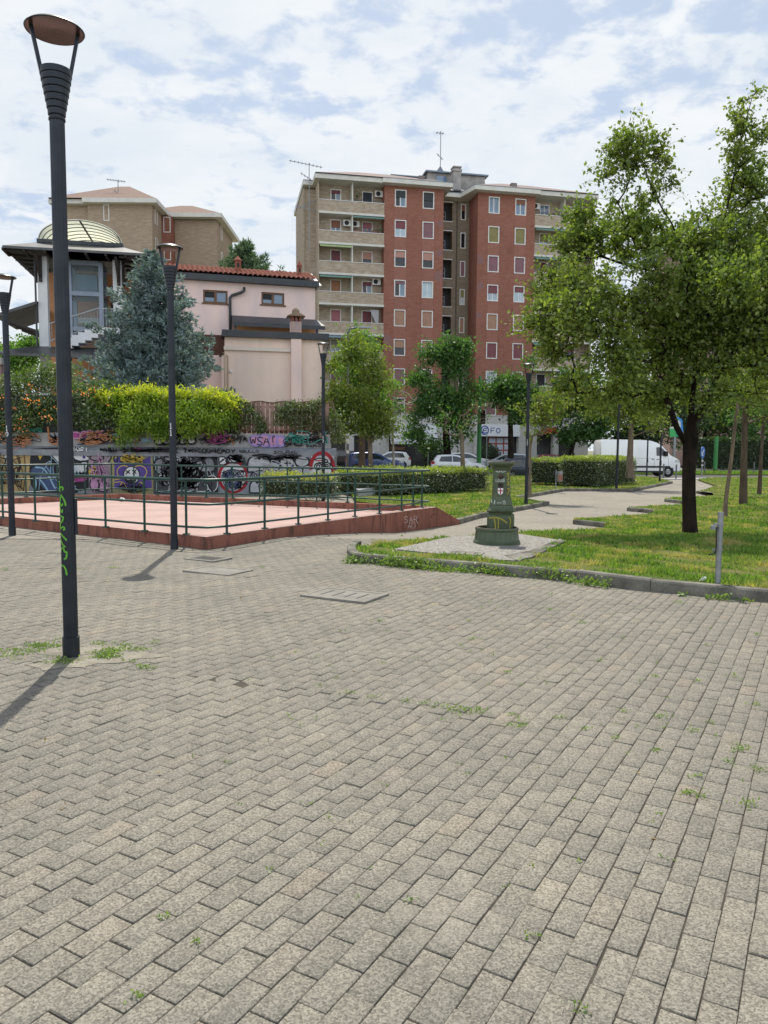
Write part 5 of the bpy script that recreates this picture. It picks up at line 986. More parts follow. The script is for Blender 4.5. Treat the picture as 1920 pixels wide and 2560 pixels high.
# upper wall
tagw('up', 'ANG', 70, 1079, 10, 8, GTL, 2.6, 1.3, .1); line('up', [[(114, 1066), (118, 1110), (142, 1110)], [(120, 1100), (130, 1090), (140, 1102)]], GOR, 3); scribble('up', 115, 145, 1080, 1108, 4, GK, 1.8); scribble('up', 116, 140, 1096, 1108, 3, GOR, 2.2)
bubble('up', [(176, 1080, 22, 16, 'b'), (196, 1078, 20, 18, 'o'), (214, 1076, 18, 18, 'b'), (232, 1076, 26, 18, 'u')], GMG, GPK, 2); scribble('up', 176, 270, 1096, 1108, 7, GK, 1.8); tagw('up', 'OB', 272, 1097, 11, 10, GLB, 3, 1.1, .1); scribble('up', 262, 290, 1074, 1084, 4, GOR, 2)
fill('up', [(336, 1106), (358, 1092), (378, 1106)], GLB, k=0); line('up', [[(330, 1108), (348, 1098), (344, 1104)]], GOR, 3); bubble('up', [(382, 1088, 26, 24, 'o'), (404, 1088, 24, 24, 'u'), (428, 1084, 18, 26, 'd'), (446, 1084, 18, 26, 'u'), (464, 1080, 24, 30, 'b')], GWH, GK, 3)
tagw('up', 'JTFPZ', 494, 1108, 16, 10, GMG, 2.6, 1.2, .15); scribble('up', 520, 552, 1090, 1108, 4, GRD, 2); tagw('up', 'ENANTA', 548, 1106, 18, 10, GK, 2.6, 1.15, .2); scribble('up', 556, 600, 1092, 1112, 4, GOR, 2.4)
bubble('up', [(622, 1088, 30, 26, 'o'), (645, 1086, 30, 30, 'o'), (670, 1088, 26, 28, 'u'), (690, 1090, 20, 26, 'o')], GPK, GVI, 3.4); tagw('up', 'WSA!', 623, 1113, 21, 15, GK, 1.9, 1.12, .03)
tagw('up', 'GAS', 712, 1100, 9, 9, GTL, 3, 1.0, .15); line('up', [ell(745, 1094, 11, 4), ell(746, 1102, 10, 4, 60, 380), ell(745, 1110, 11, 4, 30, 340)], GK, 3); tagw('up', 'BAF', 710, 1116, 12, 8, GK, 1.8, 1.0, .2); tagw('up', 'ARZOB', 772, 1107, 12, 9, GK, 1.8, 1.0, .15); tagw('up', 'SQUALO', 764, 1117, 6, 6, GK, 1.4, 1.05, .1); line('up', [ell(762, 1104, 4, 8, 180, 360)], GWH, 2.4); scribble('up', 770, 820, 1088, 1100, 4, GOR, 1.4)
bubble('low', [(388, 1146, 30, 36, 'o'), (414, 1142, 34, 38, 'b'), (446, 1144, 36, 36, 'u'), (480, 1144, 30, 36, 'o'), (508, 1142, 34, 38, 'd')], M('spray_smoke_light', (.24, .25, .27), (.14, .145, .16), 4, .8), GK, 3.0)
bubble('low', [(394, 1188, 34, 40, 'u'), (430, 1190, 28, 38, 'o'), (456, 1186, 36, 42, 'b'), (494, 1190, 30, 38, 'd'), (520, 1188, 26, 40, 'o')], GDG, GWH, 1.4)
bubble('low', [(228, 1196, 22, 30, 'o'), (250, 1200, 22, 28, 'd')], GPK, GK, 2.0); bubble('low', [(550, 1142, 20, 20, 'b'), (572, 1138, 24, 18, 'u')], GWH, GK, 2.0)
bubble('low', [(626, 1202, 36, 30, 'u'), (662, 1200, 30, 32, 'o'), (692, 1198, 34, 32, 'b'), (726, 1196, 40, 34, 'u')], GSI, GK, 2.6)
for x0_, x1_, y0_, y1_, n__, m__, w__ in ((-40, 80, 1130, 1230, 10, GK, 1.2), (90, 220, 1130, 1230, 9, GLB, .9), (228, 275, 1130, 1230, 7, GPK, 1.2), (282, 384, 1135, 1160, 6, GYE, 1.4), (286, 380, 1206, 1232, 8, GK, 1.4), (390, 545, 1135, 1232, 22, GSI, .9), (390, 545, 1140, 1230, 26, GK, 2.2), (550, 620, 1136, 1160, 8, GK, 1.6), (550, 620, 1160, 1232, 8, GBL, 1.2), (620, 775, 1136, 1150, 9, GK, 1.4), (620, 775, 1180, 1232, 14, GK, 1.0), (620, 775, 1145, 1200, 10, GWH, .8), (780, 836, 1190, 1232, 7, GK, 1.2)):
    scribble('low', x0_, x1_, y0_, y1_, n__, m__, w__, 6)
for x0_, x1_, n__, m__, w__ in ((176, 340, 12, GK, 1.1), (176, 340, 6, GOR, 1.6), (380, 500, 8, GK, 1.2), (490, 620, 10, GK, 1.4), (490, 620, 6, GMG, 1.2), (700, 822, 9, GK, 1.1), (700, 822, 5, GTL, 1.2), (-40, 110, 8, GK, 1.2), (-40, 110, 5, GOR, 1.6)): scribble('up', x0_, x1_, 1076, 1114, n__, m__, w__, 6)
scribble('fr', 230, 560, 1120, 1131, 7, GK, .9, 5)
# slatted fence on the wall
sf = thing('slat_fence', 'brown slatted screen fence on top of graffiti wall, half hidden by vines', 'fence', (0, 0, 0)); mb = MB(); zf = wz(700, 1003)
x0, x1 = wx(590), wx(826); SLM = M('fence_slats', (.33, .21, .175), (.28, .18, .15), 3, .85)
n_ = int((x1-x0)/.16)
for i in range(n_): mb.box(x0+i*.16, x0+i*.16+.135, WY+.5, WY+.53, zu+.02, zf)
mb.build('slat_panel', SLM, sf); mb = MB(); mb.box(x0, x1, WY+.53, WY+.57, zu+.3, zu+.36); mb.box(x0, x1, WY+.53, WY+.57, zf-.2, zf-.14); mb.build('rail', SLM, sf)
V, F = rooftile_mesh(x0, x1, WY+.3, zu, .55, .12, 2, .2); tag(np_obj('wall_tiles', V, F, TERR, gwl, True))
MB().box(-19, x0, WY+.55, WY+.58, zu, zu+1.3).build('mesh_panel', M('dark_mesh', (.04, .045, .04), rough=.7), thing('garden_fence', 'dark mesh fence on the wall, swallowed by shrubs and flowering vine', 'fence', (0, 0, 0)))
# ================================================================ VEGETATION
def unit(v): return v/np.maximum(np.linalg.norm(v, axis=1, keepdims=True), 1e-9)
def leaves_np(C, size, aspect=.6, droop=.2, fold=.18, up=.35):
    """one folded diamond leaf (two quads sharing the midrib) per centre"""
    n = len(C); d = RNG.normal(0, 1, (n, 3)); d[:, 2] -= droop; d = unit(d)
    nn = RNG.normal(0, 1, (n, 3)); nn[:, 2] += up*2; s = unit(np.cross(d, nn)); nn = np.cross(s, d)
    L = size*RNG.uniform(.65, 1.3, (n, 1)); w = L*aspect/2
    b = C; tp = C+d*L; m = C+d*L*.45
    V = np.stack([b, m+s*w+nn*w*fold, tp, m-s*w+nn*w*fold], 1).reshape(-1, 3)
    return V, np.arange(4*n).reshape(-1, 4)
def crown_points(blobs, n, gap=.0, gsc=1.0, shell=.35):
    vol = np.array([b[3]*b[4]*b[5] for b in blobs]); vol = vol**.8; pr = vol/vol.sum(); out = []
    idx = RNG.choice(len(blobs), n*3, p=pr); B = np.array([b[:6] for b in blobs])[idx]
    d = unit(RNG.normal(0, 1, (n*3, 3))); r = RNG.random((n*3, 1))**shell
    C = B[:, :3]+d*r*B[:, 3:6]
    if gap:
        q = C*gsc; f = np.sin(q[:, 0]*2.1+1.3*np.sin(q[:, 2]*1.7))*np.sin(q[:, 1]*2.3+.7)+np.sin(q[:, 2]*2.6+1.1*np.sin(q[:, 0]*1.9+2))
        C = C[f > np.quantile(f, gap)]
    return C[:n]
def grow(mb, start_nodes, targets, r_tip=.006, step=.3, expo=.5, rmax=.2, sag=.06, max_dist=None):
    """join every target to the nearest point of the skeleton with a curved twig; radii follow how much each branch carries"""
    P_ = [Vector(p) for p, par in start_nodes]; par = [q for p, q in start_nodes]; arr = np.array([list(p) for p in P_]); root = arr[0]
    order = np.argsort(np.linalg.norm(targets-root, axis=1)); ch = []
    arrl = list(map(tuple, arr)); A = np.zeros((len(arrl)+len(targets)*12, 3)); A[:len(arrl)] = arr; n = len(arrl)
    for ti in order:
        t_ = targets[ti]; dv = A[:n]-t_; dist = np.sqrt((dv**2).sum(1)+.6*np.maximum(dv[:, 2], 0)**2); j = int(dist.argmin()); p0 = Vector(A[j]); p1 = Vector(t_); L = (p1-p0).length
        if L < .05: continue
        k = max(1, min(10, int(L/step)+1)); prev = j; mid = Vector((random.uniform(-1, 1), random.uniform(-1, 1), random.uniform(-.3, 1)))*L*.13
        for i in range(1, k+1):
            f = i/k; q = p0.lerp(p1, f)+mid*(4*f*(1-f)); q.z -= 0 if i == k else sag*L*f*(1-f)
            A[n] = q; par.append(prev); prev = n; n += 1
    cnt = np.zeros(n); kids = [[] for _ in range(n)]
    for i in range(n):
        if par[i] is not None and par[i] >= 0: kids[par[i]].append(i)
    for i in range(n-1, -1, -1):
        if not kids[i]: cnt[i] += 1
        if par[i] is not None and par[i] >= 0: cnt[par[i]] += cnt[i]
    rad = np.minimum(r_tip*np.maximum(cnt, 1)**expo, rmax)
    def chain(i, first):
        pts = [Vector(A[first])] if first is not None else []; rs = [min(rad[first], rad[i]*1.15)] if first is not None else []
        while True:
            pts.append(Vector(A[i])); rs.append(float(rad[i]))
            ks = kids[i]
            if not ks: break
            ks = sorted(ks, key=lambda c: -cnt[c])
            for c in ks[1:]: stack.append((c, i))
            i = ks[0]
        if len(pts) > 1: mb.tube(pts, rs, 7 if max(rs) > .03 else (5 if max(rs) > .012 else 3), False)
    stack = [(0, None)]
    while stack: chain(*stack.pop())
    return A[:n], rad
BARK = M('bark_dark', (.032, .024, .018), (.013, .010, .009), 7, .95, 0, 1.0, 26, .1, .2, (1, 1, .35), bd=.03); BARKL = M('bark_light', (.24, .19, .14), (.13, .10, .075), 8, .95, 0, .9, 30, .1, .2, (1, 1, .3), bd=.02); BARKM = M('bark_mid', (.12, .09, .065), (.07, .052, .04), 8, .95, 0, .9, 30, .1, .2, (1, 1, .3), bd=.02)
def tree(name, label, base, skel, blobs, nclus, nleaf, lsize, lmat, bark, spread=.22, spray=0, gap=.2, gsc=1.0, rmax=.16, trunk_r=None, group=None, tip=.006, droop=.25, aspect=.62, trunk_n=None, shell=.4, expo=.5, bare=0.0):
    e = thing(name, label, 'tree', (0, 0, 0), 0, group)
    T = crown_points(blobs, nclus, gap, gsc, shell)
    mb = MB(); A, rad = grow(mb, skel, T, tip, rmax=rmax, expo=expo)
    if trunk_r:
        pts, rs = trunk_r; mb.tube(pts, rs, 18, False)
    mb.build('trunk', bark, e, smooth=True, fix=False)
    K = T[RNG.random(len(T)) >= bare] if bare else T
    if spray:                                    # leaves strung along short outward twigs
        ctr = np.array(skel[min(len(skel)-1, 4)][0])+np.array([0, 0, 1.2]); o_ = unit(K-ctr); KK = np.repeat(K, spray, 0)
        d = unit(RNG.normal(0, 1, KK.shape)+np.repeat(o_, spray, 0)*.9+np.array([0, 0, .35])); Lt = RNG.uniform(.22, .62, (len(KK), 1)); m = max(3, nleaf//len(KK))
        tt = np.tile(np.linspace(.12, 1, m), len(KK))[:, None]; C = np.repeat(KK, m, 0)+np.repeat(d*Lt, m, 0)*tt; C[:, 2] -= (tt[:, 0]**2)*.10; C = C+RNG.normal(0, .028, C.shape)
        tm = MB()
        for q0, q1, l_ in zip(KK, d, Lt): tm.tube([Vector(q0), Vector(q0+q1*l_*.55-np.array([0, 0, .03])), Vector(q0+q1*l_-np.array([0, 0, .1]))], [.0045, .003, .0015], 3, False)
        tm.build('twigs', bark, e, fix=False)
        V, F = leaves_np(C, lsize, aspect, droop); np_obj('crown', V, F, lmat, e); return e
    per = max(1, nleaf//len(K)); C = np.repeat(K, per, 0)
    sp = RNG.normal(0, 1, C.shape); sp[:, 2] *= .75; C = C+sp*spread*RNG.uniform(.4, 1.3, (len(C), 1))
    V, F = leaves_np(C, lsize, aspect, droop); np_obj('crown', V, F, lmat, e); return e
def BL(px, py, rx, ry, Y, ry_depth=None, dy=0):
    c = P(px, py, Y); k = math.hypot(c.x, Y)/FPX; k = Y/FPX; return (c.x, Y+dy, c.z, rx*k, (ry_depth or (rx+ry)/2)*k, ry*k)
LF_PEAR = leafmat('pear_leaf', (.07, .125, .027), (.26, .33, .068), .40, .03, .5, (.13, .165, .032))
LF_YEL = leafmat('yellow_green_leaf', (.09, .155, .03), (.20, .26, .045), .42, .03, .8, (.14, .17, .032)); LF_BRIGHT = leafmat('bright_leaf', (.09, .20, .03), (.17, .31, .05), .45, .03, .8, (.07, .14, .03)); LF_DARK = leafmat('dark_leaf', (.045, .115, .03), (.115, .22, .05), .42, .03, .8, (.05, .11, .03)); LF_DEEP = leafmat('deep_leaf', (.03, .065, .02), (.055, .10, .03), .35, .04, .6, (.035, .06, .02))
# ---- the big tree on the right lawn
b = GT(1725, 1331, .1); Yt = b.y
def Q(px, py, dy=0.0): return P(px, py, Yt+dy)
sk = [((b.x, b.y, b.z-.1), None)]
def limb(frm, pts):
    idx = frm
    for p in pts:
        sk.append((tuple(Q(*p)), idx)); idx = len(sk)-1
    return idx
t1 = limb(0, [(1723, 1250), (1722, 1165), (1726, 1095), (1727, 1060)])
l1 = limb(t1-1, [(1712, 1105), (1692, 1068, -.3), (1672, 1010, -.6), (1655, 950, -.8), (1628, 905, -.9), (1600, 870, -1.0), (1560, 830, -1.2), (1500, 790, -1.3)])
l2 = limb(t1, [(1730, 1000, .1), (1738, 930, .2), (1742, 850, .2), (1748, 780, .1), (1745, 740, .0), (1728, 660, -.1), (1700, 610, -.2), (1690, 590)])
l2b = limb(l2-3, [(1760, 720, .3), (1775, 660, .4), (1800, 590, .4), (1818, 520, .4), (1835, 440, .4), (1850, 360, .3), (1868, 290, .2), (1880, 245, .2)])
l2c = limb(l2-1, [(1680, 560, -.4), (1655, 520, -.5), (1625, 460, -.5), (1605, 400, -.5), (1610, 350, -.5)])
l3 = limb(t1, [(1758, 1020, -.4), (1785, 960, -.7), (1820, 900, -1.0), (1850, 860, -1.2), (1900, 800, -1.4), (1960, 740, -1.5), (2050, 680, -1.4)])
l4 = limb(t1, [(1752, 1045, .5), (1780, 990, 1.0), (1800, 920, 1.4), (1830, 830, 1.7), (1880, 740, 1.8), (1930, 620, 1.7), (1950, 520, 1.5)])
l5 = limb(t1+3, [(1660, 990, .4), (1640, 940, .9), (1600, 890, 1.3), (1540, 850, 1.5), (1450, 800, 1.5)])
l6 = limb(l1-3, [(1590, 900, -1.4), (1530, 900, -1.6), (1450, 880, -1.5)])
l7 = limb(l2-2, [(1690, 700, .4), (1640, 680, .8), (1560, 660, 1.0), (1500, 640, 1.0), (1450, 600, .9)])
l8 = limb(l2-6, [(1690, 790, -.6), (1640, 740, -.9), (1570, 700, -1.1), (1500, 700, -1.2)])
BLS = [(1872, 270, 42, 55, .2), (1862, 350, 55, 55, .2), (1845, 440, 62, 62, .4), (1900, 520, 80, 80, .9), (1600, 385, 75, 48, -.5), (1555, 430, 52, 60, -.5), (1640, 465, 55, 55, -.5), (1565, 520, 55, 65, -.4), (1620, 585, 55, 55, -.4), (1450, 545, 38, 45, .9), (1445, 625, 62, 62, .9), (1410, 720, 80, 66, .6), (1500, 690, 85, 66, -1.1), (1395, 800, 80, 60, -.5), (1480, 800, 105, 85, -1.3), (1600, 740, 105, 95, -.9), (1520, 890, 100, 62, -1.4), (1440, 905, 62, 40, -1.5), (1720, 680, 120, 110, 0), (1790, 600, 100, 95, .4), (1780, 740, 125, 100, .8), (1650, 860, 110, 85, .6), (1740, 860, 120, 90, -.6), (1850, 720, 110, 100, -1.2), (1870, 850, 120, 80, -1.1), (1620, 960, 90, 45, -.5), (1700, 960, 75, 42, .8), (1950, 680, 120, 120, 1.6), (1980, 820, 130, 110, -.9), (2070, 700, 110, 130, -1.2), (1900, 940, 95, 60, .9), (1560, 600, 90, 60, .8), (1470, 960, 75, 36, .3), (1555, 985, 70, 32, -.7), (1640, 1000, 55, 28, .5), (1785, 995, 55, 34, -.9), (1390, 870, 60, 45, .2)]
tree('pear_tree', 'large spreading leafy tree with dark forked trunk on the right lawn', b, sk, [BL(x, y, rx*q_, ry*q_, Yt+dy, None) for q_ in (.92,) for x, y, rx, ry, dy in BLS], 1700, 100000, .086, LF_PEAR, BARK, .165, 5, .20, 1.3, .10, ([Vector((b.x-.01, b.y, b.z-.12)), Vector((b.x, b.y, b.z)), Q(1724, 1300), Q(1722, 1240), Q(1722, 1180), Q(1725, 1130), Q(1727, 1095), Q(1729, 1055)], [.20, .165, .145, .138, .135, .145, .16, .09]), expo=.42, tip=.0065)
# ---- other trees of the lawn and street
def simple_tree(name, label, base_px, Yb, trunk_px, blobs, ncl, nlf, ls, lm, bk, tr, group=None, tip=.008, gap=.25, spread=.3, gsc=.6, bare=0.0, zb=None, depth=1.0, rmax=None, expo=.45):
    b = P(base_px[0], base_px[1], Yb); b.z = zb if zb is not None else b.z
    pts = [b]+[P(x, y, Yb) for x, y in trunk_px]; sk_ = [(tuple(pts[0]), None)]+[(tuple(p), i) for i, p in enumerate(pts[1:])]
    rs = [tr*1.25]+[tr*(1-.5*i/len(pts)) for i in range(1, len(pts))]
    bl = []
    for x, y, rx, ry in blobs:
        bl.append(BL(x, y, rx*.88, ry*.88, Yb+random.uniform(-.3, .3)*depth*rx/FPX*Yb))
        for _ in range(3):
            a_ = random.uniform(0, 6.28); s_ = random.uniform(.25, .42)
            bl.append(BL(x+math.cos(a_)*rx*.95, y+math.sin(a_)*ry*.95, rx*s_, ry*s_*1.1, Yb+random.uniform(-.5, .5)*depth*rx/FPX*Yb))
    return tree(name, label, b, sk_, bl, ncl, int(nlf*1.25), ls*.85, lm, bk, spread*.72, 0, min(.5, gap+.16), gsc*1.6, rmax or tr*.7, (pts, rs), group, tip, bare=bare, expo=expo)
g_ = lambda x, y: GT(x, y, .1)
b2 = g_(1812, 1293); simple_tree('pear_tree', 'leaning pale barked tree just behind the grey post', (1812, 1293), b2.y, ((1815, 1245), (1826, 1165), (1836, 1080), (1846, 1000)), ((1840, 960, 60, 40), (1900, 930, 80, 50), (1960, 900, 80, 60), (1890, 880, 80, 50)), 130, 3800, .09, LF_PEAR, BARKL, .062, 'row of trees on right lawn', zb=b2.z-.05)
sk0 = None
b3 = g_(1858, 1261); simple_tree('pear_tree', 'dark straight trunked tree second along the right lawn row', (1858, 1261), b3.y, ((1860, 1150), (1862, 1060), (1866, 980), (1872, 900)), ((1880, 1000, 80, 34), (1930, 1020, 70, 34), (1800, 1000, 50, 28), (1850, 900, 90, 70), (1930, 850, 110, 90), (1880, 800, 100, 90), (1800, 930, 70, 40), (1990, 760, 120, 120), (1900, 700, 100, 90)), 260, 9500, .10, LF_PEAR, BARKM, .115, 'row of trees on right lawn', zb=b3.z-.05)
b4 = g_(1902, 1236); simple_tree('pear_tree', 'dark trunked tree farthest right in the lawn row', (1898, 1236), b4.y, ((1903, 1140), (1910, 1040), (1920, 950)), ((1900, 1020, 70, 35), (1950, 1040, 60, 40), (1910, 960, 80, 50), (1850, 940, 70, 50), (1980, 900, 90, 80), (1920, 860, 90, 70)), 180, 6000, .11, LF_DARK, BARKM, .075, 'row of trees on right lawn', zb=b4.z-.05)
simple_tree('young_tree', 'yellow green tree with slender trunk behind the long hedge', (928, 1195), 34, ((926, 1160), (925, 1110), (920, 1060)), ((905, 1010, 75, 75), (870, 930, 60, 75), (935, 960, 55, 70), (955, 1050, 62, 40), (850, 1050, 55, 45), (900, 1080, 85, 30), (890, 875, 45, 40), (835, 990, 40, 60)), 300, 11500, .15, LF_YEL, BARKL, .13, gap=.2, spread=.32)
simple_tree('bare_tree', 'mostly bare tree with few leaves in front of the white hatchback', (1157, 1200), 33.5, ((1157, 1160), (1155, 1105), (1152, 1075)), ((1150, 1040, 75, 45), (1100, 1050, 40, 30), (1200, 1030, 45, 40), (1160, 985, 50, 35)), 75, 300, .13, LF_DARK, BARKL, .11, bare=.75, tip=.012)
simple_tree('bare_tree', 'leafless pale twigged tree left of the shop awning', (985, 1195), 35, ((984, 1150), (982, 1090), (985, 1030)), ((1005, 985, 45, 55), (975, 1000, 35, 50), (1020, 1010, 35, 30)), 60, 160, .12, LF_DARK, M('pale_twig', (.42, .37, .33), (.3, .26, .23), 8, .9), .06, bare=.9, tip=.012)
simple_tree('street_tree', 'bright green tree standing behind the yellow green tree', (905, 1175), 52, ((905, 1060), (900, 960)), ((905, 880, 42, 60), (880, 920, 45, 60), (935, 930, 45, 60), (900, 990, 60, 60), (965, 1000, 45, 70)), 220, 7500, .23, LF_BRIGHT, BARKM, .2, 'street trees before the shops', gap=.15, spread=.45, gsc=.35)
simple_tree('street_tree', 'tall dark green tree between the awning and the shop sign', (1118, 1172), 60, ((1118, 1130), (1115, 1080), (1112, 980)), ((1100, 880, 60, 48), (1060, 920, 45, 50), (1150, 890, 40, 52), (1100, 960, 75, 55), (1080, 1030, 65, 50), (1140, 1030, 50, 55), (1110, 1080, 80, 40), (1165, 980, 28, 45)), 330, 14000, .27, LF_DARK, BARK, .34, 'street trees before the shops', gap=.12, spread=.5, gsc=.35)
simple_tree('street_tree', 'broad dark green tree right of the blue lettered shop sign', (1277, 1172), 58, ((1277, 1120), (1276, 1060), (1275, 1000)), ((1270, 950, 55, 45), (1300, 935, 50, 40), (1240, 985, 48, 40), (1290, 1010, 70, 50), (1330, 990, 60, 50), (1250, 1050, 45, 35), (1300, 1070, 40, 30)), 250, 9000, .27, LF_DARK, BARK, .24, 'street trees before the shops', gap=.18, spread=.5, gsc=.35)
simple_tree('young_tree', 'sparse yellow leaved tree behind the lamp by the fountain', (1322, 1240), 28, ((1322, 1180), (1324, 1120), (1330, 1090)), ((1330, 1060, 45, 45), (1370, 1020, 45, 40), (1310, 1080, 28, 35), (1400, 990, 45, 30)), 90, 1500, .13, LF_YEL, BARKL, .085, bare=.35, tip=.011)
simple_tree('young_tree', 'yellow green tree with stout trunk rising behind right hedge', (1575, 1195), 38, ((1575, 1140), (1577, 1095), (1578, 1050)), ((1550, 1010, 60, 45), (1600, 1000, 60, 45), (1510, 990, 45, 40), (1570, 960, 70, 40), (1630, 1040, 45, 35), (1480, 1000, 50, 30)), 190, 5200, .15, LF_YEL, BARKL, .17, gap=.2, spread=.32, tip=.01)
for i, (x, Yd, s, lab, lm) in enumerate(((1440, 68, 1.0, 'deep green tree with crooked dark trunk behind the white van roof', LF_DARK), (1540, 74, 1.15, 'dark tree mass above the middle of the white van', LF_DEEP), (1640, 72, 1.2, 'deep shaded tree above the van cab behind the road', LF_DEEP), (1760, 82, 1.3, 'dark tree beyond the street right of big trunk', LF_DEEP), (1880, 80, 1.3, 'dark street tree at far right edge beyond the hedge wall', LF_DARK))):
    simple_tree('street_tree', lab, (x, 1168), Yd, ((x-12, 1130), (x-4, 1095), (x+20, 1060)) if i == 0 else ((x, 1120), (x+4, 1060)), [(x+rx_*s, y_, a_*s, c_*s) for rx_, y_, a_, c_ in ((0, 1010, 60, 60), (-45, 1040, 45, 45), (45, 1030, 50, 50), (10, 950, 55, 45), (-20, 1080, 45, 30), (35, 1085, 45, 28))], 200, 7500, .36, lm, BARK, .25, 'street trees beyond the road', gap=.1, spread=.6, gsc=.3)
for i, (x, y, lab, lm) in enumerate(((70, 870, 'pale green tree left of the stair tower, beyond garden', LF_BRIGHT), (15, 900, 'yellow green bush tree at the left edge behind lamp 10', LF_YEL))):
    simple_tree('garden_tree', lab, (x, 1080), 55+5*i, ((x, 980), (x, 920)), ((x, y, 50, 40), (x-25, y+30, 50, 35), (x+25, y+25, 40, 40)), 160, 5200, .25, lm, BARKM, .15, gap=.15, spread=.45, gsc=.4)
# ---- conifers
def conifer(name, label, base, H, Rb, n_whorl, ntuft, tl, lmat, droop=.15, prof=.85, seed=1, tw=.02, spiky=0.0):
    rr = np.random.default_rng(seed); e = thing(name, label, 'tree', base); mb = MB(); mb.tube([(0, 0, -.2), (0, 0, H*.6), (0, 0, H*.99)], [.16*H/9, .09*H/9, .01], 8); tips = []
    for w in range(n_whorl):
        f = (w+.5)/n_whorl; z = H*(.03+.95*f); rmax = Rb*(1-f)**prof*(.9+.1*math.sin(w*2.4))+.12
        nb = int(7+6*(1-f))
        for k in range(nb):
            a = 2*math.pi*(k+rr.uniform(-.35, .35))/nb+w*.8; L = rmax*rr.uniform(.5, 1.12); d = np.array([math.cos(a), math.sin(a), 0])
            m = max(4, int(L*ntuft)); t = np.linspace(.12, 1, m); zc = z-droop*L*t+.32*L*t**2*(.6+.8*f)
            pts = np.outer(t*L, d); pts[:, 2] = zc; pts = pts+rr.normal(0, .03, pts.shape)
            mb.tube([Vector(pts[0]*[0, 0, 1]), Vector(pts[m//2]), Vector(pts[-1])], [.03*H/9, .018*H/9, .005], 4, False)
            for i in range(m):
                q = pts[i]; s = np.array([-d[1], d[0], 0]); wd = (1-t[i]*.75)*L*.38
                for _ in range(3): tips.append((q+s*rr.uniform(-wd, wd)+np.array([0, 0, rr.uniform(-.14, .05)])-abs(rr.normal(0, .05))*d, d))
    mb.build('trunk', BARKM, e, smooth=True, fix=False)
    C = np.array([t[0] for t in tips]); D = np.array([t[1] for t in tips]); n = len(C); rep = 6
    C = np.repeat(C, rep, 0); D = np.repeat(D, rep, 0); D = unit(D*.6+rr.normal(0, .55, C.shape)+np.array([0, 0, .25+spiky])); L = tl*rr.uniform(.6, 1.25, (len(C), 1)); s = unit(np.cross(D, rr.normal(0, 1, C.shape)))*tw
    V = np.stack([C-s*.5, C+s*.5+D*L*.3, C+D*L, C-s+D*L*.3], 1).reshape(-1, 3); np_obj('crown', V, np.arange(4*len(C)).reshape(-1, 4), lmat, e); return e
SPR = leafmat('blue_spruce_needles', (.15, .215, .225), (.32, .41, .45), .15, .04, 1.4, (.08, .125, .12))
bs = P(386, 985, 31); conifer('blue_spruce', 'blue grey spruce tree behind the bright shrub, before the pink house', (bs.x, 31, bs.z-.6), P(402, 622, 31).z-bs.z+.6, 3.45, 27, 9.0, .19, SPR, .10, .80, 2, .042)
cb = P(615, 760, 62); conifer('cedar_tree', 'feathery green cedar top rising behind the red tile roof', (cb.x, 62, cb.z-2), P(612, 606, 62).z-cb.z+2, 4.3, 15, 5.2, .42, leafmat('cedar_needles', (.07, .12, .07), (.12, .18, .10), .2, .04), -.15, .75, 3, .06, .35)
# ---- hedges
def hedge(label, c0, c1, depth, h, lmat, dens, ls, group=None, seed=0, top=None):
    """clipped hedge along the base line c0-c1 (front), running back by depth"""
    rr = np.random.default_rng(seed); a = Vector((c0.x, c0.y, 0)); b_ = Vector((c1.x, c1.y, 0)); d = (b_-a); L = d.length; d.normalize(); nn = Vector((-d.y, d.x, 0)); z0 = min(c0.z, c1.z)
    e = thing('hedge', label, 'hedge', (a.x, a.y, z0), math.atan2(d.y, d.x), group)
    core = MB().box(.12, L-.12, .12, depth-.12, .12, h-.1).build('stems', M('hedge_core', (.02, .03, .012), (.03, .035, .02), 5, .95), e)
    faces = [(L*h, lambda u, v: (u*L, 0, .06+v*(h-.06))), (L*h, lambda u, v: (u*L, depth, .06+v*(h-.06))), (L*depth, lambda u, v: (u*L, v*depth, h)), (L*depth, lambda u, v: (u*L, v*depth, h)), (depth*h, lambda u, v: (0, u*depth, .06+v*(h-.06))), (depth*h, lambda u, v: (L, u*depth, .06+v*(h-.06)))]
    C = []; T = []
    for fi, (ar, fn) in enumerate(faces):
        n = int(ar*dens*(.5 if fi in (1,) else 1)); p_ = np.array([fn(u, v) for u, v in rr.random((n, 2))]); p_ = p_+rr.normal(0, .045, p_.shape)
        p_[:, 2] += .035*np.sin(p_[:, 0]*3.1)+.03*np.sin(p_[:, 0]*7.3+p_[:, 1]*4)
        (T if fi in (2, 3) else C).append(p_)
    C = np.concatenate(C); T = np.concatenate(T); V, F = leaves_np(C, ls, .6, .1); np_obj('foliage', V, F, lmat, e)
    T[:, 2] += np.abs(rr.normal(0, .035, len(T))); V, F = leaves_np(T, ls*1.1, .6, -.6); np_obj('top_growth', V, F, top or lmat, e); return e
LF_HED = leafmat('hedge_leaf', (.05, .085, .022), (.10, .14, .035), .3, .10); LF_HTOP = leafmat('hedge_top_leaf', (.18, .24, .035), (.27, .31, .05), .5, .06); LF_HY = leafmat('hedge_yellow', (.22, .25, .03), (.33, .33, .045), .5, .06)  # hedge tops take paler leaf colours than the sides
hedge('small yellow topped clipped hedge at the foot of graffiti wall end', G(652, 1251, 0), G(836, 1254, 0), .9, .72, LF_HED, 420, .062, None, 1, LF_HY)
ha, hb = GT(896, 1238, .08), GT(1222, 1228, .08); hedge('long clipped hedge with pale green top behind the green railing', ha, hb, 1.6, P(1050, 1171, (ha.y+hb.y)/2).z-ha.z, LF_HED, 420, .075, None, 2, LF_HTOP)
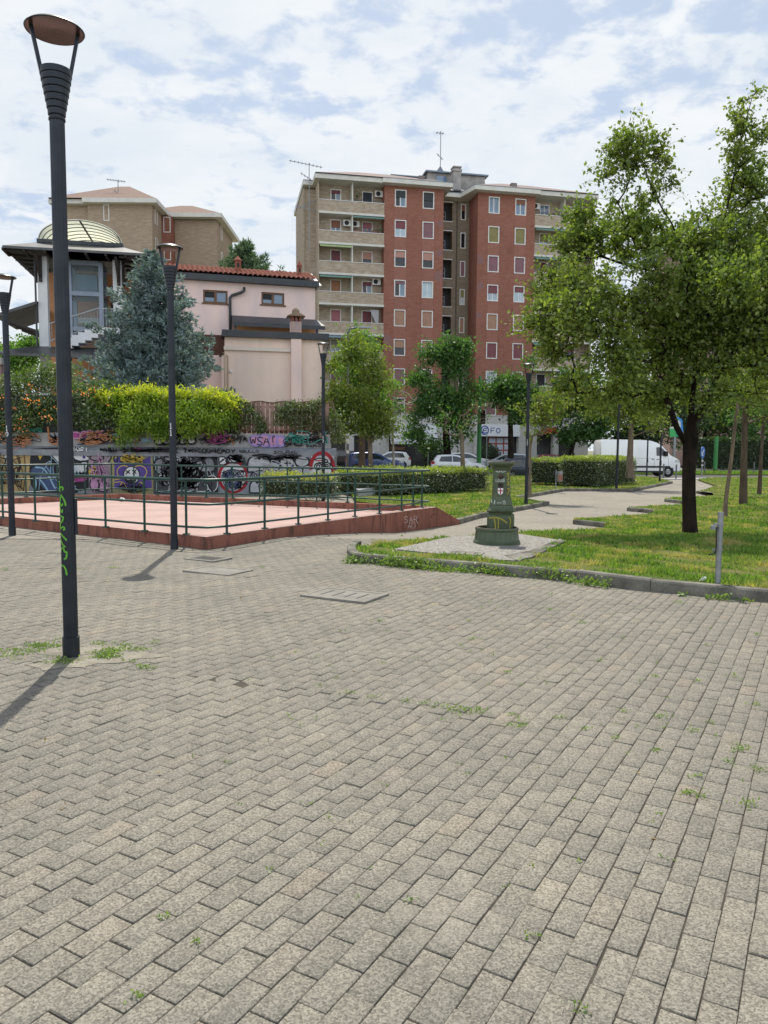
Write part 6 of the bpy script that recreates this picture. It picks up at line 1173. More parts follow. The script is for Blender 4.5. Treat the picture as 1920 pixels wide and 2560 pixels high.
hm = GT(875, 1222, .08); hedge('low hedge stretch behind the railing end left of long hedge', hm, GT(1010, 1216, .08), 1.0, P(940, 1170, hm.y).z-hm.z, LF_HED, 300, .08, None, 3, LF_HTOP)
h1, h2 = GT(1322, 1212, .1), GT(1485, 1217, .1); hedge('broad clipped hedge with ragged pale top behind litter bin', h1, h2, 1.9, P(1400, 1152, h1.y).z-h1.z, LF_HED, 380, .08, 'clipped hedges before the van', 4, LF_HTOP)
h3, h4 = GT(1490, 1219, .1), GT(1588, 1209, .1); hedge('short clipped hedge right of the broad one, touching lamp post', h3, h4, 1.9, P(1540, 1150, h3.y).z-h3.z, LF_HED, 380, .08, 'clipped hedges before the van', 5, LF_HTOP)
bl_ = Vector((14.0+18, 73.5, -.2)); hedge('tall dark hedge behind the street at far right', Vector((30, 74, -.2)), Vector((60, 76, -.2)), 1.2, 2.9, LF_DEEP, 60, .24, None, 6)
for x, lab in ((1085, 'round clipped bush left of the tall dark street tree'), (1222, 'round clipped bush before the posters of the shop')):
    c = P(x, 1140, 71); r_ = 1.15; e = thing('clipped_bush', lab, 'bush', (c.x, 71, -.3), 0, 'round bushes outside shops'); C = unit(RNG.normal(0, 1, (900, 3)))*r_*RNG.uniform(.85, 1.03, (900, 1)); C[:, 2] = C[:, 2]*1.1+1.2
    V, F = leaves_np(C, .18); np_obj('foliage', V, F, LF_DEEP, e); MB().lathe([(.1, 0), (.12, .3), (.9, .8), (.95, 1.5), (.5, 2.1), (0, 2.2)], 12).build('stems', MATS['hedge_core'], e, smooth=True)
# ---- shrubs and vines over the wall
def leafmass(parent, name, blobs, n, ls, lmat, gap=.15, gsc=1.2, shell=.35, aspect=.5, droop=.4, clus=12, spread=.12):
    K = crown_points(blobs, max(4, n//clus), gap, gsc, shell); C = np.repeat(K, clus, 0)+RNG.normal(0, spread, (len(K)*clus, 3)); V, F = leaves_np(C, ls, aspect, droop); return np_obj(name, V, F, lmat, parent)
LF_WIST = leafmat('wisteria_leaf', (.15, .25, .02), (.30, .37, .035), .38, .03, .9, (.09, .18, .022)); LF_VINE = leafmat('vine_leaf', (.05, .10, .022), (.10, .16, .035), .42, .07, .8, (.11, .12, .03)); LF_TRUMP = leafmat('trumpet_leaf', (.055, .11, .022), (.13, .19, .03), .42, .07, .8, (.06, .10, .02))
wi = thing('wisteria_shrub', 'bright yellow green shrub spilling over the top of the graffiti wall', 'shrub', (0, 0, 0)); Yw = WY+.3
wb = [BL(x, y, rx, ry, Yw+dy, 30) for x, y, rx, ry, dy in ((285, 1008, 45, 24, .2), (345, 1006, 55, 26, 0), (410, 1006, 55, 25, .2), (470, 1010, 55, 26, 0), (530, 1012, 50, 25, .2), (572, 1032, 24, 26, .1), (335, 1048, 36, 26, -.35), (400, 1050, 50, 24, -.35), (465, 1048, 50, 24, -.35), (535, 1052, 44, 20, -.3), (330, 1074, 18, 16, -.4), (400, 1078, 24, 12, -.45), (312, 1092, 9, 18, -.45), (470, 1074, 22, 10, -.4))]
leafmass(wi, 'foliage', wb, 15000, .14, LF_WIST, .1, 1.3, .45, .34, .5, 14, .16)
leafmass(wi, 'sunlit_top', [BL(x, y, 32, 11, Yw+.1, 30) for x, y in ((270, 992), (320, 984), (370, 980), (420, 985), (470, 984), (520, 988), (555, 998), (580, 1014))], 4200, .14, leafmat('wisteria_sunlit', (.34, .38, .03), (.46, .46, .05), .5, .03), .1, 1.3, .5, .32, -.4, 12, .10)  # sunlit top of the shrub painted in as a brighter leaf colour
mb = MB()
for i in range(9): x = wx(280+i*36); mb.tube([(x, Yw+.3, zu-.3), (x+.1, Yw+.25, zu+.5), (x+.25, Yw-.2, zu+.9)], [.04, .03, .012], 6)
mb.build('stem', BARKM, wi, smooth=True)
tv = thing('trumpet_vine', 'green trumpet vine with orange flowers at left over graffiti wall', 'vine', (0, 0, 0))
tb2 = [BL(x, y, rx, ry, Yw+dy, 30) for x, y, rx, ry, dy in ((-40, 1000, 70, 60, .3), (20, 980, 60, 50, .3), (40, 1030, 60, 36, 0), (90, 960, 60, 44, .6), (150, 940, 55, 40, .9), (180, 990, 55, 45, .3), (110, 1010, 60, 45, 0), (220, 1010, 45, 50, .1), (230, 1050, 40, 28, 0), (170, 1045, 40, 28, .1), (-20, 1060, 60, 30, -.1), (60, 1060, 40, 18, -.3), (260, 980, 40, 35, .4), (280, 1040, 20, 30, .1))]
leafmass(tv, 'foliage', tb2, 13000, .12, LF_TRUMP, .18, 1.3, .5, .45, .4, 12, .15)
fl = []
for x, y, s in ((8, 994, 12), (92, 975, 16), (70, 992, 14), (98, 1000, 12), (75, 1005, 12), (110, 1035, 13), (118, 1045, 12), (60, 1050, 10), (45, 1066, 14), (30, 1072, 14), (60, 1070, 12), (10, 1085, 12), (40, 1115, 14), (58, 1118, 10), (190, 976, 10), (230, 985, 12), (240, 978, 10), (205, 988, 8), (35, 1020, 10), (270, 1010, 6), (140, 1020, 8), (-20, 1030, 14), (-30, 1080, 12), (75, 960, 8), (2, 1100, 12)):
    c = P(x, y, Yw-.85); m = int(s*.75); p_ = RNG.normal(0, 1, (m, 3))*np.array([s, s, s*.7])*Yw/FPX*.6+np.array(c); fl.append(p_)
Cf = np.concatenate(fl); V, F = leaves_np(Cf, .072, .75, .0, .5); np_obj('blossom', V, F, leafmat('orange_blossom', (.55, .16, .05), (.66, .26, .10), .4, .04), tv)
mb = MB()
for i in range(8): x = wx(-20+i*36); mb.tube([(x, Yw+.35, zu-.3), (x+.1, Yw+.3, zu+.7), (x-.1, Yw-.2, zu+1.1)], [.035, .025, .01], 6)
mb.build('stem', BARKM, tv, smooth=True)
iv = thing('climbing_vine', 'hanging green vine with brown strands over the slatted fence', 'vine', (0, 0, 0))
vb = [BL(x, y, rx, ry, WY+.42, 14) for x, y, rx, ry in ((600, 1012, 20, 14), (625, 1025, 14, 26), (645, 1040, 14, 36), (655, 1065, 12, 22), (610, 1050, 10, 30), (680, 1008, 24, 8), (720, 1020, 30, 22), (760, 1020, 36, 22), (800, 1020, 34, 26), (730, 1050, 20, 30), (765, 1055, 30, 26), (805, 1060, 30, 30), (835, 1040, 22, 40), (845, 1080, 16, 30), (700, 1035, 12, 26), (590, 1075, 16, 16))]
leafmass(iv, 'foliage', vb, 6500, .10, LF_VINE, .15, 1.4, .6, .42, 1.6, 10, .09)
mb = MB()
for i in range(26):
    x = wx(random.uniform(595, 845)); mb.tube([(x, WY+.44, zf+random.uniform(-.05, .1)), (x+random.uniform(-.15, .15), WY+.38, zf-.5), (x+random.uniform(-.2, .2), WY+.36, zf-random.uniform(.7, 1.3))], [.012, .01, .006], 4)
mb.tube([(wx(x), WY+.48, zf+.03*math.sin(x*.1)) for x in range(590, 845, 15)], .022, 5); mb.build('stem', M('dry_stem', (.16, .10, .07), (.1, .07, .05), 9, .9), iv, smooth=True)
# ---- grass, weeds
def blades(poly, n_fn, seed, h=(.03, .08), w=.0125):
    rr = np.random.default_rng(seed); xs = [p[0] for p in poly]; ys = [p[1] for p in poly]; out = []
    for y0 in np.arange(min(ys), max(ys), 1.0):
        n = int(n_fn(y0)*(max(xs)-min(xs))); X = rr.uniform(min(xs), max(xs), n); Y = rr.uniform(y0, y0+1, n); k = in_poly(X, Y, poly) & (np.abs(X) < .56*Y+1.5); out.append(np.column_stack([X[k], Y[k]]))
    XY = np.concatenate(out); n = len(XY); sc = np.clip(XY[:, 1]/11, .8, 2.6)
    cl = np.sin(XY[:, 0]*3.1+np.sin(XY[:, 1]*2.3)*2)*np.sin(XY[:, 1]*3.7+1)+.6*np.sin(XY[:, 0]*9+XY[:, 1]*7)
    keep = rr.random(n) < np.clip(.62+.4*cl, .18, 1); XY = XY[keep]; sc = sc[keep]; cl = cl[keep]; n = len(XY)
    z = gz_np(XY[:, 0], XY[:, 1])+.095; a = rr.uniform(0, 2*math.pi, n); H = rr.uniform(h[0], h[1], n)*(.75+.5*np.clip(cl, -1, 1.5)); W_ = w*sc*rr.uniform(.6, 1.3, n)
    tx = rr.normal(0, .45, n)*H; ty = rr.normal(0, .45, n)*H; B = np.column_stack([XY, z]); s = np.column_stack([np.cos(a)*W_, np.sin(a)*W_, np.zeros(n)])
    V = np.stack([B-s, B+s, B+np.column_stack([tx, ty, H])], 1).reshape(-1, 3); return V, np.arange(3*n).reshape(-1, 3)
V, F = blades(LAWN_R, lambda y: 2100 if y < 14 else (1000 if y < 20 else (380 if y < 30 else 120)), 21)
slabp = [(p.x, p.y) for p in slab]; cen = V.reshape(-1, 3, 3).mean(1); k = ~in_poly(cen[:, 0], cen[:, 1], slabp)
for qx, qy, qr in ((b.x, b.y, .42), (b2.x, b2.y, .3), (b3.x, b3.y, .35), (G(1794, 1462, .1).x, G(1794, 1462, .1).y, .12)):
    k &= RNG.random(len(cen)) > np.exp(-(((cen[:, 0]-qx)**2+(cen[:, 1]-qy)**2)/qr**2)**1.5)
V = V.reshape(-1, 3, 3)[k].reshape(-1, 3)
tag(np_obj('grass', V, np.arange(len(V)).reshape(-1, 3), GRASSM), 'patchy sunlit grass with dry straw coloured spots on right lawn', 'grass', kind='stuff')
V, F = blades(LAWN_L, lambda y: 900 if y < 20 else (420 if y < 30 else 150), 22); tag(np_obj('grass', V, F, GRASSM), 'bright mown grass of the left lawn between platform and hedges', 'grass', kind='stuff')
xs_ = RNG.uniform(-30, 60, 26000); ys_ = RNG.uniform(62.6, 65.9, 26000); H = RNG.uniform(.08, .28, 26000); a = RNG.uniform(0, 6.28, 26000); s = np.column_stack([np.cos(a)*.05, np.sin(a)*.05, 0*a]); B = np.column_stack([xs_, ys_, 0*xs_-.23])
V = np.stack([B-s, B+s, B+np.column_stack([RNG.normal(0, .06, 26000), RNG.normal(0, .06, 26000), H])], 1).reshape(-1, 3); tag(np_obj('grass', V, np.arange(len(V)).reshape(-1, 3), leafmat('verge_grass', (.10, .20, .02), (.18, .28, .04), .45, .03)), 'bright green grass strip between the two roadways', 'grass', kind='stuff')
WEED = leafmat('weed_leaf', (.10, .18, .03), (.20, .28, .05), .42, .05)
def weed_pts(c, r, n, hh): 
    p_ = RNG.normal(0, 1, (n, 3))*np.array([r, r*.6, 0]); p_[:, 2] = np.abs(RNG.normal(0, hh, n)); return p_+np.array([c[0], c[1], c[2]])
CW = []
def weed_strip(a, b, n, r, hh, dz=0.0):
    for _ in range(n):
        f = random.random(); x, y = a.x+(b.x-a.x)*f, a.y+(b.y-a.y)*f; CW.append(weed_pts((x, y, dz+.01), r*random.uniform(.5, 1.4), random.randint(14, 40), hh*random.uniform(.5, 1.4)))
weed_strip(G(860, 1406), G(905, 1412), 9, .05, .04); weed_strip(G(925, 1411), G(1090, 1428), 46, .09, .085); weed_strip(G(1090, 1430), G(1270, 1440), 20, .07, .05); weed_strip(G(1310, 1440), G(1410, 1452), 26, .09, .07); weed_strip(G(1410, 1456), G(1540, 1472), 10, .05, .035); weed_strip(G(1700, 1490), G(1910, 1510), 5, .03, .02)
tag(np_obj('weeds', *leaves_np(np.concatenate(CW), .045, .5, -.3), WEED), 'leafy weeds growing along the foot of front kerb', 'weeds', kind='stuff'); CW = []
for x, y, n, r in ((110, 1622, 26, .17), (40, 1640, 12, .12), (150, 1658, 14, .10), (265, 1640, 18, .11), (280, 1628, 6, .06), (355, 1670, 4, .05), (345, 1612, 4, .05), (270, 1618, 4, .04)):
    for _ in range(n): c = G(x+random.gauss(0, 22), y+random.gauss(0, 6)); CW.append(weed_pts((c.x, c.y, .008), .035, 20, .010))
tag(np_obj('weeds', *leaves_np(np.concatenate(CW), .022, .5, -.4), WEED), 'green weed mats around the base of nearest lamp', 'weeds', kind='stuff'); CW = []
for x, y, s in ((1165, 1780, 3), (1140, 1776, 2), (1190, 1782, 1.6), (1100, 1768, 1.2), (1060, 1763, 1.0), (1295, 1818, 2.4), (1280, 1792, .9), (1395, 1800, 1.0), (1655, 1792, 1.5), (1730, 1828, .8), (1640, 1690, .6), (1375, 1526, 1.2), (1378, 1490, 1.0), (1700, 1507, 1.2), (1455, 1557, 1.1), (1180, 1597, 1), (1895, 1590, 1), (1780, 1805, .7), (1835, 1690, .7), (1850, 1870, 1.2), (1740, 1945, .9), (1745, 1992, 1.4), (1720, 1988, .8), (1872, 2018, 1.3), (1895, 1928, 1.5), (1820, 1905, .8), (1845, 1880, .8), (1890, 1760, .7), (655, 1419, 1.2), (285, 1418, 1.6), (200, 1420, 1.1), (12, 1427, 1.3), (950, 1552, .7), (1270, 1680, .6), (1450, 2530, .6), (410, 2300, .35), (490, 2362, .3), (340, 2498, .4), (1330, 2345, .35), (1025, 2260, .3), (800, 1716, .6), (870, 1735, .7), (930, 1745, .7), (1015, 1757, .9), (1560, 1780, .6), (1545, 1850, .5), (1470, 1830, .5), (1640, 1880, .5), (1170, 1550, .5), (1740, 1700, .5), (1500, 1650, .4)):
    c = G(x, y); CW.append(weed_pts((c.x, c.y, float(pz(np.array([c.x]), np.array([c.y]))[0])+.004), .026*s**.8, int(24*s)+6, .005+.003*s))
for _ in range(170):
    a_ = R(60) if random.random() < .6 else R(-30); x, y = random.uniform(-1, 4.5), random.uniform(2.6, 8); CW.append(weed_pts((x, y, .002), .012, 5, .004))
tag(np_obj('weeds', *leaves_np(np.concatenate(CW), .016, .5, -.4), WEED), 'small green weeds sprouting from joints of grey paving', 'weeds', kind='stuff')

DL = RNG.uniform((-5, 2.2), (6, 13), (260, 2)); DL = DL[RNG.random(260) < .25+.75*(DL[:, 1] > 7)]; zz_ = pz(DL[:, 0], DL[:, 1])+.006
tag(np_obj('fallen_leaves', *leaves_np(np.column_stack([DL, zz_]), .028, .6, 0, .05, 3), leafmat('dry_leaf', (.22, .13, .05), (.36, .24, .10), .2, .03)), 'small dry fallen leaves scattered over the paving', 'fallen leaves', kind='stuff')
# ================================================================ VEHICLES
TYRE = M('tyre_rubber', (.018, .018, .018), rough=.85); RIMM = M('alloy', (.34, .35, .36), (.26, .27, .28), 9, .35, .8); CARG = M('car_glass', (.015, .02, .024), rough=.04, spec=.8); TRIMB = M('black_plastic', (.02, .02, .022), rough=.6); HEADL = M('headlamp', (.55, .58, .6), rough=.08, spec=.8); TAILL = M('tail_lamp', (.34, .015, .02), rough=.15, spec=.7); PLATE = M('plate_white', (.6, .6, .58), rough=.5)
def paint(name, c, metal=.25): return M('paint_'+name, c, None, rough=.28, metal=metal, coat=.8, spec=.5)
PROF = {'hatch': dict(L=4.0, W=1.72, H=1.48, top=[(0, .50), (.015, .62), (.05, .78), (.10, .955), (.2, .99), (.36, 1.0), (.48, .98), (.56, .90), (.64, .76), (.715, .645), (.8, .61), (.9, .565), (.965, .50), (1, .38)], belt=.60, side=[[(.13, .66), (.17, .90), (.37, .925), (.37, .645)], [(.385, .645), (.385, .925), (.47, .905), (.55, .81), (.655, .645)]], ws=(.54, .70), rw=(.035, .10), wx=(.18, .80), wr=.31),
        'suv': dict(L=4.45, W=1.84, H=1.62, top=[(0, .52), (.01, .66), (.04, .80), (.09, .95), (.2, .985), (.38, 1.0), (.5, .975), (.58, .90), (.66, .78), (.715, .685), (.82, .655), (.92, .60), (.975, .52), (1, .40)], belt=.63, side=[[(.12, .70), (.17, .90), (.38, .925), (.38, .68)], [(.395, .68), (.395, .925), (.49, .905), (.57, .82), (.66, .68)]], ws=(.56, .705), rw=(.03, .09), wx=(.19, .81), wr=.35),
        'mpv': dict(L=4.1, W=1.76, H=1.60, top=[(0, .50), (.012, .64), (.035, .82), (.07, .96), (.2, .99), (.4, 1.0), (.54, .97), (.64, .87), (.73, .75), (.80, .655), (.88, .60), (.95, .53), (.985, .46), (1, .36)], belt=.60, side=[[(.10, .68), (.13, .91), (.40, .925), (.40, .655)], [(.415, .655), (.415, .925), (.54, .90), (.63, .81), (.73, .66)]], ws=(.62, .79), rw=(.025, .07), wx=(.19, .82), wr=.31)}
def car(label, pos, rz, kind, pm, group=None):
    p_ = PROF[kind]; L, W_, H = p_['L'], p_['W'], p_['H']; hw = W_/2; e = thing('parked_car', label, 'car', pos, rz, group)
    tx = [a for a, b in p_['top']]; tzv = [b for a, b in p_['top']]; top = lambda f: float(np.interp(f, tx, tzv))*H
    wid = lambda f: hw*(1-.16*max(0, (.12-f)/.12)**2-.22*max(0, (f-.86)/.14)**2)
    def sec(f):
        w = wid(f); t_ = top(f); zb = min(p_['belt']*H*(1+.06*(1-f)), t_-.03); k = max(0, (t_-zb)/(.4*H)); wt = w*(.965-.20*min(1, k)); x = f*L
        gc = .19 if .03 < f < .97 else .26
        h_ = [(w*.86, gc), (w*.97, gc+.06), (w, .30*H), (w*.995, .46*H), (w*.97, zb), (wt, t_-.045), (wt*.93, t_-.012), (wt*.6, t_+.004), (0, t_+.012)]
        return [Vector((x, -y, z)) for y, z in h_]+[Vector((x, y, z)) for y, z in reversed(h_[:-1])], (w*.97, zb, wt, t_-.045)
    fs = sorted(set([0, .004, .02, .04, .06, .08, .1, .14, .2, .28, .36, .44, .5, .54, .58, .62, .66, .7, .74, .78, .82, .86, .9, .94, .97, .985, .995, 1]))
    MB().loft([sec(f)[0] for f in fs]).build('body', pm, e, auto=38)
    def sidep(f, zf, s, o=.014):
        w, zb, wt, zt_ = sec(f)[1]; z = zf*H; k = (z-zb)/max(zt_-zb, .05); return (f*L, s*(w+(wt-w)*k+o), z)
    for s in (-1, 1):
        for poly in p_['side']: 
            q = [sidep(a, b, s) for a, b in poly]; MB().add(q+[(x, y-s*.03, z) for x, y, z in q], [tuple(range(len(q))), tuple(reversed(range(len(q), 2*len(q))))]+[(i, (i+1) % len(q), len(q)+(i+1) % len(q), len(q)+i) for i in range(len(q))]).build('window', CARG, e)
    for a, b in (p_['ws'], p_['rw']):
        rows = []
        for f in np.linspace(a, b, 6): wt = sec(f)[1][2]; rows.append([(f*L, y*wt*.9, top(f)+.02-.03*y*y) for y in np.linspace(-1, 1, 9)])
        V = [q for r_ in rows for q in r_]; F = [(i*9+j, i*9+j+1, i*9+10+j, i*9+9+j) for i in range(5) for j in range(8)]; o_ = MB().add(V, F).build('windscreen' if a == p_['ws'][0] else 'rear_window', CARG, e, smooth=True); o_.modifiers.new('t', 'SOLIDIFY').thickness = .01
    for fx in p_['wx']:
        for s in (-1, 1):
            ar = MB().lathe([(.0, .0), (p_['wr']*1.17, 0), (p_['wr']*1.17, .02)], 24, M=Matrix.Translation((fx*L, s*(hw+.004), p_['wr'])) @ Matrix.Rotation(R(90*s), 4, 'X')).build('wheel_arch', TRIMB, e)
            wh_ = MB().lathe([(p_['wr']*.62, -.1), (p_['wr']*.95, -.1), (p_['wr'], -.07), (p_['wr'], .07), (p_['wr']*.95, .1), (p_['wr']*.64, .1)], 24).build('wheel', TYRE, e, auto=40); wh_.location = (fx*L, s*(hw-.075), p_['wr']); wh_.rotation_euler = (R(90), 0, 0)
            zo = .1 if s < 0 else -.1
            rm = MB(); rm.lathe([(0, zo*.8), (.05, zo*1.0), (.06, zo*.85)], 16); rm.lathe([(p_['wr']*.55, zo*.9), (p_['wr']*.65, zo*1.02), (p_['wr']*.65, zo*.5)], 24)
            for k in range(5): a = 2*math.pi*k/5; rm.bar((.03*math.cos(a), .03*math.sin(a), zo*.9), (p_['wr']*.6*math.cos(a), p_['wr']*.6*math.sin(a), zo*.95), .06, .02)
            rm.lathe([(0, zo*.45), (p_['wr']*.6, zo*.45)], 20); rm.build('rim', RIMM, wh_)
    for s in (-1, 1):
        z = .53*H; f = .962; MB().loft([[Vector((q*L, s*wid(q)*a, z+dz)) for a, dz in ((.66, -.04), (1.0, -.02), (1.005, .07), (.66, .05))] for q in (.975, .93, .90)]).build('headlight', HEADL, e)
        MB().loft([[Vector((q*L, s*wid(q)*a, .60*H+dz)) for a, dz in ((.72, -.1), (1.012, -.1), (1.008, .1), (.72, .1))] for q in (-.002, .02, .05)]).build('tail_light', TAILL, e)
        MB().loft([[Vector((.615*L+dx, s*(hw+y), p_['belt']*H+.02+z)) for dx, z in ((-.06, 0), (.05, 0), (.06, .12), (-.06, .14))] for y in (-.06, .10, .15)]).build('mirror', pm if kind != 'suv' else TRIMB, e)
        for f in (.33, .53): MB().box(f*L-.09, f*L+.07, s*(hw*.995)-.015, s*(hw*.995)+.015, .565*H, .585*H).build('handle', pm, e)
        MB().box(.27*L, .72*L, s*hw-.02, s*hw+.012, .19, .30).build('sill', TRIMB, e)
    MB().box(L*.985, L*1.004, -.45, .45, .33*H-.06, .33*H+.1).build('grille', TRIMB, e); MB().box(-.012, .02, -.26, .26, .40*H, .40*H+.11).build('number_plate', PLATE, e)
    return e
ZRD = -.26
def place(px_l, px_r, Y, flip=False):
    x0, x1 = (px_l-960)/1920*Y, (px_r-960)/1920*Y; return (x0 if not flip else x1, Y, ZRD), x1-x0
def put(label, px, Y, kind, pm, flip=False, s=1.0, z=None, group='cars parked along the street'):
    L = PROF[kind]['L']*s; x = (px-966)/1920*Y; e = car(label, (x+(L/2 if flip else -L/2), Y, ZRD if z is None else z), R(180) if flip else 0, kind, pm, group); e.scale = (s, s, s); return e
put('dark blue suv parked behind the long hedge, facing right', 944, 58, 'suv', paint('navy', (.02, .045, .15)))
put('silver white hatchback parked right of the dark blue suv', 1150, 57, 'hatch', paint('silverwhite', (.74, .76, .80), .05))
put('white compact car on the far lane, behind the blue suv', 974, 69, 'hatch', paint('white', (.80, .80, .80), 0), True, 1.03, -.15)
put('white estate car on far lane, half hidden by white hatchback', 1176, 69, 'suv', paint('white', (.80, .80, .80), 0), False, .95, -.2)
put('silver grey people carrier facing left near the shop posters', 1268, 66.5, 'mpv', paint('silver', (.42, .45, .48), .4), True, 1.0, -.3)
put('dark slate hatchback just behind the fountain top', 1325, 55, 'hatch', paint('slate', (.03, .04, .06), .4), False, 1.0, -.45)
put('black car in shade left of the grey street light pole', 838, 69, 'suv', paint('black', (.012, .014, .018), .3), True, 1.0, -.15)
put('dark red car parked behind the broad hedge', 1395, 66, 'hatch', paint('darkred', (.16, .012, .025), .3), False, 1.0, -.25)
put('bright red car mostly hidden behind the white van', 1490, 66, 'hatch', paint('red', (.36, .02, .02), .1), True, 1.0, -.4)
def van(label, pos, rz):
    e = thing('delivery_van', label, 'van', pos, rz); L, hw, H = 5.9, .99, 2.62; wp = paint('vanwhite', (.84, .85, .86), 0)
    pr = [(0, .93), (.01, .985), (.05, 1.0), (.3, 1.003), (.55, .995), (.64, .975), (.70, .93), (.76, .845), (.82, .70), (.86, .595), (.90, .55), (.955, .50), (.985, .44), (1, .34)]
    top = lambda f: float(np.interp(f, [a for a, b in pr], [b for a, b in pr]))*H; wid = lambda f: hw*(1-.03*max(0, (.05-f)/.05)**2-.24*max(0, (f-.84)/.16)**2)
    def sec(f):
        w = wid(f); t_ = top(f); wt = w*(1-.12*max(0, (t_-.5*H)/(.5*H))); x = f*L; zs = .5*H if t_ > .56*H else t_-.08; gc = .34
        h_ = [(w*.9, gc), (w*.98, gc+.05), (w, .28*H), (w, zs), ((w+wt)/2, (zs+t_-.16)/2 if t_ > .6*H else t_-.06), (wt, t_-.13 if t_ > .6*H else t_-.05), (wt*.93, t_-.03), (wt*.6, t_+.01), (0, t_+.02)]
        return [Vector((x, -y, z)) for y, z in h_]+[Vector((x, y, z)) for y, z in reversed(h_[:-1])]
    fs = [0, .003, .01, .03, .05, .1, .2, .3, .4, .5, .55, .6, .64, .67, .7, .73, .76, .79, .82, .84, .86, .88, .9, .93, .955, .97, .985, .995, 1]
    MB().loft([sec(f) for f in fs]).build('body', wp, e, auto=38)
    for s in (-1, 1):
        ys = lambda z: s*(hw*(1-.12*max(0, (z-.5*H)/(.5*H)))+.012)
        q = [(x*L, ys(z*H), z*H) for x, z in ((.685, .565), (.685, .80), (.745, .80), (.80, .68), (.815, .565))]; n = len(q)
        MB().add(q+[(x, y-s*.04, z) for x, y, z in q], [tuple(range(n))]+[(i, (i+1) % n, n+(i+1) % n, n+i) for i in range(n)]).build('window', CARG, e)
        mb = MB()
        for x in (.66, .835, .42, .19): mb.box(x*L-.008, x*L+.008, s*hw-.004, s*hw+.006, .22*H, .5*H); 
        mb.box(.2*L, .66*L, s*hw-.004, s*hw+.006, .49*H, .497*H); mb.build('panel_gap', M('panel_gap', (.2, .2, .21), rough=.7), e)
        MB().box(.03*L, .86*L, s*hw-.01, s*hw+.03, .235*H, .285*H).build('side_moulding', TRIMB, e); MB().box(.22*L, .79*L, s*hw-.06, s*hw-.02, .10*H, .15*H).build('sill', TRIMB, e)
        for x in (.64, .70): MB().box(x*L-.08, x*L+.08, s*hw-.01, s*hw+.03, .455*H, .475*H).build('handle', TRIMB, e)
        MB().loft([[Vector((.80*L+dx, s*(hw+y), 1.45+z)) for dx, z in ((-.1, 0), (.06, 0), (.07, .34), (-.1, .36))] for y in (-.02, .16, .24)]).build('mirror', TRIMB, e)
        MB().loft([[Vector((q_*L, s*wid(q_)*a, .40*H+dz)) for a, dz in ((.66, -.10), (1.004, -.06), (1.004, .14), (.66, .08))] for q_ in (.982, .95, .915)]).build('headlight', HEADL, e)
        MB().box(-.01, .05, s*hw*.88-.07, s*hw*.88+.09, .36*H, .56*H).build('tail_light', TAILL, e)
        for fx in (.20, .835):
            MB().lathe([(0, 0), (.42, 0), (.42, .02)], 26, M=Matrix.Translation((fx*L, s*(hw+(.004 if fx < .5 else -.02)), .35)) @ Matrix.Rotation(R(90*s), 4, 'X')).build('wheel_arch', TRIMB, e)
            w_ = MB().lathe([(.2, -.12), (.32, -.12), (.345, -.08), (.345, .08), (.32, .12), (.2, .12)], 26).build('wheel', TYRE, e, auto=40); w_.location = (fx*L, s*(hw-.085), .345); w_.rotation_euler = (R(90), 0, 0); zo = .12 if s < 0 else -.12
            rm = MB(); rm.lathe([(0, zo*.95), (.1, zo*.9), (.13, zo*.55), (.2, zo*.6), (.215, zo*1.0), (.2, zo*.3)], 24); rm.build('rim', RIMM, w_)
    rows = []
    for f in np.linspace(.70, .855, 7): rows.append([(f*L+.015, y*wid(f)*.80, top(f)+.03-.05*y*y) for y in np.linspace(-1, 1, 9)])
    V = [q for r_ in rows for q in r_]; o_ = MB().add(V, [(i*9+j, i*9+j+1, i*9+10+j, i*9+9+j) for i in range(6) for j in range(8)]).build('windscreen', CARG, e, smooth=True); o_.modifiers.new('t', 'SOLIDIFY').thickness = .012
    MB().box(L*.975, L*1.005, -.72, .72, .13*H, .21*H).build('bumper', TRIMB, e, bevel=.03); MB().box(-.05, .03, -.9, .9, .13*H, .19*H).build('bumper', TRIMB, e, bevel=.02); MB().box(L*.985, L*1.004, -.5, .5, .26*H, .36*H).build('grille', TRIMB, e)
    return e
vp = P(1491, 1188, 56.5); van('white high roof panel van stopped at the road, facing right', (vp.x, 56.5, ZRD+.02), R(2))
# ================================================================ STREET FURNITURE
POLEG = M('pole_grey', (.16, .17, .18), (.12, .13, .135), 4, .5, .4); GREENPOLE = M('green_pole', (.05, .24, .07), (.04, .19, .055), 3, .45); STEELP = M('steel_pole', (.30, .31, .32), (.24, .25, .26), 4, .45, .5)
c = P(869, 1170, 47); zt_ = P(868, 822, 47).z; e = thing('street_light', 'tall grey street light with single curved arm above the green tree', 'street light', (c.x, 47, -.3)); h_ = zt_+.3
MB().tube([(0, 0, 0), (0, 0, 2), (0, 0, h_-.2), (.1, 0, h_), (.55, 0, h_+.08)], [.10, .085, .06, .055, .05], 12).build('pole', POLEG, e, smooth=True)
MB().loft([[Vector((x, y*w, h_+.05+z)) for y, z in ((-1, 0), (-.6, .1), (.6, .1), (1, 0))] for x, w in ((.35, .08), (.6, .16), (1.1, .17), (1.4, .07))]).build('lamp_head', M('lamp_grey', (.3, .31, .32), rough=.4, metal=.4), e)
for z, h in ((2.2, .3), (2.7, .25), (1.6, .2)): MB().lathe([(.09, z), (.092, z), (.092, z+h), (.09, z+h)], 12).build('sticker', PLATE, e)
c = P(1197, 1157, 62); e = thing('traffic_light', 'green pole carrying a black traffic signal before shop sign', 'traffic light', (c.x, 62, -.3)); z1 = P(1199, 940, 62).z+.3
MB().tube([(0, 0, 0), (0, 0, z1*.5), (0, 0, z1)], [.20, .17, .11], 14).build('pole', GREENPOLE, e, auto=50); sz = P(1201, 1060, 62).z+.3
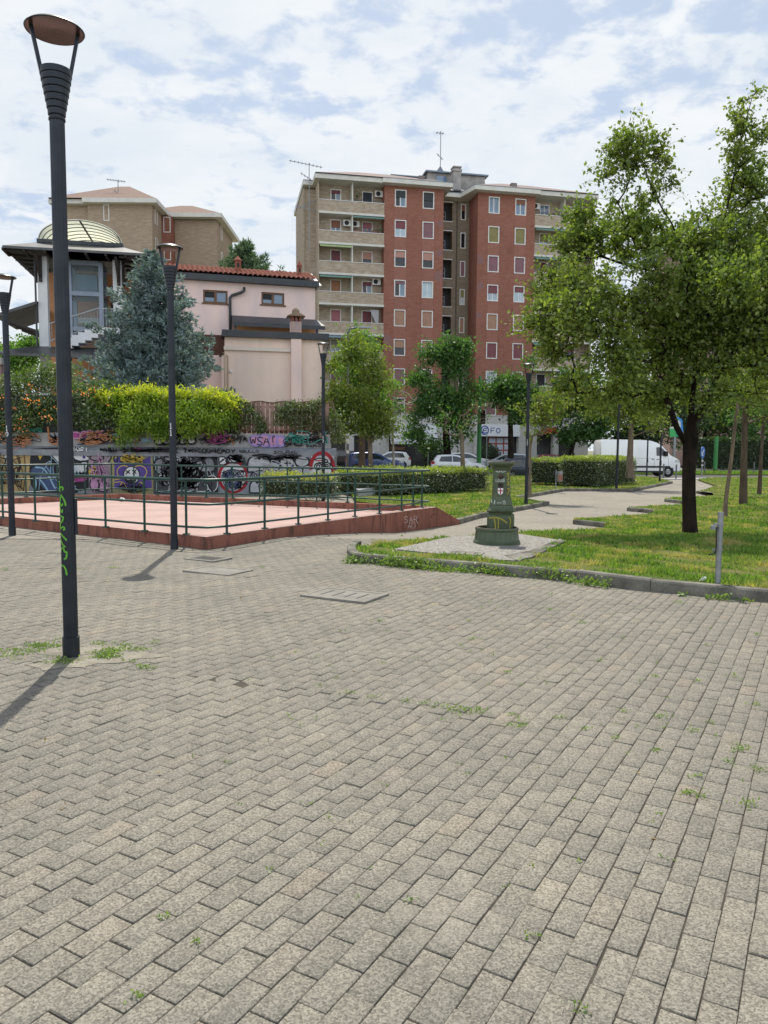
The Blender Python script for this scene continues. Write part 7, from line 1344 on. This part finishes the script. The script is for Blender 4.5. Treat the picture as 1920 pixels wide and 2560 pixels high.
sg = MB().box(.1, .45, -.2, .2, sz, sz+1.15).build('signal_housing', TRIMB, e, bevel=.03)
for i, cc_ in enumerate(((.02, .06, .03), (.09, .05, .01), (.09, .012, .01))): MB().lathe([(.12, 0), (.12, .08), (.1, .02), (0, .02)], 14, M=Matrix.Translation((.275, -.2, sz+.22+.35*i)) @ Matrix.Rotation(R(90), 4, 'X')).build('lens', M('lens_%s' % ('green', 'amber', 'red')[i], cc_, rough=.3), sg)
for px, Y, py, lab in ((1216, 64, 1085, 'thin grey sign pole in front of the blue shop logo'), (1070, 63, 1127, 'thin grey post left of the white hatchback')):
    c = P(px, 1158, Y); z1 = P(px, py, Y).z+.3; e = thing('sign_pole', lab, 'pole', (c.x, Y, -.3)); MB().tube([(0, 0, 0), (0, 0, z1)], .04, 8).build('pole', STEELP, e); MB().lathe([(.05, 0), (.05, .05), (0, .08)], 10, (0, 0, z1-.04)).build('cap', STEELP, e)
c = P(1788, 1170, 66); e = thing('green_post', 'thick green post right of the big trunk, beyond the road', 'post', (c.x, 66, -.25)); z1 = P(1788, 1100, 66).z+.25
MB().tube([(0, 0, .25), (0, 0, z1+.3)], .17, 18).build('pole', GREENPOLE, e, auto=50); MB().tube([(0, 0, 0), (0, 0, .28)], .2, 18).build('base', TRIMB, e, auto=50)
c = P(1702, 1189, 56); e = thing('speed_sign', 'round red bordered 30 sign on grey post with boxes', 'road sign', (c.x, 55, -.28)); zc = P(1700, 1121, 55).z+.28
MB().tube([(0, 0, 0), (0, 0, zc+.4)], .05, 10).build('post', POLEG, e); MB().box(-.13, .13, -.14, .06, 0, .95).build('cabinet', POLEG, e, bevel=.02); MB().box(-.1, .1, -.12, .04, 1.0, 1.3).build('sticker_box', STEELP, e)
sgn = thing('x', None, None); bpy.data.objects.remove(sgn)
Ms = Matrix.Translation((-.02, -.07, zc)) @ Matrix.Rotation(R(-38), 4, 'Z') @ Matrix.Rotation(R(90), 4, 'X'); pl = MB().lathe([(0, 0), (.32, 0), (.32, -.02), (0, -.02)], 32, M=Ms).build('plate', M('sign_red', (.45, .02, .03), rough=.4), e)
mb = MB(); mb.lathe([(0, .004), (.23, .004), (.23, .0)], 32, M=Ms); mb.build('face', PLATE, pl)
mb = MB(); mp = lambda u, v: Ms @ Vector((u, v, .0075)); write(mb, '30', -.155, -.12, .24, .125, .04, mp, 1.45, 0, 1); mb.build('number', TRIMB, pl, fix=False)
c = P(1754, 1188, 58); e = thing('arrow_sign', 'round blue arrow sign on striped post right of the big trunk', 'road sign', (c.x, 58, -.3)); zc = P(1754, 1131, 58).z+.3
MB().tube([(0, 0, 0), (0, 0, zc+.3)], .045, 10).build('post', STEELP, e); Ms2 = Matrix.Translation((.0, -.07, zc)) @ Matrix.Rotation(R(48), 4, 'Z') @ Matrix.Rotation(R(90), 4, 'X'); pl = MB().lathe([(0, 0), (.45, 0), (.45, -.02), (0, -.02)], 32, M=Ms2).build('plate', M('sign_blue_plate', (.02, .14, .42), rough=.4), e)
mb = MB(); mp = lambda u, v: Ms2 @ Vector((u, v, .005)); ribbon(mb, [(.22, .2), (-.16, -.16)], .1, mp); ribbon(mb, [(-.22, .08), (-.2, -.2), (.08, -.22)], .1, mp); mb.build('arrow', WHITEP, pl, fix=False)
for k in range(3): MB().box(-.07, .07, -.09, -.05, zc-1.0+k*.16, zc-.92+k*.16).build('stripe', WHITEP if k % 2 == 0 else TRIMB, e)
c = P(1687, 1084, 70); e = thing('station_sign', 'tall blue and green forecourt sign glimpsed through the tree fork', 'sign', (c.x, 70, -.3)); zs = lambda y: P(1687, y, 70).z+.3
MB().bar((0, 0, 0), (0, 0, zs(1030)), .2).build('post', STEELP, e); MB().box(-.5, .45, -.15, .1, zs(1092), zs(1072)).build('green_panel', M('panel_green', (.05, .42, .12), rough=.4), e); MB().box(-.5, .45, -.16, .1, zs(1072), zs(1067)).build('white_band', PLATE, e)
MB().prism([(-.3, 0), (.1, .5), (.55, .2), (.7, -.9), (.2, -1.3), (-.1, -.6)], -.1, .1, Matrix.Translation((0, -.1, zs(1055))) @ Matrix.Rotation(R(90), 4, 'X') @ Matrix.Scale(1.0, 4)).build('blue_panel', M('panel_blue', (.05, .25, .62), rough=.4), e)
MB().prism([(-.1, .0), (.15, .25), (.4, .0), (.45, -.7), (.15, -.8)], .1, .12, Matrix.Translation((0, -.1, zs(1055))) @ Matrix.Rotation(R(90), 4, 'X')).build('white_panel', PLATE, e)
bol = None
for px, py, Y in ((1658.5, 1190, 52.0), (1690, 1193, 51.2), (1761, 1172, 63), (1885, 1175, 63)):
    c = P(px, py, Y)
    if bol is None:
        bol = thing('bollard', 'x', 'bollard', (0, 0, 0), 0, 'dark bollards along the kerb'); MB().tube([(0, 0, -.1), (0, 0, .78)], .05, 10).build('post', POLEG, bol, auto=50); MB().lathe([(.055, .78), (.06, .82), (.035, .88), (.06, .92), (.03, .99), (0, 1.0)], 12).build('knob', POLEG, bol, auto=50); b_ = bol
    else: b_ = copy_tree(bol)
    b_.location = (c.x, Y, -.27)
    b_['label'] = {1658.5: 'dark bollard in front of the van door', 1690: 'dark bollard at the nose of the white van', 1761: 'dark bollard beside the blue arrow sign, beyond road', 1885: 'dark bollard at far right beyond the road'}[px]
